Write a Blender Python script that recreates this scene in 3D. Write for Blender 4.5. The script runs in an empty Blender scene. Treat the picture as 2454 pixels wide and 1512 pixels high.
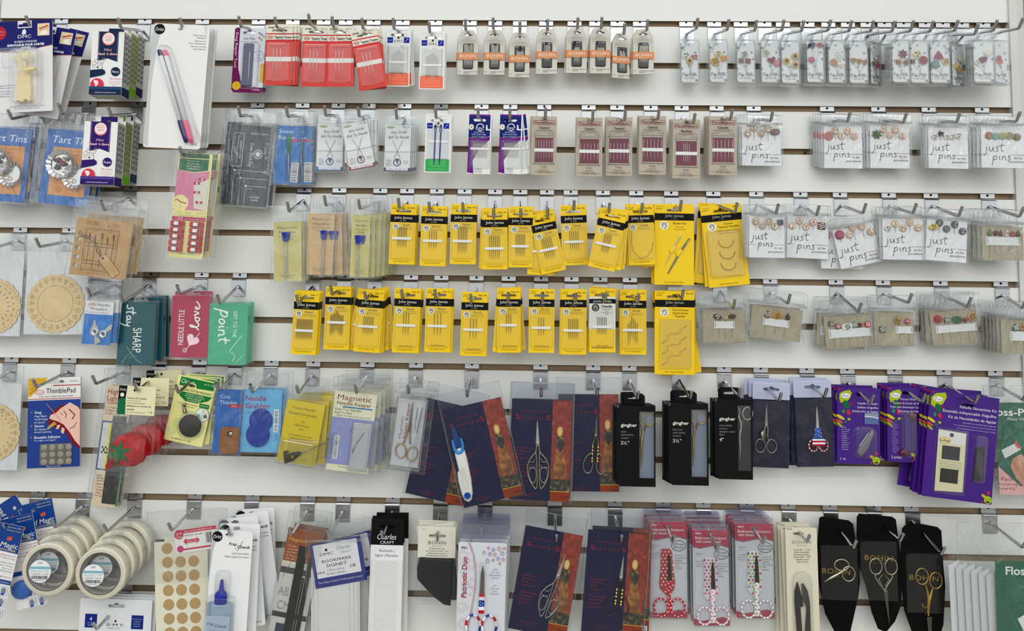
import bpy, bmesh, math, random
from mathutils import Vector, Matrix, Euler, noise
from mathutils.geometry import tessellate_polygon

S = bpy.context.scene
C = S.collection
R = math.radians
random.seed(7)

# ------------------------------------------------------------------ camera
F, PX, PY, W, H = 1780.0, 1227.0, 620.0, 2454.0, 1512.0
PITCH, YAW, ROLL = 0.075708, 0.020075, -0.012378
CAM = Vector((0.0, -1.29058, -0.52496))
ROT = Matrix.Rotation(YAW, 3, 'Z') @ Matrix.Rotation(PITCH, 3, 'X') @ Matrix.Rotation(ROLL, 3, 'Y')
cd = bpy.data.cameras.new('camera')
cd.sensor_width = 36.0
cd.lens = F / W * 36.0
cd.shift_y = (PY - H / 2) / W
cd.clip_start = 0.01
cam = bpy.data.objects.new('camera', cd)
C.objects.link(cam)
cam.matrix_world = Matrix.Translation(CAM) @ (ROT @ Matrix.Rotation(math.pi / 2, 3, 'X')).to_4x4()
S.camera = cam

S.view_settings.view_transform = 'Standard'
S.view_settings.look = 'None'
S.view_settings.gamma = 1.0
S.view_settings.exposure = -0.04
S.view_settings.use_curve_mapping = False
S.cycles.transparent_max_bounces = 40
S.cycles.max_bounces = 6

# ------------------------------------------------------------------ light
wd = bpy.data.worlds.new('world')
S.world = wd
wd.use_nodes = True
_n = wd.node_tree; _bg = _n.nodes['Background']
_bg.inputs[0].default_value = (0.955, 0.985, 0.965, 1)
# a bright shop around the wall: more light from the room in front than from the sides, a little more from above
_tc = _n.nodes.new('ShaderNodeTexCoord'); _sx = _n.nodes.new('ShaderNodeSeparateXYZ')
_n.links.new(_tc.outputs['Generated'], _sx.inputs[0])
def _mr(out, a, b, c, d):
    q = _n.nodes.new('ShaderNodeMapRange'); _n.links.new(out, q.inputs['Value'])
    for k, v in zip(('From Min', 'From Max', 'To Min', 'To Max'), (a, b, c, d)): q.inputs[k].default_value = v
    return q.outputs[0]
_m = _n.nodes.new('ShaderNodeMath'); _m.operation = 'MULTIPLY'
_n.links.new(_mr(_sx.outputs['Y'], -0.05, -0.9, 0.26, 1.32), _m.inputs[0])
_n.links.new(_mr(_sx.outputs['Z'], -0.10, 0.28, 0.58, 1.36), _m.inputs[1])
_n.links.new(_m.outputs[0], _bg.inputs[1])

def area(name, loc, sx, sy, power, rot=(0, 0, 0), col=(0.985, 1.0, 0.955)):
    l = bpy.data.lights.new(name, 'AREA')
    l.shape = 'RECTANGLE'; l.size = sx; l.size_y = sy; l.energy = power; l.color = col
    o = bpy.data.objects.new(name, l); C.objects.link(o)
    o.location = loc; o.rotation_euler = rot
    return o
area('ceiling_lamp', (-0.1, -1.9, 1.3), 3.0, 0.28, 9)
area('ceiling_lamp', (0.1, -2.9, 1.3), 3.2, 0.30, 24)

# ------------------------------------------------------------------ pixel <-> place
def at(px, py, d=0.0):
    """point seen at photo pixel (px,py) on the plane d metres in front of the wall face"""
    r = ROT @ Vector(((px - PX) / F, 1.0, -(py - PY) / F))
    t = (-d - CAM.y) / r.y
    return CAM + r * t
RI = ROT.inverted()
def pix(p):
    v = RI @ (Vector(p) - CAM)
    return PX + F * v.x / v.y, PY - F * v.z / v.y
def mpp(p):
    return (RI @ (Vector(p) - CAM)).y / F

# ------------------------------------------------------------------ materials
MATS = {}
def lin(h):
    h = h.lstrip('#')
    c = [int(h[i:i + 2], 16) / 255 for i in (0, 2, 4)]
    return tuple(x / 12.92 if x <= 0.04045 else ((x + 0.055) / 1.055) ** 2.4 for x in c)
FIN = {'p': (0.6, 0.16, 0), 'g': (0.3, 0.3, 0), 'v': (0.12, 0.5, 0), 'm': (0.22, 0.5, 1), 'c': (0.09, 0.5, 1),
       'f': (0.95, 0.15, 0), 'l': (0.55, 0.35, 0), 'w': (0.5, 0.3, 0), 'k': (0.9, 0.2, 0)}
def m(h, fin='p'):
    k = (h, fin)
    if k in MATS: return MATS[k]
    mt = bpy.data.materials.new('mat_%s_%s' % (fin, h))
    mt.use_nodes = True
    nt = mt.node_tree; b = nt.nodes['Principled BSDF']
    r, sp, me = FIN[fin]
    col = lin(h)
    if not me: col = tuple(max(0.0015, c - 0.014) for c in col)
    b.inputs['Roughness'].default_value = r
    b.inputs['Specular IOR Level'].default_value = sp
    b.inputs['Metallic'].default_value = me
    n = nt.nodes.new('ShaderNodeTexNoise'); tc = nt.nodes.new('ShaderNodeTexCoord')
    nt.links.new(tc.outputs['Object'], n.inputs['Vector'])
    n.inputs['Scale'].default_value = {'f': 900, 'l': 260, 'k': 500, 'w': 60}.get(fin, 140)
    n.inputs['Detail'].default_value = 2
    amt = {'f': 0.10, 'l': 0.18, 'k': 0.22, 'w': 0.12}.get(fin, 0.025)
    mx = nt.nodes.new('ShaderNodeMix'); mx.data_type = 'RGBA'
    mx.inputs['A'].default_value = tuple(c * (1 - amt) for c in col) + (1,)
    mx.inputs['B'].default_value = tuple(min(1, c * (1 + amt)) for c in col) + (1,)
    nt.links.new(n.outputs['Fac'], mx.inputs['Factor'])
    nt.links.new(mx.outputs['Result'], b.inputs['Base Color'])
    if fin == 'w':
        mp = nt.nodes.new('ShaderNodeMapping'); mp.inputs['Scale'].default_value = (1, 1, 6)
        nt.links.new(tc.outputs['Object'], mp.inputs['Vector']); nt.links.new(mp.outputs['Vector'], n.inputs['Vector'])
    if fin in 'flk':
        bu = nt.nodes.new('ShaderNodeBump'); bu.inputs['Strength'].default_value = 0.35
        bu.inputs['Distance'].default_value = 0.0004
        nt.links.new(n.outputs['Fac'], bu.inputs['Height']); nt.links.new(bu.outputs['Normal'], b.inputs['Normal'])
    MATS[k] = mt
    return mt
def clear(name, tint=(0.93, 0.94, 0.95), gloss=0.1, rough=0.1, haze=0.05, bump=0.0, bscale=90, edge=0.5, hz=(0.8, 0.82, 0.85)):
    if name in MATS: return MATS[name]
    mt = bpy.data.materials.new(name); mt.use_nodes = True
    nt = mt.node_tree; nt.nodes.clear()
    N = nt.nodes.new; L = nt.links.new
    out = N('ShaderNodeOutputMaterial'); tr = N('ShaderNodeBsdfTransparent'); gl = N('ShaderNodeBsdfGlossy'); di = N('ShaderNodeBsdfDiffuse')
    tr.inputs[0].default_value = tint + (1,)
    gl.inputs['Roughness'].default_value = rough
    di.inputs[0].default_value = hz + (1,)
    lw = N('ShaderNodeLayerWeight'); lw.inputs[0].default_value = 0.35
    mr = N('ShaderNodeMapRange'); mr.inputs['To Min'].default_value = gloss; mr.inputs['To Max'].default_value = edge
    L(lw.outputs['Facing'], mr.inputs['Value'])
    m1 = N('ShaderNodeMixShader'); m1.inputs[0].default_value = haze
    L(tr.outputs[0], m1.inputs[1]); L(di.outputs[0], m1.inputs[2])
    m2 = N('ShaderNodeMixShader'); L(mr.outputs[0], m2.inputs[0]); L(m1.outputs[0], m2.inputs[1]); L(gl.outputs[0], m2.inputs[2])
    L(m2.outputs[0], out.inputs[0])
    if bump:
        tc = N('ShaderNodeTexCoord'); n = N('ShaderNodeTexNoise'); n.inputs['Scale'].default_value = bscale; n.inputs['Detail'].default_value = 3
        n.inputs['Distortion'].default_value = 1.2
        mp = N('ShaderNodeMapping'); mp.inputs['Scale'].default_value = (1.3, 1, .45); mp.inputs['Rotation'].default_value = (0, .4, 0)
        L(tc.outputs['Object'], mp.inputs[0]); L(mp.outputs[0], n.inputs['Vector'])
        bu = N('ShaderNodeBump'); bu.inputs['Strength'].default_value = min(1, bump); bu.inputs['Distance'].default_value = 0.005
        L(n.outputs['Fac'], bu.inputs['Height']); L(bu.outputs['Normal'], gl.inputs['Normal'])
    MATS[name] = mt
    return mt
BLI = clear('clear_blister', tint=(.965, .97, .975), gloss=0.03, rough=0.06, haze=0.008, edge=0.6)
CASE = clear('clear_case', tint=(0.95, 0.96, 0.965), gloss=0.04, rough=0.05, haze=0.012, edge=0.65)
BAG = clear('clear_bag', tint=(0.965, 0.97, 0.972), gloss=0.045, rough=0.07, haze=0.010, bump=0.9, bscale=42, edge=0.45)
POUCH = clear('clear_pouch', tint=(0.93, 0.94, 0.96), gloss=0.022, rough=0.1, haze=0.004, bump=0.22, bscale=70, edge=0.3)
SEAM = clear('bag_seam', tint=(0.9, 0.91, 0.92), gloss=0.25, rough=0.15, haze=0.25, edge=0.6)
VINYL = clear('violet_clear', tint=(0.8, 0.8, 0.88), gloss=0.08, rough=0.08, haze=0.05, edge=0.6, hz=(0.75, 0.75, 0.85))
CHROME = m('b4b4b8', 'c')
STEEL = m('c9c7c0', 'm')
GOLD = m('d9b25a', 'm')
DARKSTEEL = m('6c6862', 'm')

# ------------------------------------------------------------------ mesh collector (u right, v down, t towards the viewer; in photo pixels at the thing's depth)
TXT = {}
def glyphs(s, bold, ital, sp, res):
    k = (s, bold, ital, sp, res)
    if k not in TXT:
        cu = bpy.data.curves.new('t', 'FONT')
        cu.body = s; cu.offset = bold; cu.shear = ital; cu.space_character = sp; cu.resolution_u = res
        cu.fill_mode = 'FRONT'
        o = bpy.data.objects.new('t', cu)
        me = bpy.data.meshes.new_from_object(o)
        vs = [(v.co.x, v.co.y) for v in me.vertices]; fs = [tuple(p.vertices) for p in me.polygons]
        bpy.data.objects.remove(o); bpy.data.curves.remove(cu); bpy.data.meshes.remove(me)
        TXT[k] = (vs, fs)
    return TXT[k]
def rr(x0, y0, x1, y1, r=0.0, n=4):
    if r <= 0: return [(x0, y0), (x1, y0), (x1, y1), (x0, y1)]
    P = []
    for cx, cy, a0 in ((x1 - r, y0 + r, -90), (x1 - r, y1 - r, 0), (x0 + r, y1 - r, 90), (x0 + r, y0 + r, 180)):
        for i in range(n + 1):
            a = R(a0 + 90 * i / n); P.append((cx + r * math.cos(a), cy + r * math.sin(a)))
    return P
def el(cx, cy, rx, ry=None, n=20, a0=0, a1=360):
    ry = rx if ry is None else ry
    k = n if a1 - a0 >= 360 else n + 1
    return [(cx + rx * math.cos(R(a0 + (a1 - a0) * i / n)), cy + ry * math.sin(R(a0 + (a1 - a0) * i / n))) for i in range(k)]
def star(cx, cy, r, n=5, q=0.45, a=-90):
    return [(cx + (r if i % 2 == 0 else r * q) * math.cos(R(a + 180 * i / n)), cy + (r if i % 2 == 0 else r * q) * math.sin(R(a + 180 * i / n))) for i in range(2 * n)]
def heart(cx, cy, r):
    P = []
    for i in range(24):
        t = 2 * math.pi * i / 24
        P.append((cx + r * 16 * math.sin(t) ** 3 / 17, cy - r * (13 * math.cos(t) - 5 * math.cos(2 * t) - 2 * math.cos(3 * t) - math.cos(4 * t)) / 17))
    return P
def euro(cx, cy, w, h=7):
    """euro hang slot outline"""
    r = h / 2
    P = [(cx - w / 2 + r, cy + r), (cx - w / 2, cy), (cx - w / 2 + r, cy - r), (cx - h * .8, cy - r), (cx - h * .5, cy - h), (cx + h * .5, cy - h), (cx + h * .8, cy - r),
         (cx + w / 2 - r, cy - r), (cx + w / 2, cy), (cx + w / 2 - r, cy + r)]
    return P
def rot2(P, a, cx=0, cy=0):
    c, s = math.cos(R(a)), math.sin(R(a))
    return [(cx + (x - cx) * c + (y - cy) * s, cy - (x - cx) * s + (y - cy) * c) for x, y in P]

class Art:
    def __init__(self, t=0.0):
        self.v = []; self.f = []; self.mi = []; self.ms = []; self.sm = []; self.z = t; self.step = 0.06; self.bot = 1e9
    def _m(self, mt):
        if isinstance(mt, str): mt = m(mt)
        elif isinstance(mt, tuple): mt = m(*mt)
        if mt not in self.ms: self.ms.append(mt)
        return self.ms.index(mt)
    def add(self, vs, fs, mt, smooth=False):
        b = len(self.v); k = self._m(mt)
        self.v += vs
        for f in fs:
            self.f.append(tuple(b + i for i in f)); self.mi.append(k); self.sm.append(smooth)
        return self
    def up(self, t=None):
        self.z = self.z + self.step if t is None else t
        return self.z
    def poly(self, P, mt, t=None, holes=()):
        z = self.up(t)
        if holes:
            loops = [[Vector((x, y, 0)) for x, y in P]] + [[Vector((x, y, 0)) for x, y in h] for h in holes]
            tri = tessellate_polygon(loops)
            flat = [p for l in loops for p in l]
            return self.add([(p.x, p.y, z) for p in flat], [tuple(t3) for t3 in tri], mt)
        if len(P) > 4:
            tri = tessellate_polygon([[Vector((x, y, 0)) for x, y in P]])
            return self.add([(x, y, z) for x, y in P], [tuple(t3) for t3 in tri], mt)
        return self.add([(x, y, z) for x, y in P], [tuple(range(len(P)))], mt)
    def slab(self, P, mt, t0=0.0, t1=1.0, holes=(), side=None):
        """solid plate with outline P from t0 to t1"""
        for z in (t0, t1): self.poly(P, mt, t=z, holes=holes)
        for L in [P] + list(holes):
            n = len(L)
            vs = [(x, y, t0) for x, y in L] + [(x, y, t1) for x, y in L]
            self.add(vs, [(i, (i + 1) % n, n + (i + 1) % n, n + i) for i in range(n)], side or mt)
        self.z = t1
        return self
    def rect(self, x0, y0, x1, y1, mt, r=0): return self.poly(rr(x0, y0, x1, y1, r), mt)
    def circ(self, x, y, r, mt, ry=None, n=20): return self.poly(el(x, y, r, ry, n), mt)
    def ring(self, x, y, r, w, mt, ry=None):
        ry = r if ry is None else ry
        n = 24; a = el(x, y, r, ry, n); b = el(x, y, r - w, ry - w, n); z = self.up()
        return self.add([(p[0], p[1], z) for p in a + b], [(i, (i + 1) % n, n + (i + 1) % n, n + i) for i in range(n)], mt)
    def line(self, P, w, mt, closed=False):
        z = self.up(); P = [Vector(p) for p in P]
        if closed: P.append(P[0])
        L = []; Rr = []
        for i, p in enumerate(P):
            a = P[max(0, i - 1)]; b = P[min(len(P) - 1, i + 1)]
            d = (b - a)
            if d.length < 1e-6: d = Vector((1, 0))
            d.normalize(); nrm = Vector((-d.y, d.x)) * w / 2
            L.append(p + nrm); Rr.append(p - nrm)
        n = len(P)
        return self.add([(p.x, p.y, z + .0015 * (i_ % len(L))) for i_, p in enumerate(L + Rr)], [(i, i + 1, n + i + 1, n + i) for i in range(n - 1)], mt)
    def frame(self, x0, y0, x1, y1, w, mt): return self.line(rr(x0, y0, x1, y1, 2), w, mt, closed=True)
    def text(self, s, x, y, h, mt, al='c', w=None, rot=0, bold=0.0, ital=0.0, sp=1.0, res=None):
        if not s: return self
        if any(c in s for c in 'MWX'): bold = 0.0
        """cap height h px, baseline y; w fits the width"""
        if res is None: res = 4 if h > 9 else (2 if h > 4 else 1)
        vs, fs = glyphs(s, bold, ital, sp, res)
        if not vs: return self
        x0 = min(v[0] for v in vs); x1 = max(v[0] for v in vs)
        ky = h / 0.70; kx = ky if w is None else w / max(1e-6, x1 - x0)
        ox = {'c': (x0 + x1) / 2, 'l': x0, 'r': x1}[al]
        z = self.up(); c, sn = math.cos(R(rot)), math.sin(R(rot))
        out = []
        for vx, vy in vs:
            a = (vx - ox) * kx; b = -vy * ky
            out.append((x + a * c + b * sn, y - a * sn + b * c, z))
        return self.add(out, fs, mt)
    def lines(self, L, x, y, h, gap, mt, **k):
        for i, s in enumerate(L): self.text(s, x, y + i * gap, h, mt, **k)
        return self
    def bars(self, x0, y0, x1, y1, mt='222222', vert=False, bg='f2f2f0'):
        if bg: self.rect(x0 - 1.5, y0 - 1.5, x1 + 1.5, y1 + 1.5, bg)
        rnd = random.Random(int(x0 * 7 + y1)); p = 0; Ln = (y1 - y0) if vert else (x1 - x0)
        while p < Ln:
            w = rnd.choice((0.6, 0.9, 1.4)); 
            if vert: self.rect(x0, y0 + p, x1, min(y1, y0 + p + w), mt)
            else: self.rect(x0 + p, y0, min(x1, x0 + p + w), y1, mt)
            self.z -= self.step
            p += w + rnd.choice((0.7, 1.1))
        self.z += self.step
        return self
    def tube(self, P, r, mt, n=6, closed=False, smooth=True, r1=None):
        """P: list of (u,v,t)"""
        if len(P) >= 4 and n != 5:
            rl = list(r) if isinstance(r, (list, tuple)) else [r] * len(P)
            Q = [tuple(p) + (q,) for p, q in zip(P, rl)]
            for _ in range(2 if len(P) < 18 else 1):
                L = Q + [Q[0]] if closed else Q
                Z = []
                for a, b in zip(L[:-1], L[1:]): Z += [tuple(x * .75 + y * .25 for x, y in zip(a, b)), tuple(x * .25 + y * .75 for x, y in zip(a, b))]
                Q = Z if closed else [Q[0]] + Z + [Q[-1]]
            P = [q[:3] for q in Q]; r = [q[3] for q in Q]
        P = [Vector(p) for p in P]; N = len(P); vs = []
        up = Vector((0.13, 0.21, 0.97))
        for i, p in enumerate(P):
            if closed: d = P[(i + 1) % N] - P[i - 1]
            else: d = P[min(N - 1, i + 1)] - P[max(0, i - 1)]
            if d.length < 1e-7: d = Vector((0, 1, 0))
            d.normalize(); a = d.cross(up)
            if a.length < 1e-3: a = d.cross(Vector((1, 0, 0)))
            a.normalize(); b = d.cross(a); up = -b if b.dot(up) < 0 else b
            a = d.cross(up).normalized(); b = d.cross(a)
            rad = r[i] if isinstance(r, (list, tuple)) else r
            for j in range(n):
                q = 2 * math.pi * j / n
                w = p + a * (rad * math.cos(q)) + b * (rad * math.sin(q))
                vs.append((w.x, w.y, w.z))
        fs = []
        for i in range(N if closed else N - 1):
            k = (i + 1) % N
            for j in range(n): fs.append((i * n + j, i * n + (j + 1) % n, k * n + (j + 1) % n, k * n + j))
        if not closed: fs += [tuple(range(n)), tuple((N - 1) * n + j for j in range(n))]
        return self.add(vs, fs, mt, smooth)
    def lathe(self, prof, cx, cy, ct, mt, n=20, axis='v', ft=1.0, smooth=True):
        """prof [(r, along)], axis v: along vertical; axis t: along depth. ft flattens the depth"""
        vs = []
        for r, h in prof:
            for j in range(n):
                q = 2 * math.pi * j / n
                if axis == 'v': vs.append((cx + r * math.cos(q), cy + h, ct + ft * r * math.sin(q)))
                else: vs.append((cx + r * math.cos(q), cy + r * math.sin(q), ct + h))
        fs = []
        for i in range(len(prof) - 1):
            for j in range(n): fs.append((i * n + j, i * n + (j + 1) % n, (i + 1) * n + (j + 1) % n, (i + 1) * n + j))
        fs += [tuple(range(n)), tuple((len(prof) - 1) * n + j for j in range(n))]
        return self.add(vs, fs, mt, smooth)
    def dome(self, P, mt, t0, t1, inset=0.25, smooth=True):
        """puffy shape: outline P raised from t0 to t1 with rounded shoulder"""
        cx = sum(p[0] for p in P) / len(P); cy = sum(p[1] for p in P) / len(P); n = len(P); vs = []
        for s, q in ((1, 0), (1, .45), (1 - inset * .4, .8), (1 - inset, .97)):
            vs += [(cx + (x - cx) * s, cy + (y - cy) * s, t0 + (t1 - t0) * q) for x, y in P]
        vs.append((cx, cy, t1)); fs = []
        for k in range(3):
            fs += [(k * n + i, k * n + (i + 1) % n, (k + 1) * n + (i + 1) % n, (k + 1) * n + i) for i in range(n)]
        fs += [(3 * n + i, 3 * n + (i + 1) % n, 4 * n) for i in range(n)]
        fs.append(tuple(range(n)))
        self.z = t1 + .02
        return self.add(vs, fs, mt, smooth)
    def blis(self, x0, y0, x1, y1, h, mt=None, r=4, lip=3, t0=None):
        """thermoformed clear bubble with a flat lip"""
        t0 = self.z + .1 if t0 is None else t0
        mt = mt or BLI; n = len(rr(0, 0, 30, 30, 3)); vs = []
        for i, (ins, t) in enumerate(((-lip, 0), (0, 0), (.5, h * .75), (1.6, h * .95), (3.2, h))):
            vs += [(x, y, t0 + t) for x, y in rr(x0 + ins, y0 + ins, x1 - ins, y1 - ins, max(.6, r - max(0, ins) * .4))]
        fs = []
        for k in range(4): fs += [(k * n + i, k * n + (i + 1) % n, (k + 1) * n + (i + 1) % n, (k + 1) * n + i) for i in range(n)]
        fs.append(tuple(4 * n + i for i in range(n)))
        return self.add(vs, fs, mt)
    def film(self, x0, y0, x1, y1, t, mt=None, amp=1.6, nx=14, ny=18, seed=0, pull=None, curl=0.0):
        """wrinkled sheet; pull=(x,y) gives creases radiating from the hang hole"""
        mt = mt or BAG; vs = []; sd = Vector((seed * 3.7, seed * 1.3, 0))
        nx = max(4, min(nx, int((x1 - x0) / 5) + 2)); ny = max(4, min(ny, int((y1 - y0) / 6) + 2))
        for j in range(ny + 1):
            for i in range(nx + 1):
                x = x0 + (x1 - x0) * i / nx; y = y0 + (y1 - y0) * j / ny
                e = min(1, 3 * min(i, nx - i) / nx + .15)
                q = noise.noise(Vector((x * .06, y * .03, 0)) + sd) + .5 * noise.noise(Vector((x * .15, y * .12, 5)) + sd)
                if pull:
                    a = math.atan2(x - pull[0], y - pull[1] + 2); dd = math.hypot(x - pull[0], y - pull[1])
                    q += .8 * math.sin(a * 9 + seed) * math.exp(-dd / 45)
                wob = noise.noise(Vector((x * .05, y * .05, 9)) + sd) * 1.6
                vs.append((x + (wob if i in (0, nx) else 0), y + (wob if j in (0, ny) else 0), t + amp * q * (1 if 0 < i < nx else .25) + curl * (i / nx - .5)))
        fs = [(j * (nx + 1) + i, j * (nx + 1) + i + 1, (j + 1) * (nx + 1) + i + 1, (j + 1) * (nx + 1) + i) for j in range(ny) for i in range(nx)]
        return self.add(vs, fs, mt, True)

THINGS = []
class Item:
    """a thing: an Empty at its upper left corner that parents its parts"""
    def __init__(s, name, label, cat, x, y, d, a=0.0, yaw=0.0, pitch=0.0, group=None, hook=None, piv=None):
        s.name = name; s.label = label; s.cat = cat; s.group = group; s.hook = hook
        if hook and d is None: d = hook.depth_at(*(piv or (x, y)))
        s.d = d; p = at(x, y, d); s.k = mpp(p)
        o = bpy.data.objects.new(name, None); C.objects.link(o)
        o.empty_display_size = 0.01
        o.location = p; o.rotation_euler = Euler((R(pitch), -R(a), R(yaw)), 'XYZ')
        o['label'] = label; o['category'] = cat
        if group: o['group'] = group
        s.o = o; s.hole = (piv[0], piv[1]) if piv else (x, y); s.skip = set(); s.n = 0
        s.parts = []
    def put(s, name, A, parent=None, skip=False, label=None, loc=None, rep=1):
        me = bpy.data.meshes.new(name); k = s.k
        me.from_pydata([(u * k, -t * k, -v * k) for u, v, t in A.v], [], A.f)
        for mt in A.ms: me.materials.append(mt)
        me.polygons.foreach_set('material_index', A.mi)
        me.polygons.foreach_set('use_smooth', A.sm)
        me.update()
        ob = bpy.data.objects.new(name, me); C.objects.link(ob); ob.parent = parent or s.o
        if label: ob['label'] = label
        if skip: ob['_s'] = 1
        if loc: ob.location = (loc[0] * k, -loc[2] * k, -loc[1] * k)
        s.parts.append(ob)
        return ob
    def rep(s, ob, spots):
        """copies of a part at (u,v,t) offsets"""
        for u, v, t in spots:
            c = ob.copy(); C.objects.link(c); c.parent = ob.parent
            c.location = (u * s.k, -t * s.k, -v * s.k)
            s.parts.append(c)
    def needles(s, xs, y0, y1, t, r=0.55, mt=None, parent=None, eye=True, var=None, name='needle'):
        A = Art(); mt = mt or STEEL; L = y1 - y0
        A.tube([(0, 0, 0), (0, L * .06, 0), (0, L * .3, 0), (0, L * .8, 0), (0, L, 0)], [r * .6, r * 1.1, r, r * .8, r * .15], mt, n=5)
        ob = s.put(name, A, parent, skip=True, loc=(xs[0], y0 + (var[0] if var else 0), t))
        s.rep(ob, [(x, y0 + (var[(i + 1) % len(var)] if var else 0), t) for i, x in enumerate(xs[1:])])
        return ob

ORD = ['', 'second', 'third', 'fourth', 'fifth', 'sixth', 'seventh', 'eighth', 'ninth']
def copies(it, n, step=3.0, jit=(), what=None, keep=('needle',)):
    """the same packets hanging behind it on the hook; step mm; jit: (dx px, dy px, da deg) each"""
    h = it.hook; v = h.dir if h else Vector((0, -1, 0))
    base = it.o; hp = at(it.hole[0], it.hole[1], it.d)
    grp = it.group or (it.name.replace('_', ' ') + 's hanging behind one another')
    base['group'] = grp
    step = min(step, (it.d - .006) / max(1, n) * 1000)
    for i in range(n):
        c = base.copy(); C.objects.link(c)
        j = jit[i] if i < len(jit) else (random.uniform(-1, 1), random.uniform(-1, 1), random.uniform(-.6, .6))
        off = -v * (step * .001 * (i + 1)) + Vector((j[0] * it.k, 0, -j[1] * it.k))
        rel = base.location - hp
        da = R(j[2])
        rm = Matrix.Rotation(-da, 3, 'Y')
        c.location = hp + rm @ rel + off
        c.rotation_euler = Euler((base.rotation_euler.x, base.rotation_euler.y - da, base.rotation_euler.z), 'XYZ')
        c['label'] = short16('%s, %s from the front' % (what or it.label, ORD[i + 1]))
        c['group'] = grp
        if c.location.y > -0.004: c.location.y = -0.004
        for ch in it.parts:
            if ch.get('_s') or ch.parent != base: continue
            q = ch.copy(); C.objects.link(q); q.parent = c
            for g in it.parts:
                if g.parent == ch and not g.get('_s'):
                    r = g.copy(); C.objects.link(r); r.parent = q

# ------------------------------------------------------------------ the wall
PITCHZ = 0.0762
XL = at(2.3, 20).x; XR = at(2413, 0).x + .0005
def struct(name, vs, fs, mats, mi=None, smooth=False):
    me = bpy.data.meshes.new(name); me.from_pydata(vs, [], fs)
    for q in mats: me.materials.append(q)
    if mi: me.polygons.foreach_set('material_index', mi)
    me.update()
    ob = bpy.data.objects.new(name, me); C.objects.link(ob); ob['kind'] = 'structure'
    return ob
def box(x0, y0, z0, x1, y1, z1):
    return ([(x, y, z) for x in (x0, x1) for y in (y0, y1) for z in (z0, z1)],
            [(0, 1, 3, 2), (4, 6, 7, 5), (0, 4, 5, 1), (2, 3, 7, 6), (0, 2, 6, 4), (1, 5, 7, 3)])
def wall_material():
    mt = bpy.data.materials.new('white_laminate'); mt.use_nodes = True
    nt = mt.node_tree; b = nt.nodes['Principled BSDF']; N = nt.nodes.new; L = nt.links.new
    tc = N('ShaderNodeTexCoord'); n = N('ShaderNodeTexNoise'); n.inputs['Scale'].default_value = 3; n.inputs['Detail'].default_value = 5
    L(tc.outputs['Object'], n.inputs['Vector'])
    cr = N('ShaderNodeValToRGB'); cr.color_ramp.elements[0].color = lin('e1e1de') + (1,); cr.color_ramp.elements[1].color = lin('e6e6e3') + (1,)
    L(n.outputs['Fac'], cr.inputs[0]); L(cr.outputs[0], b.inputs['Base Color'])
    b.inputs['Roughness'].default_value = 0.33; b.inputs['Specular IOR Level'].default_value = 0.35
    n2 = N('ShaderNodeTexNoise'); n2.inputs['Scale'].default_value = 260; L(tc.outputs['Object'], n2.inputs['Vector'])
    bu = N('ShaderNodeBump'); bu.inputs['Strength'].default_value = 0.04; bu.inputs['Distance'].default_value = 0.0005
    L(n2.outputs['Fac'], bu.inputs['Height']); L(bu.outputs['Normal'], b.inputs['Normal'])
    return mt
def mdf_material():
    mt = bpy.data.materials.new('brown_fibreboard'); mt.use_nodes = True
    nt = mt.node_tree; b = nt.nodes['Principled BSDF']; N = nt.nodes.new; L = nt.links.new
    tc = N('ShaderNodeTexCoord'); mp = N('ShaderNodeMapping'); mp.inputs['Scale'].default_value = (1, 8, 14)
    n = N('ShaderNodeTexNoise'); n.inputs['Scale'].default_value = 14; n.inputs['Detail'].default_value = 8
    L(tc.outputs['Object'], mp.inputs[0]); L(mp.outputs[0], n.inputs['Vector'])
    cr = N('ShaderNodeValToRGB'); cr.color_ramp.elements[0].color = lin('7d6850') + (1,); cr.color_ramp.elements[1].color = lin('a08a6e') + (1,)
    L(n.outputs['Fac'], cr.inputs[0]); L(cr.outputs[0], b.inputs['Base Color']); b.inputs['Roughness'].default_value = 0.85
    return mt
LAM = wall_material(); MDF = mdf_material()
GH = 0.0106                                         # groove opening height
def build_wall():
    prof = [(0.012, 0.30), (0.0, 0.30)]; kind = [1, 0]
    for k in range(0, 16):
        z = -PITCHZ * k
        prof += [(0.0, z), (0.0045, z), (0.0045, z + .006), (0.0080, z + .006), (0.0080, z - GH - .004), (0.0045, z - GH - .004), (0.0045, z - GH), (0.0, z - GH)]
        kind += [1, 1, 1, 1, 1, 1, 1, 0]
    prof += [(0.0, -PITCHZ * 15.6), (0.019, -PITCHZ * 15.6), (0.019, 0.30)]; kind += [1, 1, 1]
    n = len(prof); x0, x1 = XL, XR
    vs = [(x0, y, z) for y, z in prof] + [(x1, y, z) for y, z in prof]
    fs = [(i, (i + 1) % n, n + (i + 1) % n, n + i) for i in range(n)]; mi = list(kind)
    # end caps are hidden by the side trims
    struct('wall_back', vs, fs, [LAM, MDF], mi)
build_wall()
def trim(name, x0, x1, y0, y1, z0=-1.25, z1=.34, col='d2d2cf'):
    v, f = box(x0, y0, z0, x1, y1, z1); struct(name, v, f, [m(col, 'g')])
trim('trim_1', XR, XR + .0135, -.004, .02)
trim('trim_2', XR + .0137, XR + .026, -.0015, .02, col='cbcbc8')
trim('trim_3', XL - .03, XL - .0004, -.002, .02)
v, f = box(XR + .0262, .012, -1.9, XR + 1.2, .05, 1.3); struct('wall_right', v, f, [m('98948a')])
v, f = box(-2.6, .02, -1.9, XR + .02, .05, 1.3); struct('wall_behind', v, f, [m('c9c8c4')])
v, f = box(-4, -9, -1.95, 4, .05, -1.9); struct('floor', v, f, [m('bdb8ae')])
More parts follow.
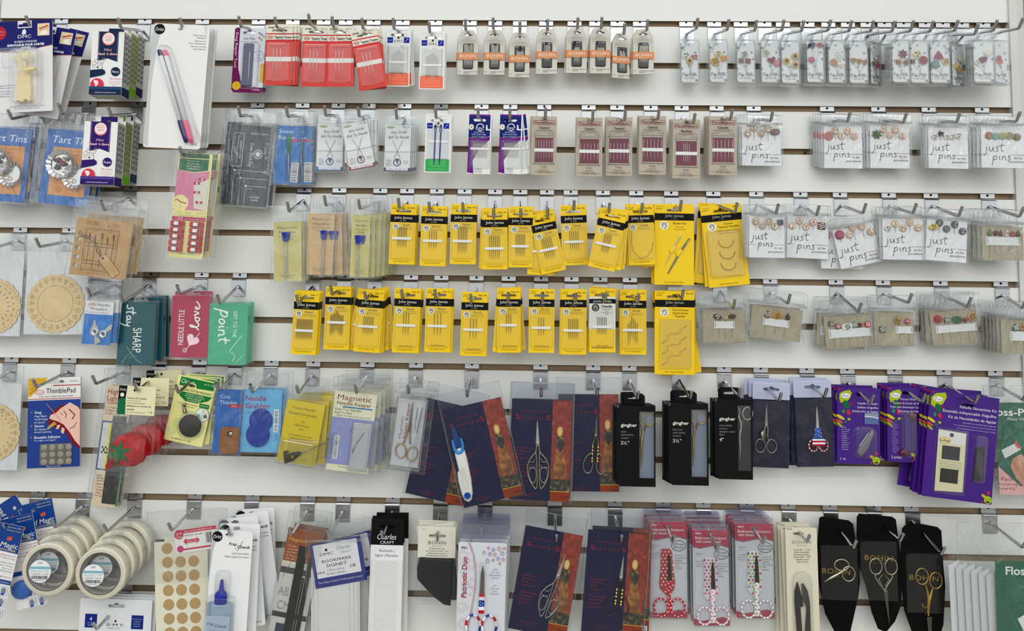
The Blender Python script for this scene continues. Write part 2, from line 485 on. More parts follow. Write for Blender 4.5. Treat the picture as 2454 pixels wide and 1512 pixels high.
# screw left in a groove beside the last pin case
# ------------------------------------------------------------------ hooks
LEN = 0.085
def short16(t):
    w = t.split()
    if len(w) > 16: w.remove('display')
    if len(w) > 16 and ',' in t: w = t.rsplit(',', 1)[0].split()
    if len(w) > 16 and 'in' in w: w = ' '.join(w).replace(' and two', ' and').replace(' the second row', ' row two').split()
    return ' '.join(w)
class Hook:
    def __init__(s, px, k, bend, what, L=LEN, tip=(0, -.011, .0135), bx=0.0, label=None):
        z = -PITCHZ * k
        zc = z - GH
        # plate centre from its photo column
        y0 = pix((0, 0, z))[1]
        p = at(px, y0, 0.0)
        for _ in range(3):
            q = at(px, pix((p.x, 0, z))[1], 0.0); p = q
        X = p.x
        s.root = bpy.data.objects.new('slatwall_hook', None); C.objects.link(s.root)
        s.root.empty_display_size = .01; s.root.location = (X, 0, z)
        s.root['label'] = short16(label or ('chrome display hook holding ' + what))
        s.root['category'] = 'hook'; s.root['group'] = 'chrome hooks along the slotted wall'
        ar = at(bend[0], bend[1], L)
        base = Vector((X + bx, -.003, zc - .013))
        s.base = base; s.bend = ar; s.dir = (ar - base) / (-(ar.y - base.y)); s.L = L
        pl = Art.__new__(Art); 
        pb = s._mesh('plate', PLATE[1 if k in (0, 8) else (0 if k >= 11 else 2)])
        A = Art()
        b = base - Vector((X, 0, z)); e = ar - Vector((X, 0, z)); t = e + Vector(tip)
        d = (e - b).normalized(); d2 = (t - e).normalized()
        P = [b, b + (e - b) * .5, e - d * .004, e - d * .0014 + d2 * .0007, e - d * .0004 + d2 * .0018, e + d2 * .0045, t]
        A.tube([tuple(q) for q in P], [.0026] * 7, CHROME, n=10)
        me = bpy.data.meshes.new('arm'); me.from_pydata(A.v, [], A.f); me.materials.append(CHROME)
        me.polygons.foreach_set('use_smooth', [len(f) == 4 for f in A.f]); me.update()
        o = bpy.data.objects.new('arm', me); C.objects.link(o); o.parent = s.root
    def _mesh(s, name, me):
        o = bpy.data.objects.new(name, me); C.objects.link(o); o.parent = s.root; return o
    def depth_at(s, px, py):
        b = pix(s.base); e2 = pix(s.bend)
        if abs(b[0] - e2[0]) < 13: return .052
        best = None
        for i in range(61):
            t = i / 60; p = s.base.lerp(s.bend, t); q = pix(p)
            e = (q[0] - px) ** 2 + .3 * (q[1] - py) ** 2
            if best is None or e < best[0]: best = (e, -p.y)
        return max(.026, best[1])
    def at_depth(s, d):
        t = (d - .003) / (s.L - .003); return s.base.lerp(s.bend, t)
def plate_mesh(hole=2):
    w = .0122; th = .0012
    pr = [(.0027, -.0006), (.0027, -.0050), (.0026, -.0082), (.0010, -.0098), (-.0030, -.0104), (-.0036, -.0116), (-.0016, -.0128), (-.0016, -.0410)]
    # outer side (towards the viewer) and inner side
    out = []; n = len(pr)
    vs = []
    for y, z in pr: vs += [(-w, y - th / 2, z), (w, y - th / 2, z)]
    for y, z in pr: vs += [(-w, y + th / 2, z), (w, y + th / 2, z)]
    fs = []; mi = []
    for i in range(n - 1):
        a = 2 * i; b = 2 * n + 2 * i
        fs += [(a, a + 1, a + 3, a + 2), (b, b + 2, b + 3, b + 1), (a, a + 2, b + 2, b), (a + 1, b + 1, b + 3, a + 3)]; mi += [0] * 4
    fs += [(0, 2 * n, 2 * n + 1, 1), (2 * n - 2, 2 * n - 1, 4 * n - 1, 4 * n - 2)]; mi += [0, 0]
    # screw hole: a dark countersink
    c = len(vs); k = 14
    for i in range(k):
        a = 2 * math.pi * i / k; z = (-.0032 if hole == 2 else -.0012 + .0008 * (hole == 0)) + .0021 * math.sin(a)
        vs.append((.0021 * math.cos(a), (.0027 - th / 2 - .0003), min(-.0006, z)))
    fs.append(tuple(c + i for i in range(k))); mi.append(1)
    me = bpy.data.meshes.new('plate'); me.from_pydata(vs, [], fs); me.materials.append(m('b4b4b7', 'm')); me.materials.append(m('17130f'))
    me.polygons.foreach_set('material_index', mi); me.update()
    return me
PLATE = {2: plate_mesh(2), 1: plate_mesh(1), 0: plate_mesh(0)}
# ------------------------------------------------------------------ row 1, left
def stroke(A, P, x, y, s, w, mt, rot=0):
    """hand-drawn lettering from polylines"""
    c, sn = math.cos(R(rot)), math.sin(R(rot))
    for L in P:
        # smooth the path once
        Q = L
        for _ in range(3):
            Z = [Q[0]]
            for a, b in zip(Q[:-1], Q[1:]):
                Z += [(a[0] * .75 + b[0] * .25, a[1] * .75 + b[1] * .25), (a[0] * .25 + b[0] * .75, a[1] * .25 + b[1] * .75)]
            Q = Z + [Q[-1]]
        A.line([(x + (u * c + v * sn) * s, y + (-u * sn + v * c) * s) for u, v in Q], w, mt)
        A.z -= A.step * .8
    A.z += A.step

def dmc(A, x, y, w, mt='1a1a1a', head='4a1f14'):
    A.poly([(x - 2, y - 9.5), (x - 1.5, y - 13), (x + 1, y - 14.5), (x + 2.6, y - 11), (x + 2, y - 8.5), (x - 2.6, y - 8.5)], head)
    A.text('D', x - w * .38, y, 5.5, mt, w=w * .2); A.text('M', x, y, 5.5, mt, w=w * .26); A.text('C', x + w * .38, y, 5.5, mt, w=w * .2)

# bobbin winder cards
h = Hook(146, 0, (71, 62), 'the navy bobbin winder cards at the upper left')
it = Item('bobbin_winder_pack', 'navy and white card with cream plastic bobbin winder under a clear bubble', 'winder', -18, 54.5, None, a=3.6, hook=h, piv=(60, 62))
A = Art(); A.slab(rr(0, 0, 146, 223, 3), 'e4e1e3', 0, 1.2, holes=[euro(79, 12, 34, 7)])
A.poly([(0, 0), (62, 0), (62, 18), (96, 18), (96, 0), (146, 0), (146, 62), (120, 66), (95, 72), (60, 76), (25, 74), (0, 70)], '27296d')
A.line([(0, 71), (25, 75), (60, 77), (95, 73), (120, 67), (146, 63)], 1.6, 'c77e63')
A.circ(18, 28, 17, 'b32a3e'); A.lines(['Un Pas', 'Mit Spüler'], 18, 26, 2.6, 7, 'f0d0d0', w=24)
A.rect(110, 9, 139, 39, 'e8d3a8'); A.line([(114, 22), (136, 15)], 3.5, 'c2484c'); A.line([(116, 26), (136, 21)], 1, '8a6a50'); A.poly([(116, 37), (121, 27), (131, 25), (135, 37)], 'f3efe4')
A.poly([(72, 34), (74, 24), (79, 20), (83, 26), (82, 34)], 'e8e8f2'); A.text('DMC', 79, 43, 8, 'f0f0fa', w=32, bold=.02)
A.lines(['BOBBIN WINDER', 'ENROULEUR POUR CARTES'], 82, 54, 5, 8, 'f2f2fa', w=None, bold=.04)
A.lines(['OPTIES', 'ENROLLADOR'], 82, 69, 5, 7, 'e6e6f4', bold=.04)
A.lines(['Support for Winding Floss', 'Modele Dominot Pro'], 38, 158, 3, 6, '4b4c8c', w=38); A.lines(['Bobina bobina 71', 'Instrumentation Pro', 'fabulosa'], 36, 172, 3, 6, '4b4c8c', w=34)
A.lines(['Genuine DMC floss is crafted continuously for optimum', 'Para un perfecto el bobinado de tarjetas'], 85, 210, 2.6, 5, '4b4c8c', w=None)
A.frame(26, 74, 60, 112, 1, 'd4d1d6')
it.put('card', A)
A = Art(1.4)
A.slab([(66, 84), (78, 78), (94, 78), (98, 92), (97, 190), (66, 190)], ('e6cf97', 'g'), 1.3, 9); A.slab([(64, 160), (101, 160), (99, 200), (92, 200), (91, 195), (84, 195), (83, 201), (72, 201), (71, 196), (66, 200)], ('ead49d', 'g'), 1.3, 12)
A.lathe([(12, 0), (12, 9), (9, 10), (9, 12), (4, 12)], 92, 94, 9, ('ecd8a4', 'g'), axis='t')
A.slab(rr(56, 88, 66, 100, 3), ('e6cf97', 'g'), 1.3, 8)
it.put('winder_body', A)
A = Art(); A.tube([(90, 96, 14), (88, 112, 15), (90, 126, 15), (99, 131, 16)], 4, ('e9d39b', 'g'), n=8); A.tube([(92, 127, 17), (104, 126, 18), (116, 126, 18)], 5, ('ead49d', 'g'), n=8)
it.put('crank_arm', A)
A = Art(1.3); A.blis(52, 72, 122, 204, 20, r=14, lip=3); A.film(30, 72, 120, 130, 21, amp=.8, seed=3); it.put('blister', A)
copies(it, 2, 20, jit=[(42, 10, -12.5), (56, 8, -17)], what='navy and pale bobbin winder card')

# boxes
def mint_box(x, y, w, hh, col, word, hook, a, label, piv, chev, base, nb=2, yaw=0):
    it = Item('needle_slide_box', label, 'box', x, y, .080, a=a, hook=hook, piv=piv, yaw=yaw)
    D = 35
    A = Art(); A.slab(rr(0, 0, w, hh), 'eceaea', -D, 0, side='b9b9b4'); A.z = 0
    # side print with leaf chevrons
    vs = []
    st = .05
    A.rect(15, 0, 63, 60, col)
    A.poly([(15, 60), (63, 60), (63, 74), (39, 66), (15, 72)], col)
    for xx in (17, 61):
        for k in range(16): A.rect(xx - .4, 3 + k * 4.2, xx + .4, 5.4 + k * 4.2, 'd8cfd8'); A.z -= A.step
    A.circ(39, 19, 15, 'e87d8a'); A.circ(39, 17, 14.5, 'f6e3df'); A.ring(39, 17, 14.5, 1, 'f0b6b4'); A.text('It\'s Sew', 39, 11, 3.4, 'd05a6c', w=16, ital=.3); A.text('EMMA', 39, 16, 2.6, 'd05a6c', w=18)
    A.line([(32, 19), (46, 22)], .8, '9a8f8f'); A.line([(32, 23), (46, 19)], .8, '9a8f8f')
    A.lines(['Mini'], 39, 48, 6.2, 1, 'f3bdc0', w=18, ital=.15, bold=.03); A.text('Stash \'n Store', 39, 57.5, 5.2, 'f3bdc0', w=46, ital=.2, bold=.03)
    for cx, cy, r in ((8, 78, 5), (14, 72, 5), (7, 86, 4), (19, 80, 4), (27, 74, 4.5), (31, 68, 4)): A.ring(cx, cy, r, .7, '9d9a9c')
    A.line([(26, 76), (29, 100)], 1.4, 'a5a3a3'); A.circ(17, 88, 2, col)
    A.poly([(0, 95), (28, 92), (35, 96), (36, 103), (30, 107), (0, 114)], col)
    A.circ(60, 98, 11, col); A.text(word, 60, 101, 5.5, 'f2f2f4', w=17, ital=.2)
    A.text('The stress', 60, 117, 4.2, 'd86b7b', w=27, ital=.2); A.lines(['Storage system to', 'keep everything', 'in place.'], 60, 123, 2.8, 4.7, 'd88a94', w=None)
    A.circ(18, 131, 16, 'd63f56'); A.poly([(12, 126), (15, 120), (20, 121), (21, 128), (17, 134), (22, 143), (13, 143), (15, 136)], 'f6e6e6'); A.circ(13, 123, 3.4, 'f6e6e6')
    A.rect(0, hh - 20, w, hh, col); A.rect(0, hh - 20, w, hh - 13, base); A.text('www.itssewemma.com', w / 2, hh - 4, 4, 'd6d6e6', w=50)
    card = it.put('carton', A)
    # side panel
    B = Art()
    def side(P, mt, e=.15):
        B.add([(w + e, v, t) for t, v in P], [tuple(range(len(P)))], mt)
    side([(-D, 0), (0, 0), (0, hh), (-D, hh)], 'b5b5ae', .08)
    for r_ in range(int((hh - 28) / 13.2)):
        for c_ in range(2):
            cx = -D * .27 - c_ * D * .47; y0 = 6 + r_ * 13.2
            for sg in (-1, 1):
                side([(cx + sg * .8, y0 + 11.2), (cx + sg * 3.8, y0 + 9), (cx + sg * 7, y0 + 1), (cx + sg * 5.8, y0 - .6), (cx + sg * 2.4, y0 + 4)], chev, .22)
    side([(-D, hh - 22), (0, hh - 20), (0, hh), (-D, hh)], col, .25)
    it.put('side_panel', B)
    T = Art(); T.slab([(7, -21), (w - 6, -21), (w - 6, 2), (7, 2)], 'e9e7e7', -D - 1, -D + .2, holes=[el(w / 2, -7, 4.5)])
    T.poly([(20, -21), (w - 19, -21), (w - 19, -1), (20, -1)], col, t=-D + .35, holes=[el(w / 2, -7, 4.6)])
    it.put('hang_tab', T)
    return it
h = Hook(346, 0, (290, 67), 'the navy striped needle slide boxes in the top row')
it = mint_box(222, 75, 76, 155, '23304f', 'Navy', h, 0, 'white box with navy banner and round navy colour dot', (283, 70), '2a2a45', '2c4a74', yaw=2)
mint2 = it
def box_copies(it, cols, labs, step=25.5):
    base = it.o; v = it.hook.dir
    for i, (col, ch_) in enumerate(cols):
        c = base.copy(); C.objects.link(c); off = -v * (step * .001 * (i + 1))
        c.location = base.location + off; c['label'] = labs[i]; c['group'] = 'leaf patterned needle slide boxes'
        for q in it.parts:
            n = q.copy(); C.objects.link(n); n.parent = c
            me = q.data.copy(); n.data = me
            for k, mt in enumerate(me.materials):
                if mt.name.endswith(it.cols[0]): me.materials[k] = m(col)
                elif mt.name.endswith(it.cols[1]): me.materials[k] = m(ch_)
                elif mt.name.endswith(it.cols[2]): me.materials[k] = m(col)
                elif ch_ == '5c6b2e' and mt.name.endswith('b5b5ae'): me.materials[k] = m('98a374')
    base['group'] = 'leaf patterned needle slide boxes'
it.cols = ('23304f', '2a2a45', '2c4a74')
box_copies(it, [('6fa61e', '5c6b2e'), ('2a2350', '2e2a45')], ['green and olive leaf patterned box between two dark ones, top row', 'purple based leaf patterned box at the back, top row'])
h = Hook(329, 2, (266, 277), 'the purple needle slide boxes in the second row')
it = mint_box(203, 290, 79, 153, '38246b', 'Purple', h, -.8, 'white box with purple banner and round purple colour dot', (266, 279), '3a2c66', '56428f', yaw=3)
it.cols = ('38246b', '3a2c66', '56428f')
box_copies(it, [('6fa61e', '5c6b2e'), ('27414f', '2b3038')], ['green and olive leaf patterned box in the middle, second row', 'dark teal based leaf patterned box at the back, second row'])

# marking pens
h = Hook(484, 0, (437, 67), 'the tall marking pen cards')
it = Item('marking_pen_pack', 'tall white card with two purple and pink tipped marking pens', 'pen pack', 369, 56, None, a=-2.2, hook=h, piv=(437, 68))
A = Art(); A.slab(rr(0, 0, 137, 301, 7), 'ecebea', 0, 1.5, holes=[el(66, 12, 6, 3.2)], side='c9c8c6')
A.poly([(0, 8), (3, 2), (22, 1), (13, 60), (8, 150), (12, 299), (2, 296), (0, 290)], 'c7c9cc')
A.circ(16, 14, 13, '1c1a1c'); A.text('Dritz', 16, 18, 8, 'f5f5f5', w=21, ital=.25)
for i, (s, w) in enumerate((('Disappearing Ink', 33), ('Marking Pen', 24), ('Marqueur avec', 28), ('Encre Disparaissante', 41), ('Marcador con Tinta', 36), ('que Desaparece', 30))):
    A.text(s, 131, 27 + i * 6.2 + (i // 2) * 1.4, 3.6, '55514f', al='r', w=w)
A.lines(['Pk', 'Two', 'Colors', 'Count'], 131, 6, 2.4, 4, '8a8886', al='r', w=7); A.text('2 PC-PZ', 129, 292, 4, '333333', al='r', w=16)
it.put('card', A)
def pen(dx, cap, cap2):
    A = Art(); c = 5.2
    q = lambda s: (34 + dx + s * 82 / 196 * 1.0, 66 + s)  # along the tilted pen
    P = lambda s: (29 + dx + s * .355, 71 + s * .935, 8)
    A.tube([P(0), P(2), P(176)], [c * .9, c, c], ('e9e9ec', 'g'), n=10)
    A.tube([P(-4), P(-3), P(14), P(15)], [c * .7, c * 1.04, c * 1.06, c * .6], (cap, 'g'), n=10)
    ob = it.put('pen', A)
    B = Art(); B.tube([P(176), P(177), P(196), P(228), P(231)], [c, c * 1.15, c * 1.15, c * .9, c * .5], (cap2, 'g'), n=10)
    it.put('pen_cap', B, parent=ob)
pen(-5, '2e2350', '3a2264'); pen(8, 'ef5a8e', 'f4508c')
A = Art(1.6)
Q = rot2(rr(14, 54, 46, 308, 14), -0, 30, 60)
Q = [(x + (y - 54) * .385, 54 + (y - 54) * .93) for x, y in rr(12, 50, 47, 306, 13)]
n = len(Q); cxm = sum(p[0] for p in Q) / n; cym = sum(p[1] for p in Q) / n
vs = []
for s, t in ((1.0, 1.7), (.97, 1.8), (.955, 12), (.92, 15)):
    vs += [(cxm + (x - cxm) * (s if s > .96 else s - .08), cym + (y - cym) * s, t) for x, y in Q]
A.add(vs, [(k * n + i, k * n + (i + 1) % n, (k + 1) * n + (i + 1) % n, (k + 1) * n + i) for k in range(3) for i in range(n)] + [tuple(3 * n + i for i in range(n))], BLI)
it.put('blister', A)
copies(it, 3, 9, jit=[(0, 0, 0), (0, -1, .3), (4, 1, .2)], what='tall white marking pen card')

# snag repair tool
h = Hook(619, 0, (577, 63), 'the maroon snag repair tool cards')
it = Item('snag_repair_pack', 'maroon edged card with dark blue pouch and one long hooked needle', 'repair tool', 564, 66.5, None, a=-1.3, hook=h, piv=(600, 78))
A = Art(); A.slab(rr(0, 0, 75, 158, 5), 'd9dbe6', 0, 1.2, holes=[euro(36, 12, 34, 7)])
A.poly([(0, 4), (4, 0), (13, 0), (12, 60), (14, 100), (22, 128), (34, 144), (75, 145), (75, 154), (71, 158), (5, 158), (0, 152)], '6f1f56')
A.text('Snag Repair Tool', 3.4, 54, 6, 'e8d6e4', w=86, rot=-90)
A.text('Sew Mate', 36, 29, 6, '4a4a6a', w=28, ital=.25); A.text('HOUSEHOLD ESSENTIALS', 36, 35.5, 2.8, '8f3158', w=42)
for i, c in enumerate(('7a9a4a', '5b8fd0', 'd7b04a', 'c06a8a', '88b05c')): A.poly(star(60 + (i % 3) * 5, 12 + i * 4, 4), c)
A.ring(60, 68, 13, 1, '8f90a8'); A.lines(['EZ', 'FIX'], 60, 67, 5, 8, '8f90a8')
A.rect(67, 87, 75, 132, 'd9a53a'); A.text('DON\'T PANIC', 73, 130, 3.4, 'f3e3a4', w=38, rot=90, al='l')
A.poly(star(12, 142, 11, 12, .88), 'e0b733'); A.text('2', 12, 145, 8, 'b8862a'); A.text('2 Needles', 70, 153, 4.6, 'e6cfe0', al='r', w=21)
for k in range(9): A.text('TIP', 62, 48 + k * 10, 2.2, '9aa0bb')
it.put('card', A)
A = Art(1.3); A.dome(rr(24, 38, 49, 143, 4), ('262d5e', 'l'), 1.3, 4, inset=.1); it.put('pouch', A)
it.needles([41], 58, 140, 5.5, r=.9)
A = Art(1.2); A.blis(22, 36, 63, 146, 8, r=6); it.put('blister', A)
copies(it, 2, 5, jit=[(2, -1, 0), (3, 0, 0)], what='maroon edged snag repair card')

# red tapestry packets
def red_pack(x, y, a, n, size, hook, piv, label, nn=3, hh=147, w=63):
    it = Item('tapestry_needle_pack', label, 'needle packet', x, y, {'19': .05, '21': .052, '23': .062, '20': .070}[size], a=a, hook=hook, piv=piv)
    A = Art(); A.slab(rr(0, 0, w, hh), 'e9e3d4', 0, .8, holes=[euro(w / 2, 14, 38, 6.5)])
    A.text(size, 7, 9, 5, '222222', bold=.03); A.text('NEEDLES 3', w - 4, 7.5, 3, '333333', al='r', w=17); A.rect(11, 5, 19, 8, '555555')
    A.rect(0, 20.5, w, 23, 'c9252e'); A.rect(0, 36.5, w, 39, 'c9252e')
    A.ring(9.5, 30, 7.5, 1, 'b92d35', ry=4.4); A.rect(4.5, 29, 14.5, 31, 'c9555a'); A.text('Tapestry Tweens', w - 2, 32.5, 5.4, '2b2b2b', al='r', w=41, bold=.02)
    A.text('2 Tapestry Needle Sizes', w - 3, 36, 1.8, '555555', al='r', w=38)
    A.rect(0, 39, w, hh, ('d8352f', 'g'))
    A.frame(3, 44, w - 3, hh - 7, .6, ('f07a70', 'g')); A.text('LARGE EYE - SLENDER NEEDLE', w / 2, 53, 2.6, '5c1512', w=44)
    A.lines(['Strong Eye', 'Needle stays firm', 'Slips comme un Noël'], 18, 121, 2.6, 5, '6c1a16', al='l'); A.text('MADE IN ENGLAND', w / 2, 138, 2.6, 'e9a9a0', w=28)
    c = it.put('card', A)
    B = Art(1.6); B.slab(rr(1, 78.5, w - 1, 89.5), ('e9e7e3', 'p'), 1.4, 2.0); it.put('paper_band', B)
    cx = w / 2; xs = [cx - 12 + i * 8.5 for i in range(nn)]
    it.needles(xs, 57, 118, 2.5, r=.7, mt=STEEL)
    B = Art(.8); B.blis(3.5, 44, w - 3.5, hh - 8, 4.5, r=3, lip=2.5); it.put('blister', B)
    return it
for px, bend, x, y, a, sz, piv, nb, jit, lb in (
    (701, (663, 65), 639.5, 60, 0, '19', (676, 73), 4, [(8, -1, 0), (14, -2, -1.5), (16, -1, -1), (19, 2, -2)], 'red needle packet beside the maroon snag repair cards'),
    (775, (743, 58), 728, 63, -.8, '21', (757, 73), 3, [(-2, 0, .5), (4, -2, .3), (6, -4, -.5)], 'red needle packet squeezed left of the size 23 packet'),
    (828, (799, 64), 787, 64, .8, '23', (818, 75), 2, [(-3, -1, -.5), (1, 0, -.5)], 'red needle packet marked 23, hanging straight with shiny bubble'),
    (895, (870, 68), 840, 77, 11.5, '20', (878, 76), 3, [(3, -1, -2), (7, 1, -3.5), (11, 2, -7)], 'tilted red needle packet next to the white and coral ones')):
    h = Hook(px, 0, bend, 'the ' + lb)
    it = red_pack(x, y, a, nb, sz, h, piv, lb)
    copies(it, nb, 3.2, jit=jit, what='red needle packet in the stack marked ' + sz)

# white and coral needle cards, and the two bodkins
def dmc_pack(x, y, a, hook, piv, label, kind=0, w=60, hh=141, size='3-9'):
    it = Item('needle_card', label, 'needle card', x, y, None, a=a, hook=hook, piv=piv)
    A = Art(); A.slab(rr(0, 0, w, hh, 1), 'e9e9e7', 0, 1.0, holes=[euro(w / 2 + 1, 15.5, 40, 6.5)], side='cfcfcc')
    A.text('Best Steel Eye   Spitz en acier', w / 2, 5, 2.6, '8a8ac0', w=46)
    for x0 in (3.5, 43): A.rect(x0, 21, x0 + 13.5, 34.5, '20309a'); A.text('', x0, 0, 1, 'ffffff')
    A.text(size, 10, 30, 3.6, 'dfe2ff', w=9); A.line([(47, 32), (52, 24)], .9, 'c8ccff'); A.line([(51, 24), (53, 27)], .9, 'c8ccff')
    dmc(A, 30, 33, 20)
    low = 'f4755a' if kind == 0 else '3ea85a'
    A.rect(2.5, 109, w - 3, hh - 3, low); A.lines(['AIGUILLES A BRODER', 'EMBROIDERY NEEDLES', 'NAALDEN BORDUREN'], w / 2, 115, 2.8, 5.6, 'ffb8a0' if kind == 0 else '9ad6a6', w=38); A.line([(7, 133), (w - 8, 133)], .7, 'ffc0aa' if kind == 0 else '9ad6a6')
    if kind == 0: A.rect(8, 44, w - 7, 108, 'dededd')
    else: A.rect(5, 36, w - 5, 108, 'dfe2e4')
    it.put('card', A)
    B = Art(); B.slab(rr(8, 80 if kind == 0 else 64, w - 7, 85 if kind == 0 else 69), ('f4f4f3', 'g'), 1.4, 3.4); it.put('plastic_bar', B)
    if kind == 0:
        xs = [16 + i * 1.9 for i in range(16)]
        it.needles(xs, 50, 107, 2.6, r=.42, mt=m('b9b5a8', 'm'), var=[14, 12, 12, 9, 9, 6, 6, 3, 0, 3, 6, 6, 9, 9, 12, 14])
    else:
        for i, xx in enumerate((24, 37)):
            B = Art(); B.tube([(xx, 24, 2.4), (xx - 2, 30, 2.4), (xx - 2.2, 40, 2.4), (xx, 47, 2.4), (xx + 2.2, 40, 2.4), (xx + 2, 30, 2.4)], 1.0, ('232a86', 'g'), closed=True); B.tube([(xx, 46, 2.4), (xx - .8, 100, 2.4), (xx - 1, 122, 2.4)], [1.8, 1.8, .4], ('232a86', 'g')); it.put('plastic_needle', B, skip=True)
    B = Art(1.1); B.blis(6, 42 if kind == 0 else 38, w - 6, 108, 5, r=4, lip=2); it.put('blister', B)
    return it
for px, k, bend, x, y, piv, kind, sz, nb, jit, lb in (
    (965, 0, (944, 68), 926, 69, (955, 84), 0, '3-9', 3, [(-2, 0, 0), (2, -1, 2.2), (4, -2, 3)], 'white needle card with coral base, tilted cards peeking behind'),
    (1043, 0, (1030, 77), 1008, 76, (1037, 92), 0, '5-10', 2, [(2, -1, .5), (3, -1, .4)], 'white needle card with coral base, next to beige tags'),
    (1057, 2, (1045, 282), 1021, 274, (1050, 289), 1, 'C14', 2, [(2, -1, 0), (4, -1, -.6)], 'white card with green base and two blue plastic needles')):
    h = Hook(px, k, bend, 'the ' + lb.split(',')[0] + (' in the second row' if kind else (' numbered ' + sz)))
    it = dmc_pack(x, y, -.6, h, piv, lb, kind, size=sz, w=60 if kind == 0 else 62)
    copies(it, nb, 3, jit=jit, what=lb.split(',')[0] if kind else 'white and coral needle card in the stack numbered ' + sz)

# beige tags with black windows
def bohin_tag(x, y, w, hh, hook, piv, label, nn, yaw=0, dy=0, ln=1.0):
    it = Item('needle_tag', label, 'needle packet', x, y, .034, a=-.3, hook=hook, piv=piv, yaw=yaw)
    A = Art(); O = [(11, 0), (w - 11, 0), (w, 22), (w, hh), (0, hh), (0, 22)]
    A.slab(O, 'd3cfc6', 0, 3.0, holes=[[(13, 13), (17, 10), (20, 10), (24, 7), (28, 10), (31, 10), (35, 13), (31, 14.5), (17, 14.5)]], side='bdb9b0')
    A.poly([(3, 24), (w * .5, 20), (w - 3, 25), (w - 3, 36), (3, 36)], 'c8c3b8'); A.lines(['Aiguilles Bohin', 'France 1833'], w / 2, 26, 2, 3.6, '9d978a', w=26)
    A.rect(12, 33, 37, 96, '17181a', r=4)
    A.text('18', 5, 103, 3, '5a5852'); A.lines(['TAPISSERIE SANS POINTE', 'TAPESTRY'], 14, 103, 2.3, 3.6, '4a4844', al='l', w=None)
    it.put('card', A)
    if nn:
        xs = [25 - (nn - 1) * 1.7 + i * 3.4 for i in range(nn)]
        L = 60 * ln; it.needles(xs, 64 - L / 2 - 0 + dy, 64 + L / 2 + dy, 4.0, r=.8, mt=m('e3dccb', 'm'), var=[0, 1.5, .5, 1.2, 0, 1])
    B = Art(); B.slab(rr(-.4, 56, w + .4, 73), 'dd9468', -.3, 5.2); B.text('BOHIN', w / 2, 67.5, 7.4, 'f4e6d8', w=38); B.text('FRANCE', w / 2, 71.6, 2, 'f0d8c4', w=16); it.put('paper_band', B)
    B = Art(3.1); B.blis(12.5, 34, 36.5, 95, 1.6, r=4, lip=.5); it.put('window', B)
    return it
TG = [(1126, (1116, 71), 1099, 73, 48, 109, (1123, 86), 6, .98, 'beige tag with long bright needles, beside the coral cards'),
      (1187, (1182, 67), 1162, 73, 49, 109, (1186, 86), 5, .95, 'beige tag with five shiny needles, second from the coral cards'),
      (1246, (1246, 76), 1222, 79, 48, 109, (1246, 92), 5, .8, 'low hanging beige tag, third from the coral cards'),
      (1309, (1312, 71), 1287, 70, 49, 110, (1311, 83), 4, .75, 'beige tag with dark gap in the lower window corner'),
      (1377, (1384, 67), 1358, 67, 49, 111, (1380, 81), 4, .72, 'beige tag with glare on the left of its orange band'),
      (1429, (1441, 66), 1415, 67, 48, 112, (1437, 81), 5, .6, 'beige tag with short needles, third from last of its kind'),
      (1480, (1495, 81), 1467, 80, 43, 109, (1487, 92), 4, .85, 'narrow looking beige tag hanging lower, turned aside'),
      (1534, (1550, 72), 1517, 71, 49, 110, (1542, 85), 6, .8, 'last beige tag before the clear pin cases')]
TW = ['beige tag beside the coral cards'] + ['beige tag in the %s stack of beige tags' % o for o in ('second', 'third', 'fourth', 'fifth', 'sixth', 'seventh')] + ['beige tag beside the clear pin cases']
for i, (px, bend, x, y, w, hh, piv, nn, ln, lb) in enumerate(TG):
    h = Hook(px, 0, bend, 'the ' + lb)
    it = bohin_tag(x, y, w, hh, h, piv, lb, nn, ln=ln, dy=(0, 0, 4, -4, 4, 2, 2, -2)[i], yaw=(0, 0, 0, 0, 0, 0, 12, 0)[i])
    copies(it, 2, 4.2, jit=[(-1.5 if i < 4 else -1, 0, -.4), (-3 if i in (0, 4, 5, 7) else 1, 0, -.8)], what=TW[i])
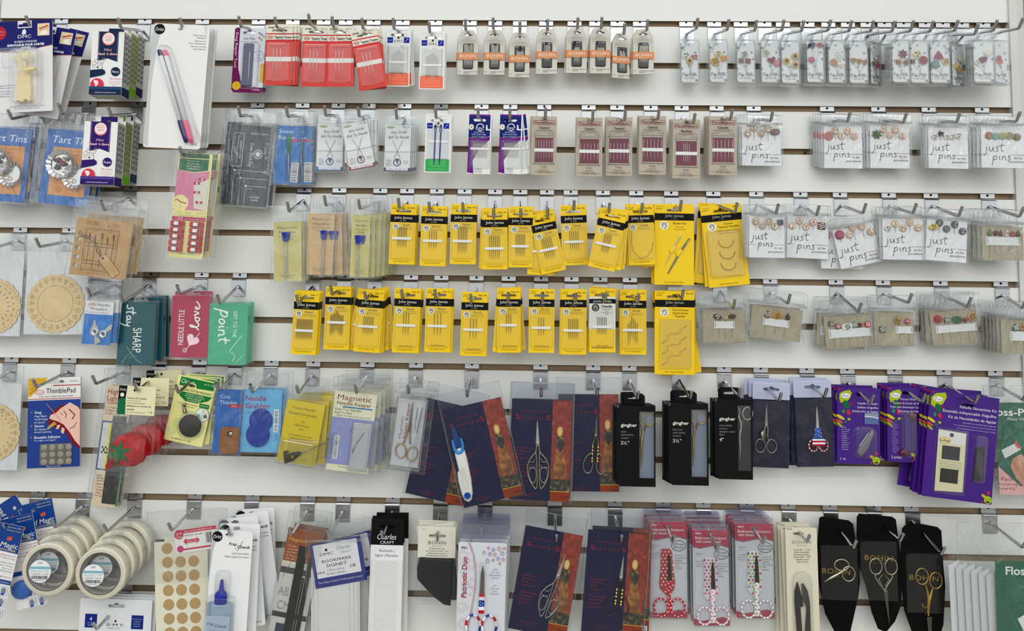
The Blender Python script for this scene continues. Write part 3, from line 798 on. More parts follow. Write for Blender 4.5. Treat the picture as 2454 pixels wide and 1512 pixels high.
# ------------------------------------------------------------------ pins with little clay heads
def pin_head(it, kind, x, y, t, col, col2=None, r=7, ang=0):
    A = Art(); B = None
    fin = 'k'
    if kind == 'disc': A.dome(el(x, y, r, r, 18), (col, fin), t, t + 3)
    elif kind == 'oval': A.dome(rot2(el(x, y, r * 1.35, r * .85, 18), ang, x, y), (col, fin), t, t + 3)
    elif kind == 'heart': A.dome(rot2(heart(x, y, r), ang, x, y), (col, fin), t, t + 3, inset=.3)
    elif kind == 'sq': A.dome(rot2(rr(x - r * .8, y - r * .75, x + r * .8, y + r * .75, 1), ang, x, y), (col, fin), t, t + 3, inset=.2)
    elif kind == 'flower': A.dome(star(x, y, r, 9, .74), (col, fin), t, t + 3, inset=.3)
    elif kind == 'star': A.dome(star(x, y, r, 5, .5, -90 + ang), (col, fin), t, t + 3, inset=.3)
    elif kind == 'tri': A.dome(rot2([(x, y - r), (x + r * .5, y - r * .4), (x + r, y + r * .6), (x, y + r * .9), (x - r, y + r * .6), (x - r * .5, y - r * .4)], ang, x, y), (col, fin), t, t + 3, inset=.25)
    elif kind == 'drop': A.dome(rot2([(x, y - r * 1.2), (x + r * .4, y - r * .4), (x + r * .75, y + r * .4), (x + r * .4, y + r), (x - r * .4, y + r), (x - r * .75, y + r * .4), (x - r * .4, y - r * .4)], ang, x, y), (col, fin), t, t + 3, inset=.3)
    elif kind == 'leaf': A.dome(star(x, y, r, 7, .6), (col, fin), t, t + 3, inset=.3)
    elif kind == 'animal':
        A.dome(rot2([(x - r, y - r * .5), (x - r * .5, y - r), (x + r * .2, y - r * .5), (x + r, y - r * .7), (x + r * .7, y + r * .1), (x + r * .8, y + r), (x + r * .3, y + r * .4), (x - r * .4, y + r * .4), (x - r * .6, y + r), (x - r, y + r * .4)], ang, x, y), (col, fin), t, t + 3, inset=.3)
    z = t + 3.3
    A.z = z
    if col2:
        c2 = (col2, 'p')
        if kind == 'flower': A.circ(x, y, r * .42, c2); A.circ(x, y, r * .25, ('1e140c', 'p'))
        elif kind in ('heart',): A.line([(x - r * .3, y), (x - r * .1, y + r * .35), (x + r * .3, y - r * .05)], 1.1, c2); A.line([(x - r * .7, y - r * .35), (x - r * .2, y - r * .55)], 1.1, c2)
        elif kind in ('disc', 'oval') and col2 in ('1c1b1c', '221c1c', '3a2222', '4a4a40', '1e1c1c', '1a1a1a', '3a1c1c', '30281c', '2c2c3c', '3a3a3a', '262420', 'd8cfc8', '5b4630'):
            for bx, by, br in ((-.35, -.3, .3), (.4, -.1, .24), (-.05, .45, .28), (.25, -.55, .18)): A.poly(el(x + bx * r, y + by * r, br * r, br * r * .8, 9), c2)
        elif kind in ('disc', 'oval', 'sq', 'tri', 'drop'):
            for k in range(-1, 2): A.line(rot2([(x - r * .62, y + k * r * .42), (x + r * .62, y + k * r * .42)], ang + 20, x, y), r * .2, c2)
        else:
            A.circ(x - r * .2, y - r * .1, r * .22, c2); A.circ(x + r * .3, y + r * .1, r * .16, c2)
    return it.put('pin_head', A)
def pin_wire(it, P, r=.38):
    A = Art(); A.tube(P, r, STEEL, n=5)
    return it.put('pin', A)

# ------------------------------------------------------------------ clear cases of three pins
DOT = ['8fb0b3', '5e8b95', '6f9aa2', '3f5f78', '88a9ad']
def pin_case(x, y, w, hook, piv, label, heads, cardw=38, yaw=0, d=None, low=0):
    it = Item('pin_case', label, 'pin case', x, y, d, hook=hook, piv=piv, yaw=yaw)
    H_ = 112 - low
    A = Art(); A.blis(0, 0, w, H_, 8, mt=CASE, r=8, lip=1, t0=-3); A.blis(2, 2, w - 2, H_ - 2, 9.5, mt=CASE, r=7, lip=0, t0=-2.5)
    A.slab(rr(5, -28, w - 6, 2, 4), CASE, -3, -2.6, holes=[el(w / 2 - 4, -14, 3.4)])
    it.put('clear_case', A)
    x0 = (w - cardw) / 2; x1 = x0 + cardw
    A = Art(0); O = rr(x0, 8, x1, 103, 5); A.slab(O, 'e8e9ea', 0, .6)
    for i, (u, v) in enumerate(((.44, .05), (.03, .13), (.85, .25), (.97, .42), (.48, .6), (.02, .67), (.30, .84), (.8, .8), (.93, .97))):
        cx, cy = x0 + u * cardw, 8 + v * 95; r = 3.4
        P = [(min(x1 - .3, max(x0 + .3, a)), min(102, b)) for a, b in el(cx, cy, r, n=14)]
        A.poly(P, DOT[i % 5])
    A.text('Pin-Mini', x0 + cardw / 2, 90, 9, '3c3c40', w=cardw * .86); A.line([(x0 + 5, 94.5), (x1 - 7, 94.5)], .9, '4a5a66')
    it.put('card', A)
    for kind, hx, hy, c1, c2, r, ang in heads:
        X, Y = x0 + hx * cardw, 8 + hy * 95
        it_h = pin_head(it, kind, X, Y, 2.6, c1, c2, r, ang)
        it_h['_s'] = 0
        tx = x0 + cardw * (.5 + (.5 - hx) * .9) + 3; pin_wire(it, [(X, Y + r * .5, 2.2), (tx, 99, 1.6)])
    return it
HK = [(1645, (1669, 68)), (1712, (1743, 71)), (1776, (1809, 73)), (1833, (1874, 72)), (1877, (1921, 74)), (1936, (1985, 72)), (1986, (2035, 74)), (2033, (2087, 74)),
      (2080, (2138, 75)), (2121, (2182, 74)), (2167, (2229, 75)), (2220, (2288, 73)), (2261, (2336, 82)), (2307, (2381, 73)), (2358, (2442, 68))]
CS = [(1628, 95, 48, 38, 0, 'black and white cow pin, red hearts pin and sunflower', [('disc', .28, .34, 'dcdad6', '1c1b1c', 9, 0), ('heart', .78, .37, 'a82c3c', 'efe6e0', 8, 0), ('flower', .48, .48, 'd3a53a', '3a2a14', 9, 0)]),
      (1697, 94, 47, 40, 0, 'bee pin, striped yellow round and honey pot', [('disc', .3, .5, 'd39a2e', '5a3a18', 11, 0), ('oval', .5, .3, 'e0cf9a', '30281c', 8, -10), ('sq', .82, .42, 'c98a1e', None, 9, 5)]),
      (1762, 95, 48, 40, 0, 'patchwork square and two thread spools', [('sq', .42, .3, 'd8d4c8', '2a1a18', 9, 0), ('sq', .22, .47, '5c5b46', '9a6a44', 8, 3), ('sq', .62, .48, '7a2c30', '9a6a44', 8, -6)]),
      (1820, 95, 50, 42, 0, 'cream drop, burgundy heart and pink rose', [('tri', .25, .27, 'e6dcb4', '5a4636', 9, 25), ('heart', .55, .46, '7c2436', None, 11, 15), ('disc', .84, .54, 'c76a80', 'd98a9a', 8, 0)]),
      (1868, 97, 49, 40, 0, 'three small yellow sunflowers', [('flower', .25, .46, 'cfa030', '4a3518', 10, 0), ('flower', .76, .34, 'cfa030', '4a3518', 10, 0), ('flower', .78, .56, 'cfa030', '4a3518', 10, 0)]),
      (1928, 95, 48, 38, 0, 'navy heart, spotted pink bird and pink tulip', [('heart', .3, .08, '2c3850', None, 10, 20), ('oval', .78, .07, 'b8566c', '2c2c3c', 7, -10), ('leaf', .25, .45, 'b4475a', 'd07a88', 10, 0)]),
      (1979, 96, 49, 37, 0, 'white hearts with black curls and a tan ball', [('heart', .66, .32, 'e8e6e0', '24222a', 10, -10), ('disc', .28, .5, 'b5825c', None, 9, 0), ('heart', .78, .54, 'ebe9e3', '24222a', 10, 10)]),
      (2031, 97, 48, 42, 0, 'three orange carrots with green tops', [('tri', .2, .45, 'c07248', '5b7a44', 8, 180), ('tri', .52, .47, 'c07248', '5b7a44', 8, 180), ('tri', .84, .5, 'b96a44', '5b7a44', 8, 170)]),
      (2081, 98, 38, 27, 24, 'cow pin above dark leaf and red berry, turned sideways', [('disc', .7, .32, 'd8d2c6', '221c1c', 9, 0), ('leaf', .2, .5, '4a4c40', None, 7, 0), ('drop', .72, .5, 'a43a50', None, 8, 0)]),
      (2133, 95, 46, 39, 0, 'maroon and brown autumn leaves with acorn', [('leaf', .62, .3, '6a2626', None, 13, 0), ('drop', .3, .5, 'b57a34', '5e3c1c', 9, 60), ('leaf', .8, .52, '7a4430', None, 9, 0)]),
      (2176, 96, 48, 41, 0, 'sliced apple pin, red apple and green block', [('disc', .38, .3, 'dccb9c', '5b4630', 10, 0), ('disc', .72, .45, '84222e', None, 11, 0), ('sq', .12, .48, '5d5a34', None, 7, 0)]),
      (2224, 96, 51, 45, 0, 'magenta triangle ornament, teal striped ball and yellow ball', [('tri', .42, .33, '8e2c56', None, 13, 0), ('disc', .24, .56, '2c5f6c', 'a8b4ae', 10, 25), ('disc', .78, .48, 'd0b878', '6a3238', 9, 0)]),
      (2277, 102, 36, 29, 20, 'cream rose, yellow star and gold pot, turned sideways', [('disc', .82, .3, 'd8d4b8', 'b0ac90', 8, 0), ('star', .3, .52, 'd4b24e', None, 10, 0), ('drop', .7, .6, 'b8842c', None, 9, 0)]),
      (2326, 95, 56, 46, 0, 'white mushroom, burgundy bird and white teardrops', [('heart', .72, .28, 'd9d4c4', None, 11, 0), ('oval', .42, .45, '6c1e2c', None, 9, 20), ('disc', .16, .52, 'dedcd2', '4a4a40', 7, 0)]),
      (2375, 95, 45, 32, 8, 'pink bird pin, at the far right end of the wall', [('oval', .25, .42, 'c9646c', '3a2020', 8, 60), ('disc', .38, .48, 'd9585f', None, 7, 0)])]
for i, ((px, bend), (x, y, w, cw, yaw, desc, heads)) in enumerate(zip(HK, CS)):
    h = Hook(px, 0, bend, 'the pin case with ' + desc)
    r = (x + w / 2 - 1261) / (px - 1261) if px > 1300 else 1.02
    d = max(.016, min(.06, 1.2906 * (1 - 1 / r) + .003))
    it = pin_case(x, y, w, h, (x + w / 2 - 4, y - 12), 'clear pin case holding ' + desc, heads, cw, yaw=yaw, d=d)
    nb = 3 if i in (9, 13, 5) else (1 if d < .03 else 2)
    copies(it, nb, 7 if d > .03 else 5, jit=[(-1, 0, 0)] * 4, what='clear case, stack of the ' + desc.split(' and ')[0].split(',')[0])
# bare screws sunk in the grooves
for px, k, lb in ((2403, 0, 'dark screw in the top groove past the last pin case'), (1929, 3, 'small dark screw in the groove right of the MEOW pin bag')):
    p_ = at(px, pix((at(px, 60, 0).x, 0, -PITCHZ * k))[1] + 7, -.0065)
    it = Item('wall_screw', lb.replace('right of', 'beside'), 'screw', px, pix(p_)[1], .001)
    it.o.location = (p_.x, .0060, -PITCHZ * k - .0053)
    A = Art(); A.lathe([(3.6, -1), (3.6, .4), (2.6, 1.4), (.6, 1.5)], 0, 0, 0, DARKSTEEL, n=12, axis='t'); A.z = 1.55; A.rect(-2.2, -.4, 2.2, .4, '15120e'); A.rect(-.4, -2.2, .4, 2.2, '15120e'); it.put('screw_head', A)
# ------------------------------------------------------------------ row 2
def bag_part(it, x0, y0, x1, y1, t=4, tb=-3, hole=None, seed=1, amp=1.5, zip_y=None, mt=None, name='plastic_bag'):
    A = Art(); A.film(x0, y0, x1, y1, t, mt=mt, amp=amp, seed=seed, pull=hole, curl=1.0)
    A.film(x0, y0 - 1, x1, y1 - 1, tb, mt=mt, amp=amp * .6, seed=seed + 5)
    if zip_y is not None:
        for k in (0, 3.4): A.tube([(x0 + 1, zip_y + k, t + 1), (x0 + (x1 - x0) * .5, zip_y + k + .8, t + 1.6), (x1 - 1, zip_y + k, t + 1)], .8, SEAM, n=5)
    A.tube([(x0, y0, t + .4), (x0 + (x1 - x0) * .4, y0 - .6, t + .8), (x1, y0, t + .4)], .4, SEAM, n=5)
    for xx in (x0 + .5, x1 - .5): A.tube([(xx, y0, t * .5), (xx + .4, (y0 + y1) / 2, t * .5), (xx, y1, t * .5)], .45, SEAM, n=5)
    return it.put(name, A)
def holes_bag(): pass

# tart tins
for i, (px, k, bend, x, y, a, w, hh, piv, bx, lb, n) in enumerate((
    (92, 2, (28, 285), -40, 304, -3, 120, 176, (45, 283), (-32, -30, 140, 182), 'glossy blue bag of metal tart tins, cut by the frame edge', 2),
    (215, 2, (148, 272), 117, 308, -5, 120, 180, (172, 271), (-12, -38, 132, 182), 'glossy blue bag of metal tart tins beside purple box', 2))):
    h = Hook(px, k, bend, 'the ' + lb.split(',')[0] + (' hung first' if i == 0 else ''))
    it = Item('tart_tin_bag', lb, 'bag', x, y, .048, a=a, hook=h, piv=piv)
    A = Art(); A.slab(rr(0, 0, w, hh), ('0a66b6', 'g'), 0, 1)
    A.text('Tart Tins', w * .52, 32, 17, 'dfe9f4', w=w * .8, ital=.12)
    A.rect(20, 42, w - 12, 158, 'd8955a'); A.text('Fabric Tart Tins', w / 2 + 4, 52, 5, 'a8662e', w=66); A.text('Needles/Beads', w / 2 + 4, 60, 3.6, 'a8662e', w=40)
    A.circ(46, 160 - 16, 8, 'c37f45'); A.ring(84, 140, 8, .8, 'a3693a')
    it.put('card', A)
    for cx, cy, r, t in ((84, 110, 30, 3), (48, 84, 34, 6)):
        A = Art(); nn = 36
        prof = [(r * .7, 0), (r * .74, 3), (r, 8)]
        vs = []
        for rad, hh_ in prof:
            for q in range(nn): 
                rq = rad * (1 + (.035 if q % 2 else -.035) * (1 if rad > r * .72 else .3)); vs.append((cx + rq * math.cos(2 * math.pi * q / nn), cy + rq * math.sin(2 * math.pi * q / nn), t + hh_))
        fs = [(a_ * nn + q, a_ * nn + (q + 1) % nn, (a_ + 1) * nn + (q + 1) % nn, (a_ + 1) * nn + q) for a_ in range(2) for q in range(nn)] + [tuple(range(nn))]
        A.add(vs, fs, ('d2d2d4', 'm')); it.put('tart_tin', A, skip=(t == 3))
    for cx, cy, r, ang, c in ((38, 76, 9, 20, '5a2436'), (52, 82, 9, -30, '7a3a4a'), (40, 92, 8, 70, '40302c'), (58, 70, 7, 10, '8a7f7a')):
        A = Art(); A.dome(rot2(heart(cx, cy, r), ang, cx, cy), (c, 'f'), 9, 13); it.put('charm', A, skip=True)
    A = Art(); A.tube([(52, 118, 8), (70, 114, 9), (84, 118, 9), (80, 126, 8), (66, 122, 8)], 1, GOLD); it.put('brass_pin', A, skip=True)
    bag_part(it, *bx, t=17, tb=-4, hole=(piv[0] - x, piv[1] - y), seed=i + 2, amp=4.5)
    copies(it, 1, 22, jit=[(2, -1, 2)], what='glossy blue tart tin bag ' + ('at the frame edge' if i == 0 else 'beside purple box'))

# cross stitch key
h = Hook(617, 2, (576, 278), 'the dark grey stitching gauges')
it = Item('stitch_gauge', 'dark grey cross stitch gauge card with white rules in clear sleeve', 'gauge', 546, 293, None, a=-4, hook=h, piv=(600, 281))
A = Art(); w, hh = 112, 197; W_ = 'd8dde0'
A.slab(rr(0, 0, w, hh), ('474c54', 'g'), 0, 1)
A.text('Cross Stitch Key', 61, 46, 9, W_, w=58, rot=-90, al='l', ital=.2)
A.ring(81, 72, 11.5, 1.2, W_); A.ring(81, 72, 8.5, .7, W_); A.poly(star(81, 72, 7, 5, .7), W_)
A.frame(18, 24, 44, 104, 1, W_); A.text('REFERENCE GUIDE', 36, 42, 4.4, W_, w=44, rot=-90, al='l'); A.text('FLOSS STRANDS   NEEDLE SIZE', 29.5, 30, 3.4, W_, w=66, rot=-90, al='l')
for q in range(5): A.text('%d count  2 strands  size %d' % (11 + q * 2, 22 + q), 25.5 - q * 1.5, 33, 1.6, 'aab0b4', w=58, rot=-90, al='l')
A.text('CLOTH COUNTER', 11, 80, 4.2, W_, w=44, rot=-90, al='l'); A.text('RULER', 96, 54, 4.2, W_, w=18, rot=-90, al='l')
A.text('CLOTH COUNTER', 80, 21, 4.2, W_, w=42, rot=180)
for q in range(46): A.rect(w - (7 if q % 4 == 0 else 4), 3 + q * 2.6, w, 3.7 + q * 2.6, W_); A.z -= A.step
for q in range(40): A.rect(34 + q * 1.9, 0, 34.6 + q * 1.9, 6 if q % 5 == 0 else 3.5, W_); A.z -= A.step
for q in range(5):
    for z in range(12): A.rect(0, 6 + q * 37 + z * 2.5, 3, 6.6 + q * 37 + z * 2.5, W_); A.z -= A.step
    A.line([(3, 5 + q * 37), (9, 5 + q * 37), (9, 12 + q * 37)], .6, W_); A.text('%d count' % (11 + q), 7.5, 14 + q * 37, 2.6, W_, w=17, rot=-90, al='l')
for q, (u, v, tx) in enumerate(((30, 114, '2 ½"'), (46, 132, '2"'), (61, 150, '1 ½"'))):
    A.line([(u, hh - 2), (u, v), (w - 2, v)], .9, W_); A.circ(u, v, 2.4, W_); A.text(tx, u + 10, v + 9, 5, W_)
for v, tx in ((52, '1'), (86, '2'), (120, '3')): A.ring(103, v - 6, 3.5, .7, W_); A.text(tx, 103, v - 4.4, 3.4, W_)
A.lines(['CORNER', 'GUIDE'], 85, 178, 4.4, 7, W_, w=None)
it.put('card', A)
bag_part(it, -10, -30, 118, 202, t=2.6, tb=-1.5, hole=(54, -12), seed=4, amp=.8, mt=BAG)
copies(it, 3, 3.4, jit=[(2, -2, -.5), (5, -3, 1.8), (8, 0, 1)], what='dark grey cross stitch gauge')

# seam rippers
h = Hook(724.5, 2, (690, 279), 'the blue seam ripper cards')
it = Item('seam_ripper_pack', 'blue card with a green handled seam ripper and white barcode', 'seam ripper', 665, 300, None, a=-3, hook=h, piv=(712, 282))
A = Art(); A.slab(rr(0, 0, 60, 141), ('0c70bc', 'g'), 0, 1)
A.text('Seam', 6, 18, 9, 'd5e4f2', al='l', w=34); A.text('Ripper', 6, 33, 9, 'd5e4f2', al='l', w=40); A.rect(36, 32, 59, 38, 'b3246e')
A.text('Two Part', 8, 102, 4, '1c4f8c', w=22, rot=90); A.bars(44, 90, 58, 134, vert=True)
it.put('card', A)
A = Art(); A.tube([(31, 22, 5), (31, 30, 5), (34, 68, 5)], [2.4, 4.5, 3.8], ('3f8f4a', 'v'), n=8); hd = it.put('handle', A)
A = Art(); A.tube([(34, 68, 5), (37, 100, 5), (38, 120, 4), (37, 128, 4)], [1.4, 1.1, .9, .3], STEEL); A.tube([(38, 112, 4), (42, 120, 4)], .8, STEEL); it.put('blade', A)
A = Art(); A.tube([(34, 70, 5), (38, 135, 5)], 5, BLI, n=10); it.put('cap', A)
bag_part(it, -6, -34, 64, 145, t=9, tb=-2, hole=(42, -18), seed=6, amp=2)
copies(it, 3, 6, jit=[(22, 0, 3.5), (24, 0, 3), (26, 1, 3.4)], what='blue seam ripper card with white barcode')

# ball tip needles
for px, bend, x, y, a, piv, c, nb, jit, lb in (
    (811, (781, 277), 763, 297, -.4, (800, 280), '2f6fae', 2, [(-3, 0, -.4), (-2, 0, 0)], 'clear case of ball tip needles, blue bottom stripe'),
    (884, (861, 279), 819, 300, 11.5, (868, 286), '8e1e3a', 4, [(6, -4, -9), (12, -5, -9), (20, -5, -10), (24, -4, -11)], 'tilted clear case of ball tip needles, crimson stripe'),
    (969, (951, 284), 924, 299, -.6, (962, 287), '5b2a7a', 4, [(4, 1, -.6), (8, 1, -.5), (11, 1, 0), (13, 0, 0)], 'clear case of ball tip needles, violet bottom stripe')):
    h = Hook(px, 2, bend, 'the ' + lb)
    it = Item('ball_tip_needle_case', lb, 'needle case', x, y, None, a=a, hook=h, piv=piv)
    A = Art(); w, hh = 62, 113; A.slab(rr(0, 0, w, hh, 1), 'e6e7e9', 0, .8)
    A.poly(el(13, 6, 10.5, 3, 16), '8f9c6a'); A.text('SULLIVAN', 13, 7.3, 2.6, 'eef0e2', w=16); A.text('Size 28', w - 4, 6, 3.6, c, al='r', w=16)
    A.text('Easy Guide', w / 2 + 2, 21, 7, '2a2a2c', w=37, ital=.3, rot=2); A.text('Ball-Tip Needle', w / 2 + 2, 33, 7, '2a2a2c', w=50, ital=.3, rot=1)
    A.rect(0, 65, w, 66, '888888')
    A.ring(w / 2, 91, 9.5, 1.6, c); A.ring(w / 2, 91, 7.6, .6, '555566'); A.poly([(w / 2 - 4, 83), (w / 2 + 3, 85), (w / 2 + 4, 94), (w / 2 - 1, 96)], '4a4a4e'); A.ring(w / 2 + 1, 93, 3, .9, 'f2f2f2')
    A.lines(['Glides', 'Comfort', 'Seamlessly', 'Sharp'], 11, 87, 2.6, 4, '555555', w=13); A.lines(['Nickel', 'Finish'], w - 10, 89, 2.6, 4, '555555', w=11)
    A.rect(0, 104, w, hh - .5, c); A.rect(5, 104, w - 5, 110.5, 'f0f0f2'); A.text('2 BALL-TIP NEEDLES', w / 2, 109, 3.6, c, w=46)
    it.put('card', A)
    B = Art(1.2); B.slab(rr(1, 50, w - 1, 65), 'ecedef', .9, 1.7); it.put('paper_band', B)
    for sg in (-1, 1): A = Art(); A.tube([(w / 2 + sg * 12, 38, 2.6), (w / 2 - sg * 7, 80, 2.2)], .55, STEEL, n=5); it.put('needle', A, skip=True)
    A = Art(); A.blis(-2, -1, w + 2, hh + 2, 5, mt=CASE, r=3, lip=2, t0=-1.5); A.slab(rr(0, -22, w, -1, 3), CASE, -1.4, -.9, holes=[euro(w / 2, -11, 28, 6)]); it.put('clear_case', A)
    copies(it, nb, 5, jit=jit, what='case of ball tip needles, ' + lb.split(', ')[1].replace('tilted ', ''))

# quilting needle cards
for i, (px, bend, x, y, a, piv, n, jit, lb) in enumerate((
    (1154, (1146, 283), 1125, 274, -1.3, (1148, 287), 2, [(1, 0, .3), (2, 0, .2)], 'purple and navy quilting card beside the blue plastic needles'),
    (1223, (1222, 284), 1199, 274, -1.2, (1221, 287), 2, [(2, 3, 6.5), (12, 2, 7)], 'purple and navy quilting card with tilted one behind'))):
    h = Hook(px, 2, bend, 'the ' + lb)
    it = Item('quilting_needle_card', lb, 'needle card', x, y, None, a=a, hook=h, piv=piv)
    A = Art(); w, hh = 54, 144; A.slab(rr(0, 0, w, hh), 'e8e8e6', 0, 1, holes=[euro(24, 14, 34, 7)])
    A.poly([(0, 0), (w - 3, 0), (w - 3, 4), (0, 4)], '6f2a86')
    A.poly([(0, 4), (w - 3, 4), (w - 3, 52), (26, 59), (0, 56)], '1f2a72', holes=[euro(24, 14, 34, 7)])
    A.poly([(0, 57), (26, 60), (w - 3, 53), (w - 3, 61), (26, 86), (12, 112), (15, 143), (0, 141)], '6c2480')
    A.line([(0, 56.5), (26, 59.5), (w - 3, 53)], .9, 'c07a60')
    A.circ(6, 31, 6, 'f0ead6', ry=7); A.text('89'[i], 6, 34, 6, '20204a'); A.poly([(41, 25), (44, 25), (45, 35), (51, 35), (51, 38), (41, 38)], 'f4f4f4')
    A.ring(27, 31, 9.5, 2.4, 'e8e8f2'); A.rect(16, 32, 38, 38, '1f2a72'); A.text('DMC', 27, 37, 6, 'f2f2fa', w=20, bold=.03)
    A.lines(['QUILTING', 'PATCHWORK', 'ACOLCHADO'], 25, 45, 3.8, 5.6, 'c4cdf0', w=None)
    A.lines(['20 NEEDLES', '20 AIGUILLES', '20 AGUJAS'], 26, 133, 2.2, 3.8, '555577', w=18)
    A.text('DMCR-CLA-1', 26, 73, 4.4, '3e1648', w=34)
    it.put('card', A)
    B = Art(); B.slab(rr(6, 81, 50, 86), ('f4f4f3', 'g'), 1.4, 3.4); it.put('plastic_bar', B)
    it.needles([12 + q * 1.8 for q in range(20)], 68, 106, 2.4, r=.4, mt=m('c9c4b2', 'm'), var=[0, 1, 0])
    B = Art(1.1); B.blis(5, 64, w - 2, 130, 5, r=3, lip=2); it.put('blister', B)
    copies(it, n, 3.4, jit=jit, what='purple and navy quilting card' + (' beside plastic needles' if i == 0 else ', tilted stack'))

# taupe spool cards
PM = [(1304.5, (1307, 282), 1275, 279, 60, (1306, 286), 'Tapestry', 7, 2, 0, 'taupe spool card standing apart beside the purple quilting cards'),
      (1411, (1420, 288), 1382, 282, 62, (1414, 288), 'Tapestry', 6, 1, 0, 'taupe spool card with one short needle in its middle'),
      (1479.5, (1497, 287), 1452.5, 281, 63, (1486, 288), 'Tapestry', 6, 1, 0, 'taupe spool card with six short needles, third of its kind'),
      (1560, (1577, 284), 1532, 278, 64, (1567, 286), 'Tapestry', 6, 2, 0, 'taupe spool card with thin needles, fourth of its kind'),
      (1634, (1662, 296), 1612, 287, 65, (1647, 293), 'Beading', 4, 3, 0, 'taupe spool card reading Beading, hanging lowest of its kind'),
      (1718, (1751, 285), 1699, 279, 66, (1731, 287), 'Chenille', 6, 4, 0, 'taupe spool card reading Chenille, last before the pins')]
for i, (px, bend, x, y, w, piv, word, nn, nb, yaw, lb) in enumerate(PM):
    h = Hook(px, 2, bend, 'the ' + lb)
    it = Item('spool_needle_card', lb, 'needle card', x, y, None, a=-.6, hook=h, piv=piv)
    A = Art(); hh = 142; R_ = '7c2a3a'
    A.slab(rr(0, 0, w, hh), 'b9ae9f', 0, 2.2, holes=[el(w / 2, 7, 3.6)], side='a59a8a')
    A.ring(w / 2, 7, 6.4, .9, R_); A.frame(3, 10, w - 3, 20, .9, R_); A.rect(w / 2 - 4, 9, w / 2 + 4, 11, 'b9ae9f'); A.poly([(w/2-4,11),(w/2+4,11),(w/2+4,11.2),(w/2-4,11.2)], R_)
    A.text('Piecemakers', w / 2, 18, 6, R_, w=w - 13, bold=.015)
    A.text(word, w / 2, 29.5, 4.8, '4a3c38', w=24, bold=.02); A.line([(w / 2 - 14, 24), (w / 2 - 12, 31), (w / 2 + 12, 31), (w / 2 + 14, 24)], .5, '6b5a54')
    A.text('Fine Sewing Needles', w / 2, 37, 3, '6b5a54', w=38); A.text('Size 22', 14, 43, 2.8, '5a4a44', w=14); A.text('6 Needles', w - 14, 43, 2.8, '5a4a44', w=15)
    A.line([(8, 45), (8, 36), (12, 33), (w - 12, 33), (w - 8, 36), (w - 8, 45)], .5, '7b6b62')
    A.line([(5, 47), (w - 5, 47), (w - 11, 52), (w - 11, 110), (w - 5, 115), (5, 115), (11, 110), (11, 52), (5, 47)], .8, '5f4b46')
    A.rect(8, 52, w - 8, 111, '6f1f38')
    A.text('PUSH', w / 2, 124, 4, '5a3a3c', w=13); A.lines(['Piecemakers', '1720 Adams Avenue', 'Costa Mesa, CA 92626'], w / 2, 129, 2.6, 4.2, '5a4a44', w=None); A.line([(3, 134.5), (w - 3, 134.5)], .4, '5a4a44')
    it.put('card', A)
    B = Art(); B.slab(rr(7, 78, w - 7, 86), ('efefed', 'p'), 3.2, 4.0); it.put('paper_band', B)
    sp = (w - 22) / max(1, nn - 1) if nn > 4 else 4.5; x0 = (w - sp * (nn - 1)) / 2
    it.needles([x0 + q * sp for q in range(nn)], 55 + (6 if nb < 2 else 0), 108, 3.0, r=.5, mt=m('d8cfc8', 'm'), var=[0, 1, 0, 2])
    B = Art(2.3); B.blis(4, 38, w - 4, 116, 3, r=3, lip=1.5); it.put('blister', B)
    copies(it, nb, 4, jit=[(-2, 0, 0), (-4, 0, .3), (-5, 1, 0), (-7, 0, 0)][:nb], what='taupe spool card in the %s stack of its kind' % ('first', 'second', 'third', 'fourth', 'fifth', 'sixth')[i])
# ------------------------------------------------------------------ lettered button pins
JUST = [[(0, -26), (1, -14), (-2, 0), (-8, 8), (-13, 6)], [(2, -34), (3, -33)], [(12, -26), (10, -14), (14, -8), (22, -14), (25, -26)], [(25, -26), (24, -12), (29, -9)],
        [(45, -24), (38, -28), (36, -22), (44, -16), (42, -9), (33, -9)], [(58, -42), (54, -20), (57, -8), (64, -12)], [(46, -30), (68, -33)]]
PINS = [[(2, -20), (0, 0), (-4, 20)], [(2, -12), (10, -22), (17, -16), (12, -4), (2, -4)], [(27, -20), (25, -6), (30, -3)], [(29, -29), (30, -28)],
        [(39, -20), (37, -3)], [(38, -10), (46, -21), (52, -16), (50, -3), (55, -3)], [(72, -18), (64, -22), (62, -15), (71, -10), (69, -2), (59, -2)]]
def just_card(A, w, hh, cut=30):
    A.slab(rr(0, 0, w, cut), 'e4e3e6', 0, .8)
    for k in range(5):
        A.circ(8 + k * (w - 16) / 4, 6, .7, '8a8a90'); A.circ(8 + k * (w - 16) / 4 + 4, 15, .7, '8a8a90')
    A.slab(rr(-.5, cut, w + .5, hh), 'e6e6ea', -.2, 2.4)
    s = w / 98.0 * .62
    stroke(A, JUST, w * .11, cut + 34 * w / 98, s, 1.5, '1c1c1e'); stroke(A, PINS, w * .26, cut + 50 * w / 98, s * .9, 1.5, '1c1c1e')
    A.line([(0, cut + 37), (w * .12, cut + 37)], .8, '3a2e2e'); A.circ(w * .15, cut + 37, .6, '333333'); A.circ(w * .64, cut + 37, .6, '333333'); A.line([(w * .68, cut + 37), (w, cut + 37)], .8, '7a4444')
    A.text('for fun', w - 6, cut + 47, 5, '303032', al='r', w=19); A.text('pincushions', w - 3, cut + 56, 5, '303032', al='r', w=35)
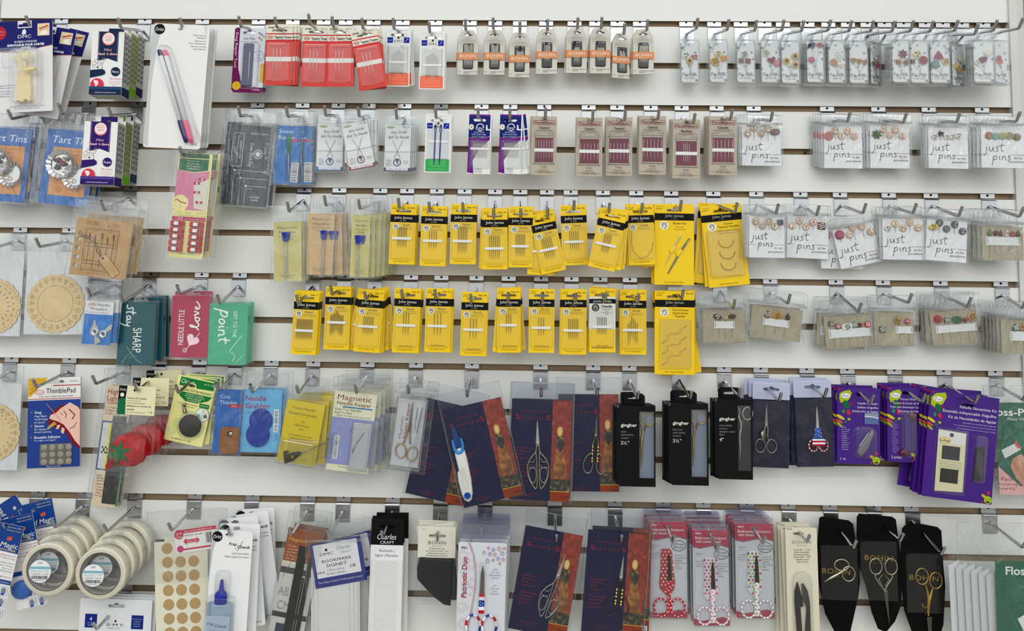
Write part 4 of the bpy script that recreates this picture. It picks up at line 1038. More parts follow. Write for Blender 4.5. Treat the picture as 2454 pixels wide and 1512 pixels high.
def lettered(it, word, pts, dark=False):
    for ch, (x, y) in zip(word, pts):
        A = Art(); r = 8.6
        A.dome(el(x, y, r, r, 20), ('26282a' if dark else 'd9b491', 'g'), 3, 5.2, inset=.12)
        A.z = 5.4; A.circ(x, y, r * .8, '303335' if dark else 'efe3d3'); A.ring(x, y, r * .82, .8, '8a8c8e' if dark else ('333333' if word in ('MEOW', 'WOOF') else 'a56a46'))
        A.text(ch, x, y + 4.2, 8.6, 'a9abad' if dark else ('2c2c2c' if word in ('MEOW', 'WOOF') else '8e4a2e'), bold=.02)
        it.put('pin_head', A); pin_wire(it, [(x, y + r, 2.8), (x + 1, 33, 2.6)], .5)
JP = [ # plate px, k, bend, TLx,TLy,w,h,a,piv, word, letter spots, dark, extra head, copies, jit, label
 (1807, 2, (1847, 290), 1778, 304, 91, 94, -.4, (1818, 288), 'MEOW', [(13, 16), (27, 3), (45, 15), (61, 5)], 0, ('oval', 78, 12, '5d6270', 'c07a4a', 9, 10), 2, [(-3, 0, 0), (-5, 0, .4)], 'bag of four buttons spelling MEOW and a grey cat'),
 (1983, 2, (2031, 292), 1974, 303, 89, 101, -.4, (2000, 288), 'MEND', [(26, 11), (41, 24), (55, 11), (70, 24)], 0, ('disc', 10, 24, 'd06a78', '7a8a4a', 11, 0), 4, [(-4, 0, 1), (-8, 0, 1), (-11, -1, 1), (-15, 0, 1)], 'bag of four buttons spelling MEND and a pink tomato'),
 (2106, 2, (2165, 294), 2084, 301, 92, 103, -.6, (2123, 290), 'HOME', [(31, 9), (46, 23), (60, 10), (75, 25)], 0, ('leaf', 15, 22, '46603a', None, 13, 0), 3, [(-5, 0, 0), (-8, 0, 0), (-11, 0, 0)], 'bag of four buttons spelling HOME and a green leaf'),
 (2227, 2, (2292, 294), 2224, 305, 92, 99, -1, (2260, 290), '', [], 0, [('disc', 14, 24, 'e2e0dc', '3a2222', 7, 0), ('animal', 29, 16, '1e1c1c', None, 7, 0), ('disc', 43, 24, 'e2e0dc', '1e1c1c', 7, 20), ('disc', 56, 22, 'e6e4e0', '1a1a1a', 7, 70), ('disc', 70, 19, 'e2e0dc', '3a1c1c', 7, 10)], 3, [(-4, 0, 1.5), (-6, 0, 2), (-8, -1, 2)], 'bag of five small black and white round animal pins'),
 (2355, 2, (2435, 292), 2350, 304, 101, 99, -.8, (2398, 290), '', [], 0, [('disc', 18, 22, '9a6656', 'b57a66', 9, 0), ('disc', 33, 23, '8ab0ac', '6d9c9c', 9, 30), ('disc', 49, 22, 'a8a56a', '8a8a52', 9, 10), ('disc', 66, 21, 'b5a85e', '6a8ab0', 9, 50), ('disc', 83, 24, '857a58', '9a8a66', 9, 0)], 3, [(-5, 0, 0), (-9, 1, 0), (-13, 0, 0)], 'bag of five muted round flower button pins'),
 (1813, 4, (1860, 512), 1795, 519, 83, 98, -.6, (1838, 505), 'WOOF', [(15, 11), (31, 22), (46, 11), (60, 23)], 0, ('sq', 73, 13, '5f7682', '22262a', 9, 5), 2, [(-3, 0, 0), (-5, 2, 1)], 'bag of four buttons spelling WOOF and a blue tag'),
 (1919, 4, (1957, 516), 1887, 517, 97, 100, -2.3, (1926, 503), 'JAVA', [(11, 24), (28, 11), (43, 25), (60, 13)], 0, ('sq', 80, 21, '5c1c20', 'd8d4cc', 11, 0), 1, [(-4, 1, .5)], 'bag of four buttons spelling JAVA and a dark cup'),
 (2014, 4, (2068, 511), 1994, 553, 98, 94, 12, (2022, 500), 'WOOL', [(37, 17), (48, 2), (70, 4), (88, 20)], 0, ('disc', 14, 13, '9a2c48', 'c07088', 11, 0), 2, [(-14, 6, -12), (-10, 2, -10)], 'tilted bag of four buttons spelling WOOL and crimson yarn'),
 (2131, 4, (2188, 511), 2114, 524, 97, 98, -.2, (2155, 505), 'SNOW', [(29, 12), (48, 23), (64, 8), (83, 21)], 0, ('disc', 12, 24, 'dcdad4', '3a3a3a', 8, 0), 3, [(-5, 0, 1), (-3, 1, 1.5), (-8, 1, 2)], 'bag of four buttons spelling SNOW and a snowman'),
 (2232, 4, (2297, 518), 2221, 525, 95, 98, -4.2, (2262, 506), 'BUZZ', [(29, 7), (46, 20), (65, 8), (84, 23)], 1, ('oval', 15, 18, 'd9bf5c', '262420', 9, 10), 2, [(-3, 3, 2), (-5, 3, 3)], 'bag of black buttons spelling BUZZ and a bee')]
for i, (px, k, bend, x, y, w, hh, a, piv, word, pts, dark, ex, nb, jit, lb) in enumerate(JP):
    h = Hook(px, k, bend, 'the ' + lb)
    it = Item('lettered_pin_bag' if word else 'button_pin_bag', lb, 'pin bag', x, y, None, a=a, hook=h, piv=piv)
    A = Art(); just_card(A, w, hh); it.put('card', A)
    lettered(it, word, pts, bool(dark))
    for e in (ex if isinstance(ex, list) else [ex]):
        pin_head(it, e[0], e[1], e[2], 3, e[3], e[4], e[5], e[6]); pin_wire(it, [(e[1], e[2] + 4, 2.8), (e[1], 33, 2.6)], .5)
    hx, hy = piv[0] - x, piv[1] - y
    bag_part(it, -8, -26, w + 4, hh + 2, t=8, tb=-2.5, hole=(hx, hy), seed=i + 11, amp=2.6, zip_y=-7)
    short = lb.replace('tilted ', '').split(' and ')[0].replace('bag of four buttons spelling', 'pin bag spelling').replace('bag of black buttons spelling', 'pin bag spelling')
    copies(it, nb, 6, jit=jit, what=short if word else ('bag of black and white animal pins' if i == 3 else 'bag of muted flower buttons'))

# dotted cards in bags
def dotted(x, y, w, hh, a, hook, piv, label, heads, felt, nb, jit, what, wires, d=None, seed=0, yaw=0):
    it = Item('dotted_pin_bag', label, 'pin bag', x, y, d, a=a, hook=hook, piv=piv, yaw=yaw)
    A = Art(); A.slab(rr(0, 0, w, hh), '968b74', 0, 1.2)
    z = A.up(); V = []; Fc = []
    st = 4.6; j = 0; yy = 2.2
    while yy < hh - 1:
        xx = 2.2 + (st / 2 if j % 2 else 0)
        while xx < w - 1:
            b = len(V); V += [(px_, py_, z) for px_, py_ in el(xx, yy, 0.95, n=6)]; Fc.append(tuple(range(b, b + 6))); xx += st
        yy += st * .55; j += 1
    A.add(V, Fc, 'd9d4bd'); it.put('card', A)
    fx0, fy0, fx1, fy1 = felt
    B = Art(1.5); B.dome(rr(fx0, fy0, fx1, fy1, 1), ('dfe0e0', 'f'), 1.3, 3.2, inset=.05, smooth=False)
    for xx in (fx0 + 3, fx1 - 3): B.tube([(xx, fy0 + 2, 3.6), (xx, fy1 - 4, 3.6)], .5, DARKSTEEL)
    it.put('felt_strip', B)
    for e in heads: pin_head(it, e[0], e[1], e[2], 3, e[3], e[4], e[5], e[6])
    for xx, l in wires: pin_wire(it, [(xx, fy1 - 1, 2.2), (xx + .5, fy1 + l * .5, 1.8), (xx + 1, fy1 + l, 1.6)], .5)
    bag_part(it, -9, -38, w + 8, hh + 3, t=9, tb=-2.5, hole=(piv[0] - x, piv[1] - y), seed=seed, amp=2.8, zip_y=-9)
    copies(it, nb, 6.5, jit=jit, what=what)
    return it
DC = [(2368, 4, (2443, 519), 2351, 543, 98, 80, -.4, (2400, 505), [('drop', 18, 14, '4f5534', '7a7a4a', 8, 0), ('disc', 32, 15, '6a3c22', None, 6, 0), ('drop', 44, 16, '6a2c26', None, 7, 0), ('oval', 59, 16, 'd8cfc0', '7a3c34', 6, 80), ('disc', 72, 17, '8a3028', 'b05a44', 7, 90), ('drop', 85, 15, '4a4f2c', None, 8, 0)],
       (9, 24, 90, 45), [(18, 16), (31, 22), (43, 18), (64, 20), (80, 18)], 4, [(-6, 0, 0), (-12, 1, 0), (-15, 2, 0), (-19, 3, 0)], 'dotted card of pumpkin, acorn and squash pins', 'dotted card behind the pumpkin pins'),
      (1725, 6, (1757, 739), 1683, 742, 102, 79, .6, (1738, 722), [('oval', 35, 17, '46302c', 'd8cfc8', 8, -20), ('heart', 54, 20, 'c9b090', '4a2826', 7, 0), ('oval', 70, 16, '5a3a34', None, 7, 10)],
       (27, 28, 76, 45), [(38, 22), (52, 24), (69, 20)], 2, [(-3, 0, .6), (-5, 0, 1)], 'dotted card of three brown and white animal pins', 'dotted card behind the brown animal pins'),
      (1846.6, 6, (1888, 727), 1802, 729, 121, 77, -6.4, (1862, 710), [('drop', 38, 20, '4c2e26', 'c8bfae', 9, 0), ('oval', 62, 20, 'c08a34', '5a3a18', 10, 0), ('drop', 86, 20, '402a26', '6a4a40', 8, 0)],
       (29, 28, 92, 46), [(36, 22), (59, 22), (82, 20)], 1, [(-4, -1, 1.5)], 'tilted dotted card with golden football pin', 'dotted card behind the golden football pin'),
      (2004, 6, (2057, 748), 1972, 759, 115, 78, 4.6, (2020, 712), [('sq', 17, 18, '2a3a34', 'c8c8bc', 8, 0), ('disc', 32, 25, '8f2530', 'e6e2dc', 7, 30), ('oval', 54, 27, 'e2e2de', '222222', 10, 5), ('tri', 72, 24, '2c5a40', 'e6e6e2', 8, 0), ('leaf', 84, 25, '7a2030', '28402e', 7, 0), ('disc', 103, 25, 'b02c3c', 'ece8e6', 8, 60)],
       (9, 32, 111, 53), [(20, 20), (36, 22), (56, 22), (75, 22), (90, 20), (106, 18)], 2, [(-2, 2, -9), (-5, 1, -4)], 'tilted dotted card of six Christmas pins', 'dotted card behind the six Christmas pins'),
      (2117, 6, (2177, 725), 2093, 747, 94, 81, 0, (2136, 714), [('sq', 18, 42, '24302c', 'd8d6cc', 9, 0), ('star', 54, 20, 'b0853a', '4a3414', 12, 0), ('leaf', 78, 22, 'c04a50', 'e8e4de', 8, 20)],
       (51, 34, 91, 51), [(60, 20), (81, 22)], 1, [(-3, 0, 0)], 'dotted card with gold star and a loose striped gift', 'dotted card behind the gold star'),
      (2255, 6, (2318, 735), 2226, 748, 111, 81, 5, (2275, 715), [('disc', 18, 18, 'b02a3a', '701624', 10, 10), ('sq', 38, 22, '24302c', 'd8d6cc', 8, 0), ('oval', 62, 23, '2c5c36', None, 10, -4), ('leaf', 82, 24, 'a82c3c', '284c34', 7, 0), ('disc', 99, 18, 'b58a34', '5a3c14', 11, 0)],
       (11, 34, 108, 52), [(25, 24), (43, 24), (67, 26), (87, 26), (106, 24)], 3, [(-6, 2, -3), (-3, 1, -2), (-8, 0, -4)], 'tilted dotted card with red round and green oval pins', 'dotted card behind the green oval pin'),
      (2400, 6, (2450, 738), 2397, 766, 96, 82, 0, (2432, 727), [('tri', 33, 18, '2c5a40', 'e6e6e2', 9, 0), ('star', 50, 18, 'b0853a', '4a3414', 11, 0), ('leaf', 68, 20, 'c04a50', None, 8, 0)],
       (21, 28, 80, 50), [(34, 24), (52, 24)], 5, [(-7, 0, 0), (-12, 1, 0), (-18, 3, 0), (-24, 4, 0), (-30, 4, 0)], 'dotted card with green tree pin, at the frame edge', 'dotted card behind the green tree pin')]
for i, (px, k, bend, x, y, w, hh, a, piv, heads, felt, wires, nb, jit, lb, what) in enumerate(DC):
    h = Hook(px, k, bend, 'the ' + lb)
    dotted(x, y, w, hh, a, h, piv, lb, heads, felt, nb, jit, what, wires, seed=i + 30)

# ------------------------------------------------------------------ rows 3 and 4: platinum needles and yellow packets
for i, (px, bend, x, y, a, w, hh, piv, col, tx, nb, jit, lb) in enumerate((
    (729, (693, 507), 655.5, 533, 2.6, 67, 142, (706, 500), 'd8cb7c', 16, 2, [(6, 3, -1), (9, 4, 0)], 'pale yellow bag with blue capped needle tube, standing lowest'),
    (813, (781, 492), 739, 511, -.4, 64, 147, (795, 489), 'dcb984', 34, 3, [(13, 2, 3), (19, 3, 5), (23, 3, 5)], 'peach coloured bag with blue capped needle tube'),
    (911, (862, 500), 844, 515, -.6, 45, 149, (880, 496), 'd3c877', 18, 5, [(7, 2, 1), (18, 2, 0), (24, 3, 1), (31, 3, .5), (37, 2, 0)], 'narrow looking yellow bag with blue capped needle tube'))):
    h = Hook(px, 4, bend, 'the ' + lb)
    it = Item('needle_tube_bag', lb, 'needle bag', x, y, None, a=a, hook=h, piv=piv)
    A = Art(); A.slab(rr(0, 0, w, hh), col, 0, 1)
    A.text('Platinum', w / 2, 17, 6.6, '4f4a2e', w=w * .68); A.text('Needles', w / 2, 28, 6.6, '4f4a2e', w=w * .6); A.text('Size 26 Tapestry', w / 2, 36, 3.6, '5d5738', w=w * .7); A.text('2 Needles', w / 2, 43, 3.6, '5d5738', w=w * .42)
    A.text('John James Platinum', w / 2, hh - 13, 2.8, '5d5738', w=w * .55); A.text('Plated Needles', w / 2, hh - 8, 2.8, '5d5738', w=w * .4)
    it.put('card', A)
    cx = {0: 30, 1: 41, 2: 18}[i]; cy = {0: 28, 1: 44, 2: 52}[i]
    A = Art(); A.lathe([(3.6, 0), (4.6, .5), (4.8, 60), (4.6, 88), (3, 92), (1, 93)], cx, cy + 18, 6.5, CASE, n=12); tb = it.put('glass_tube', A)
    A = Art(); A.lathe([(8.5, 0), (9, 1), (8, 9), (6.5, 10), (7.5, 12), (6, 17), (5.8, 21)], cx, cy - 2, 6.5, ('2a3aa0', 'g'), n=8, smooth=False); it.put('tube_cap', A)
    it.needles([cx - 1.8, cx + 1.5], cy + 44, cy + 106, 6.5, r=.55)
    bag_part(it, -4, -38, w + 6, hh + 4, t=13, tb=-2, hole=(piv[0] - x, piv[1] - y), seed=i + 40, amp=2.8)
    copies(it, nb, 7, jit=jit, what=('pale yellow', 'peach coloured', 'narrow yellow')[i] + ' needle tube bag')

YL = ('f2c91f', 'g')
def logo(A, x, y, r, inv=False):
    A.circ(x, y, r, '26221c' if inv else 'f0ede2'); c = 'c9c4b4' if inv else '2a2824'
    A.ring(x + .5, y + 1, r * .55, 1.1, c); A.line([(x - r * .7, y - r * .1), (x - r * .1, y - r * .75), (x + r * .6, y - r * .3)], 1.1, c); A.line([(x - r * .4, y + r * .1), (x, y - r * .2), (x + r * .5, y + r * .3), (x + r * .1, y + r * .75)], 1.2, c)
def jj(x, y, a, hook, piv, label, size='Size 20', kind='Tapestry', nn=5, sp=5.5, ny=(58, 118), w=61, hh=149, var=None, gold=False, white=False, bar=True, slot=.45, needles=True, d=None):
    it = Item('yellow_needle_packet', label, 'needle packet', x, y, d, a=a, hook=hook, piv=piv)
    A = Art(); A.slab(rr(0, 0, w, hh), YL, 0, .9, holes=[euro(w * .5, 16, 38, 6)], side=('d9ae12', 'g'))
    A.text('4 Needles', 3, 7, 3, '3a3210', al='l', w=15); A.text('JJ19820', 3, 11.5, 2.8, '3a3210', al='l', w=13, bold=.02); A.text(size, w - 3, 9.5, 3.8, '3a3210', al='r', w=19, bold=.02)
    if white:
        A.rect(0, 20, w, 97, 'dfdfd6'); A.rect(0, 25, w, 36, '141414'); A.text('JOHN JAMES', w / 2, 33.5, 5, 'dcdcdc', w=44, bold=.02)
        logo(A, 15, 46, 9, True); A.text('Chenille', 42, 45, 5, '2a2a2a', w=26, bold=.03); A.lines(['Tapisserie bout', 'Pointu', 'Sticknadeln mit', 'Spitze'], 42, 50, 2.6, 4.2, '3a3a3a')
        A.text('Made in England', w / 2, hh - 15, 2.6, '3a3210', w=26); A.text('Finest Quality English Needles', w / 2, hh - 10, 2.8, '2a2408', w=50, bold=.02)
    else:
        A.rect(0, 25, w, 43, '141310'); A.text('John James', w / 2, 35, 6.6, 'e8e4dc', w=43); A.text('Est. 1840', w / 2, 40.5, 2.6, 'b8b4ac', w=14)
        logo(A, 13, 54, 8); A.text(kind, w * .62, 51, 4, '5c4708', w=20, bold=.01); A.lines(['Tapisserie bout rond', 'Sticknadeln ohne Spitze'], w * .62, 55.5, 2.2, 3.8, '6c5510', w=30)
        if gold: A.text('Gold Plated', w / 2, hh - 14, 4, '6c5510', w=32)
        A.text('Finest Quality Needles', w / 2, hh - 6, 2.8, '5c4708', w=38)
    A.line([(3, hh - 11), (w - 3, hh - 11)], .4, 'c09a10')
    c = it.put('card', A)
    yb = ny[0] + (ny[1] - ny[0]) * .55
    if bar: B = Art(); B.slab(rr(6, yb - 3, w - 9, yb + 3, .6), ('f0efec', 'g'), 1.6, 3.8); it.put('plastic_bar', B)
    if needles: it.needles([w / 2 - 1 - sp * (nn - 1) / 2 + q * sp for q in range(nn)], ny[0], ny[1], 2.7, r=.6 if nn < 9 else .42, mt=m('8a6a2a' if nn > 9 else '5c4a2a', 'm'), var=var)
    B = Art(1); B.blis(4, 46, w - 4, hh - 14, 4, r=3, lip=2); it.put('blister', B)
    return it
JJ = [ # row k, plate, bend, x,y,a,piv,size,kind,nn,sp,ny,opts,nb,jit,label
 (4, 975.6, (957, 498), 938, 489, -1.3, (967, 498), 'Size 24/26', 'Tapestry', 6, 4, (55, 104), {}, 3, [(2, 1, 0), (4, 1, 0), (5, 1, 0)], 'yellow packet, size 24/26, beside the narrow tube bag'),
 (4, 1047, (1030, 507), 1011, 493, -1, (1037, 502), 'Size 12', 'Ball Point', 4, 5.5, (60, 104), {}, 2, [(1, 1, 0), (2, 2, 0)], 'yellow packet with four needles, size 12'),
 (4, 1113.5, (1110, 508), 1081, 489, -.3, (1112, 505), 'Size 18', 'Tapestry', 6, 4, (54, 118), {}, 2, [(1, 1, .5), (3, 2, -1)], 'yellow packet with six long needles, size 18'),
 (4, 1186.5, (1183, 523), 1155, 502, 1, (1186, 518), 'Size 20', 'Tapestry', 6, 4.6, (62, 121), {}, 4, [(-1, 1, -2), (-3, 2, -2.5), (-1, 2, -2), (2, 3, 0)], 'yellow packet with six needles, size 20, third row'),
 (4, 1247, (1248, 522), 1220, 497, .2, (1249, 513), 'Size 22', 'Tapestry', 6, 4, (64, 118), {'w': 57}, 3, [(-1, 1, -1), (0, 2, -1.5), (2, 2, 0)], 'yellow packet with six needles, size 22, third row'),
 (4, 1311, (1312, 521), 1267.5, 518, 13, (1301, 522), 'Size 24', 'Tapestry', 6, 4.4, (60, 112), {'w': 59}, 5, [(0, 6, -15), (2, 8, -13), (3, 6, -12), (5, 8, -11), (0, 0, -4)], 'yellow packet strongly tilted over its stack, third row'),
 (4, 1368, (1375, 503), 1342.5, 493, 2.8, (1372, 506), 'Size 26', 'Tapestry', 5, 4.8, (62, 110), {}, 1, [(1, 0, 0)], 'yellow packet with five needles, size 26, third row'),
 (4, 1445, (1459, 510), 1440.5, 497, -12.5, (1466, 512), 'Size 28', 'Tapestry', 5, 4, (60, 106), {'w': 64}, 4, [(-5, 0, 9), (3, 0, 3), (6, 1, 5), (8, 1, 8)], 'yellow packet leaning over its stack, size 28'),
 (4, 1525, (1537, 510), 1501.5, 492, 2.2, (1532, 505), 'Beading', 'Curved Beading', 0, 1, (0, 1), {'needles': False, 'bar': False, 'w': 63}, 4, [(3, 4, -3), (-3, 0, -3), (8, 8, -10), (1, 2, -4)], 'yellow packet holding one long curved thin needle'),
 (6, 751, (715, 728), 707, 697, -2, (733, 712), 'Size 7', 'Sharps', 20, 2, (66, 116), {'w': 60, 'hh': 150}, 3, [(2, 1, -.4), (4, 1, 0), (5, 2, 0)], 'yellow packet of many fine needles, size 7'),
 (6, 826, (796, 706), 782, 686, -1, (814, 701), 'Size 5/10', 'Embroidery', 16, 2, (58, 108), {'w': 61, 'hh': 150, 'var': [10, 10, 10, 7, 7, 4, 2, 0, 1, 3, 6, 9, 10, 10, 10, 10]}, 3, [(1, 1, 0), (3, 1, 0), (4, 1, -.5)], 'yellow packet with stepped needles, size 5/10'),
 (6, 899, (877, 720), 860, 692, -3.4, (890, 706), 'Size 10', 'Ball Point Bead', 6, 4.4, (64, 108), {'w': 62, 'hh': 149}, 5, [(2, 2, 1), (4, 2, 2), (-6, 4, -6), (6, 2, 6), (10, 2, 12)], 'yellow packet with fan of tilted ones behind, size 10'),
 (6, 985, (965, 715), 947, 690, -1.6, (975, 708), 'Size 20', 'Tapestry', 3, 6, (58, 113), {'w': 63, 'hh': 153, 'gold': True}, 3, [(1, 2, 0), (3, 3, 0), (5, 3, -.5)], 'yellow gold plated packet, size 20, beside the fanned stack'),
 (6, 1057.6, (1044, 715), 1022, 690, -.8, (1050, 709), 'Size 22', 'Tapestry', 3, 7.5, (60, 115), {'w': 61, 'hh': 152, 'gold': True}, 2, [(4, 1, 0), (6, 2, 0)], 'yellow gold plated packet, size 22, slightly wider needle gaps'),
 (6, 1142, (1129, 726), 1107, 699, -.8, (1135, 717), 'Size 24', 'Gold', 3, 7, (62, 113), {'w': 62, 'hh': 152, 'gold': True}, 1, [(2, 1, 0)], 'yellow gold plated packet, size 24, hanging lower than neighbours'),
 (6, 1219, (1218, 722), 1192, 692, .8, (1219, 711), 'Size 26', 'Gold', 3, 5.5, (60, 109), {'w': 55, 'hh': 152, 'gold': True}, 4, [(-2, 1, -4), (1, 1, 1), (3, 3, -7), (4, 1, 4)], 'yellow gold plated packet with fanned neighbours behind, size 26'),
 (6, 1297, (1300, 722), 1268, 692, 0, (1299, 710), 'Size 28', 'Gold', 3, 6, (68, 113), {'w': 61, 'hh': 152, 'gold': True}, 1, [(0, 1, 0)], 'yellow gold plated packet, size 28, hanging straight'),
 (6, 1370, (1379, 724), 1344.5, 693, -1.6 + 1.6, (1375, 712), 'Size 24', 'Chenille', 6, 4.4, (70, 121), {'w': 61, 'hh': 155}, 2, [(-2, 2, -.6), (-1, 1, 0)], 'yellow packet with six dark needles beside the white one'),
 (6, 1439, (1450, 722), 1412, 691, .3, (1444, 707), 'Size 20', 'Chenille', 6, 4.2, (68, 111), {'w': 62, 'hh': 152, 'white': True}, 3, [(1, 2, 0), (3, 3, -3), (5, 0, -6)], 'yellow and white packet with black band, the only one'),
 (6, 1510, (1528, 726), 1485.5, 695, 0, (1517, 710), 'Size 18/24', 'Chenille', 6, 4.2, (66, 119), {'w': 63, 'hh': 153, 'var': [14, 8, -4, 2, 8, 12]}, 3, [(-1, 1, 0), (-2, 1, .4), (2, 1, 0)], 'yellow packet with needles of mixed length, size 18/24')]
for i, (k, px, bend, x, y, a, piv, size, kind, nn, sp, ny, op, nb, jit, lb) in enumerate(JJ):
    h = Hook(px, k, bend, 'the ' + lb.split(', third')[0], label='chrome display hook behind the ' + lb if len(lb.split()) < 11 else None)
    it = jj(x, y, a, h, piv, lb, size, kind, nn or 1, sp, ny, hh=op.pop('hh', 144), **op)
    if nn == 0:
        A = Art(); w = 60
        A.tube([(10, 62, 3), (8, 90, 3), (12, 112, 3), (28, 128, 3), (44, 124, 3), (56, 108, 3), (60, 90, 3)], .5, m('8a7a3a', 'm'), n=5); it.put('curved_needle', A)
    copies(it, nb, 3.2, jit=jit, what='yellow packet behind the ' + (['size 24/26', 'four needle', 'size 18', 'size 20', 'size 22', 'strongly tilted', 'size 26', 'leaning size 28', 'curved beading', 'size 7', 'size 5/10', 'fanned size 10', 'gold size 20', 'gold size 22', 'gold size 24', 'gold size 26', 'gold size 28', 'six dark needle', 'yellow and white', 'mixed length'][i]) + ' one')
def big_yellow(px, k, bend, x, y, w, hh, a, piv, size, title, sub, label, nb, jit, what):
    h = Hook(px, k, bend, 'the ' + label)
    it = Item('large_yellow_packet', label, 'needle packet', x, y, None, a=a, hook=h, piv=piv)
    A = Art(); A.slab(rr(0, 0, w, hh), YL, 0, .9, holes=[euro(w * .5, 14, 38, 7)], side=('d9ae12', 'g'))
    A.text('3 Needles', 4, 6, 3, '3a3210', al='l', w=19); A.text('JJ19820', 4, 11, 2.8, '3a3210', al='l', w=14, bold=.02); A.text(size, w - 3, 7, 4, '3a3210', al='r', w=17, bold=.02)
    A.rect(0, 21, w, 38, '141310'); A.text('John James', w / 2, 30, 7, 'b8b4a6', w=44); A.text('Est. 1840', w / 2, 36, 2.6, '8a867c', w=14)
    logo(A, 23, 50, 10.5)
    A.lines(title, w * .64, 47, 5, 7.5, '5c4708', w=None); A.lines(sub, w * .64, 47 + 7.5 * len(title), 2.8, 6, '6c5510')
    A.text('Finest Quality Needles', w / 2, hh - 5, 3, '5c4708', w=44)
    it.put('card', A)
    return it, h
it, h = big_yellow(1609, 4, (1630, 503), 1568.5, 490, 94, 192, -.3, (1618, 501), '', ['Bodkin Set'], ['Passe-lacets', 'Durchziehnadeln'], 'tall yellow card with a flat bodkin set', 3, [], '')
A = Art(); A.tube([(24, 148, 2), (38, 118, 3), (48, 98, 3), (62, 74, 3), (63, 71, 3)], [.4, 1.2, 1.4, 2.0, 1.2], STEEL, n=6); it.put('bodkin', A, skip=True)
A = Art(); A.slab([(31, 164), (33, 166), (60, 120), (85, 82), (81, 80), (56, 116)], DARKSTEEL, 2, 3.4); A.z = 3.6; A.line([(82, 84), (76, 93)], 1.2, ('f2c91f', 'g')); it.put('bodkin', A, skip=True)
A = Art(1.0); A.poly([(34, 108), (46, 100), (52, 104), (40, 118)], YL, t=4.2); A.poly([(50, 112), (64, 106), (66, 112), (54, 126)], YL, t=4.4); it.put('paper_tab', A, skip=True)
copies(it, 3, 4, jit=[(-2, -1, .4), (-4, 0, .3), (-5, 1, 0)], what='tall yellow card behind the flat bodkin set')
it, h = big_yellow(1710, 4, (1762, 509), 1677, 497, 97, 194, 6.2, (1722, 498), 'Size 20/24', ['Curved', 'Tapestry Needles'], ['Aiguilles courbes pour tapisserie', 'Agujas curvadas para tapiceria'], 'tilted large yellow packet of curved tapestry needles', 6, [], '')
for q in range(3):
    A = Art(); x0, y0 = 34, 88 + q * 27
    A.tube([(x0, y0 - 4, 3), (x0 + 1, y0 + 4, 3), (x0 + 8, y0 + 12, 3), (x0 + 20, y0 + 15, 3), (x0 + 32, y0 + 9, 3), (x0 + 36, y0 - 2, 3)], .65, m('6c5a2a', 'm'), n=5); it.put('curved_needle', A, skip=True)
A = Art(1); A.blis(8, 62, 88, 172, 6, r=6, lip=3); it.put('blister', A)
copies(it, 6, 4, jit=[(2, 0, -3), (5, 0, -3.5), (2, -2, -10), (6, 0, -8), (9, 0, -5), (12, 2, -6)], what='large yellow packet behind the curved needles')
it, h = big_yellow(1617, 6, (1634, 717), 1569, 697, 94.5, 198, -.3, (1622, 711), 'Size 24', ['Twin Pointed', 'Quick Stitch', 'Needles'], [], 'large yellow packet of wavy twin pointed needles', 4, [], '')
for q in range(3):
    A = Art(); x0, y0 = 17, 122 + q * 26
    A.tube([(x0, y0 + 2, 3), (x0 + 14, y0 - 8, 3), (x0 + 13, y0 - 17, 3), (x0 + 20, y0 - 21, 3), (x0 + 36, y0 - 21, 3), (x0 + 44, y0 - 24, 3), (x0 + 42, y0 - 30, 3), (x0 + 58, y0 - 40, 3)], .7, GOLD, n=5); it.put('twin_pointed_needle', A, skip=True)
A = Art(1); A.blis(11, 68, 85, 184, 6, r=5, lip=2); it.put('blister', A)
copies(it, 4, 4, jit=[(2, -1, .6), (4, -1, 1.8), (-3, 4, 7), (-4, 2, 4)], what='large yellow packet behind the wavy needles')
# ------------------------------------------------------------------ left column, rows 3 to 5
h = Hook(480, 3, (437, 374), 'the red clip cards under the marking pens')
it = Item('wonder_clip_pack', 'pink and cream card with two columns of red clips', 'clip pack', 430, 365, .076, a=-3.2, hook=h, piv=(444, 378))
A = Art(); w, hh = 82, 252
A.slab([(0, 0), (w, 0), (w, hh - 4), (w - 4, hh), (4, hh), (0, hh - 4)], 'e9e09a', 0, 1.2); 
A.rect(3, 1, w - 8, 12, '1d5c40'); A.text('Clover', 10, 10, 6, '0f3c2a', al='l', w=24)
A.poly([(3, 14), (w - 8, 14), (w - 8, 40), (w / 2, 46), (3, 42)], '1d6b4a'); A.lines(['Wonder Clips', 'Pinces Prodige', 'Clips Prodigiosos', 'Stoffklammern'], 37, 21, 3.4, 6.2, 'e8e8d0', w=None)
A.poly([(0, 42), (w / 2, 48), (w - 4, 42), (w - 4, 138), (0, 138)], 'd77fa0'); A.poly([(w - 4, 60), (44, 78), (48, 132), (w - 4, 138)], 'dcd8cc')
for u, v in ((62, 62), (50, 72), (52, 94), (60, 118)): A.rect(u - 8, v - 3, u + 8, v + 3, 'b3243c'); A.rect(u - 2, v - 2, u + 3, v + 2, 'd9d9d9')
A.circ(15, 122, 20, 'eede9c'); A.line([(2, 116), (8, 114), (18, 120), (30, 122)], 2.4, '9b2035')
A.rect(0, 138, w - 4, 150, 'eee49c'); A.rect(0, 154, w - 2, 163, 'b8315a'); A.text('10', 20, 162, 7, 'f2d9d9', w=10); A.text('pcs. / Pinces / Stück / Piezas', 54, 160.5, 3, 'f2d9d9', w=46)
for q in range(3): A.lines(['Made of', 'quality plastic'], 14 + q * 25, 143, 2, 3.4, '9a8f50', w=18)
A.text('CLOVER MFG. CO., LTD.', w / 2, hh - 9, 3.2, '4a4420', w=40)
it.put('card', A)
cl = None
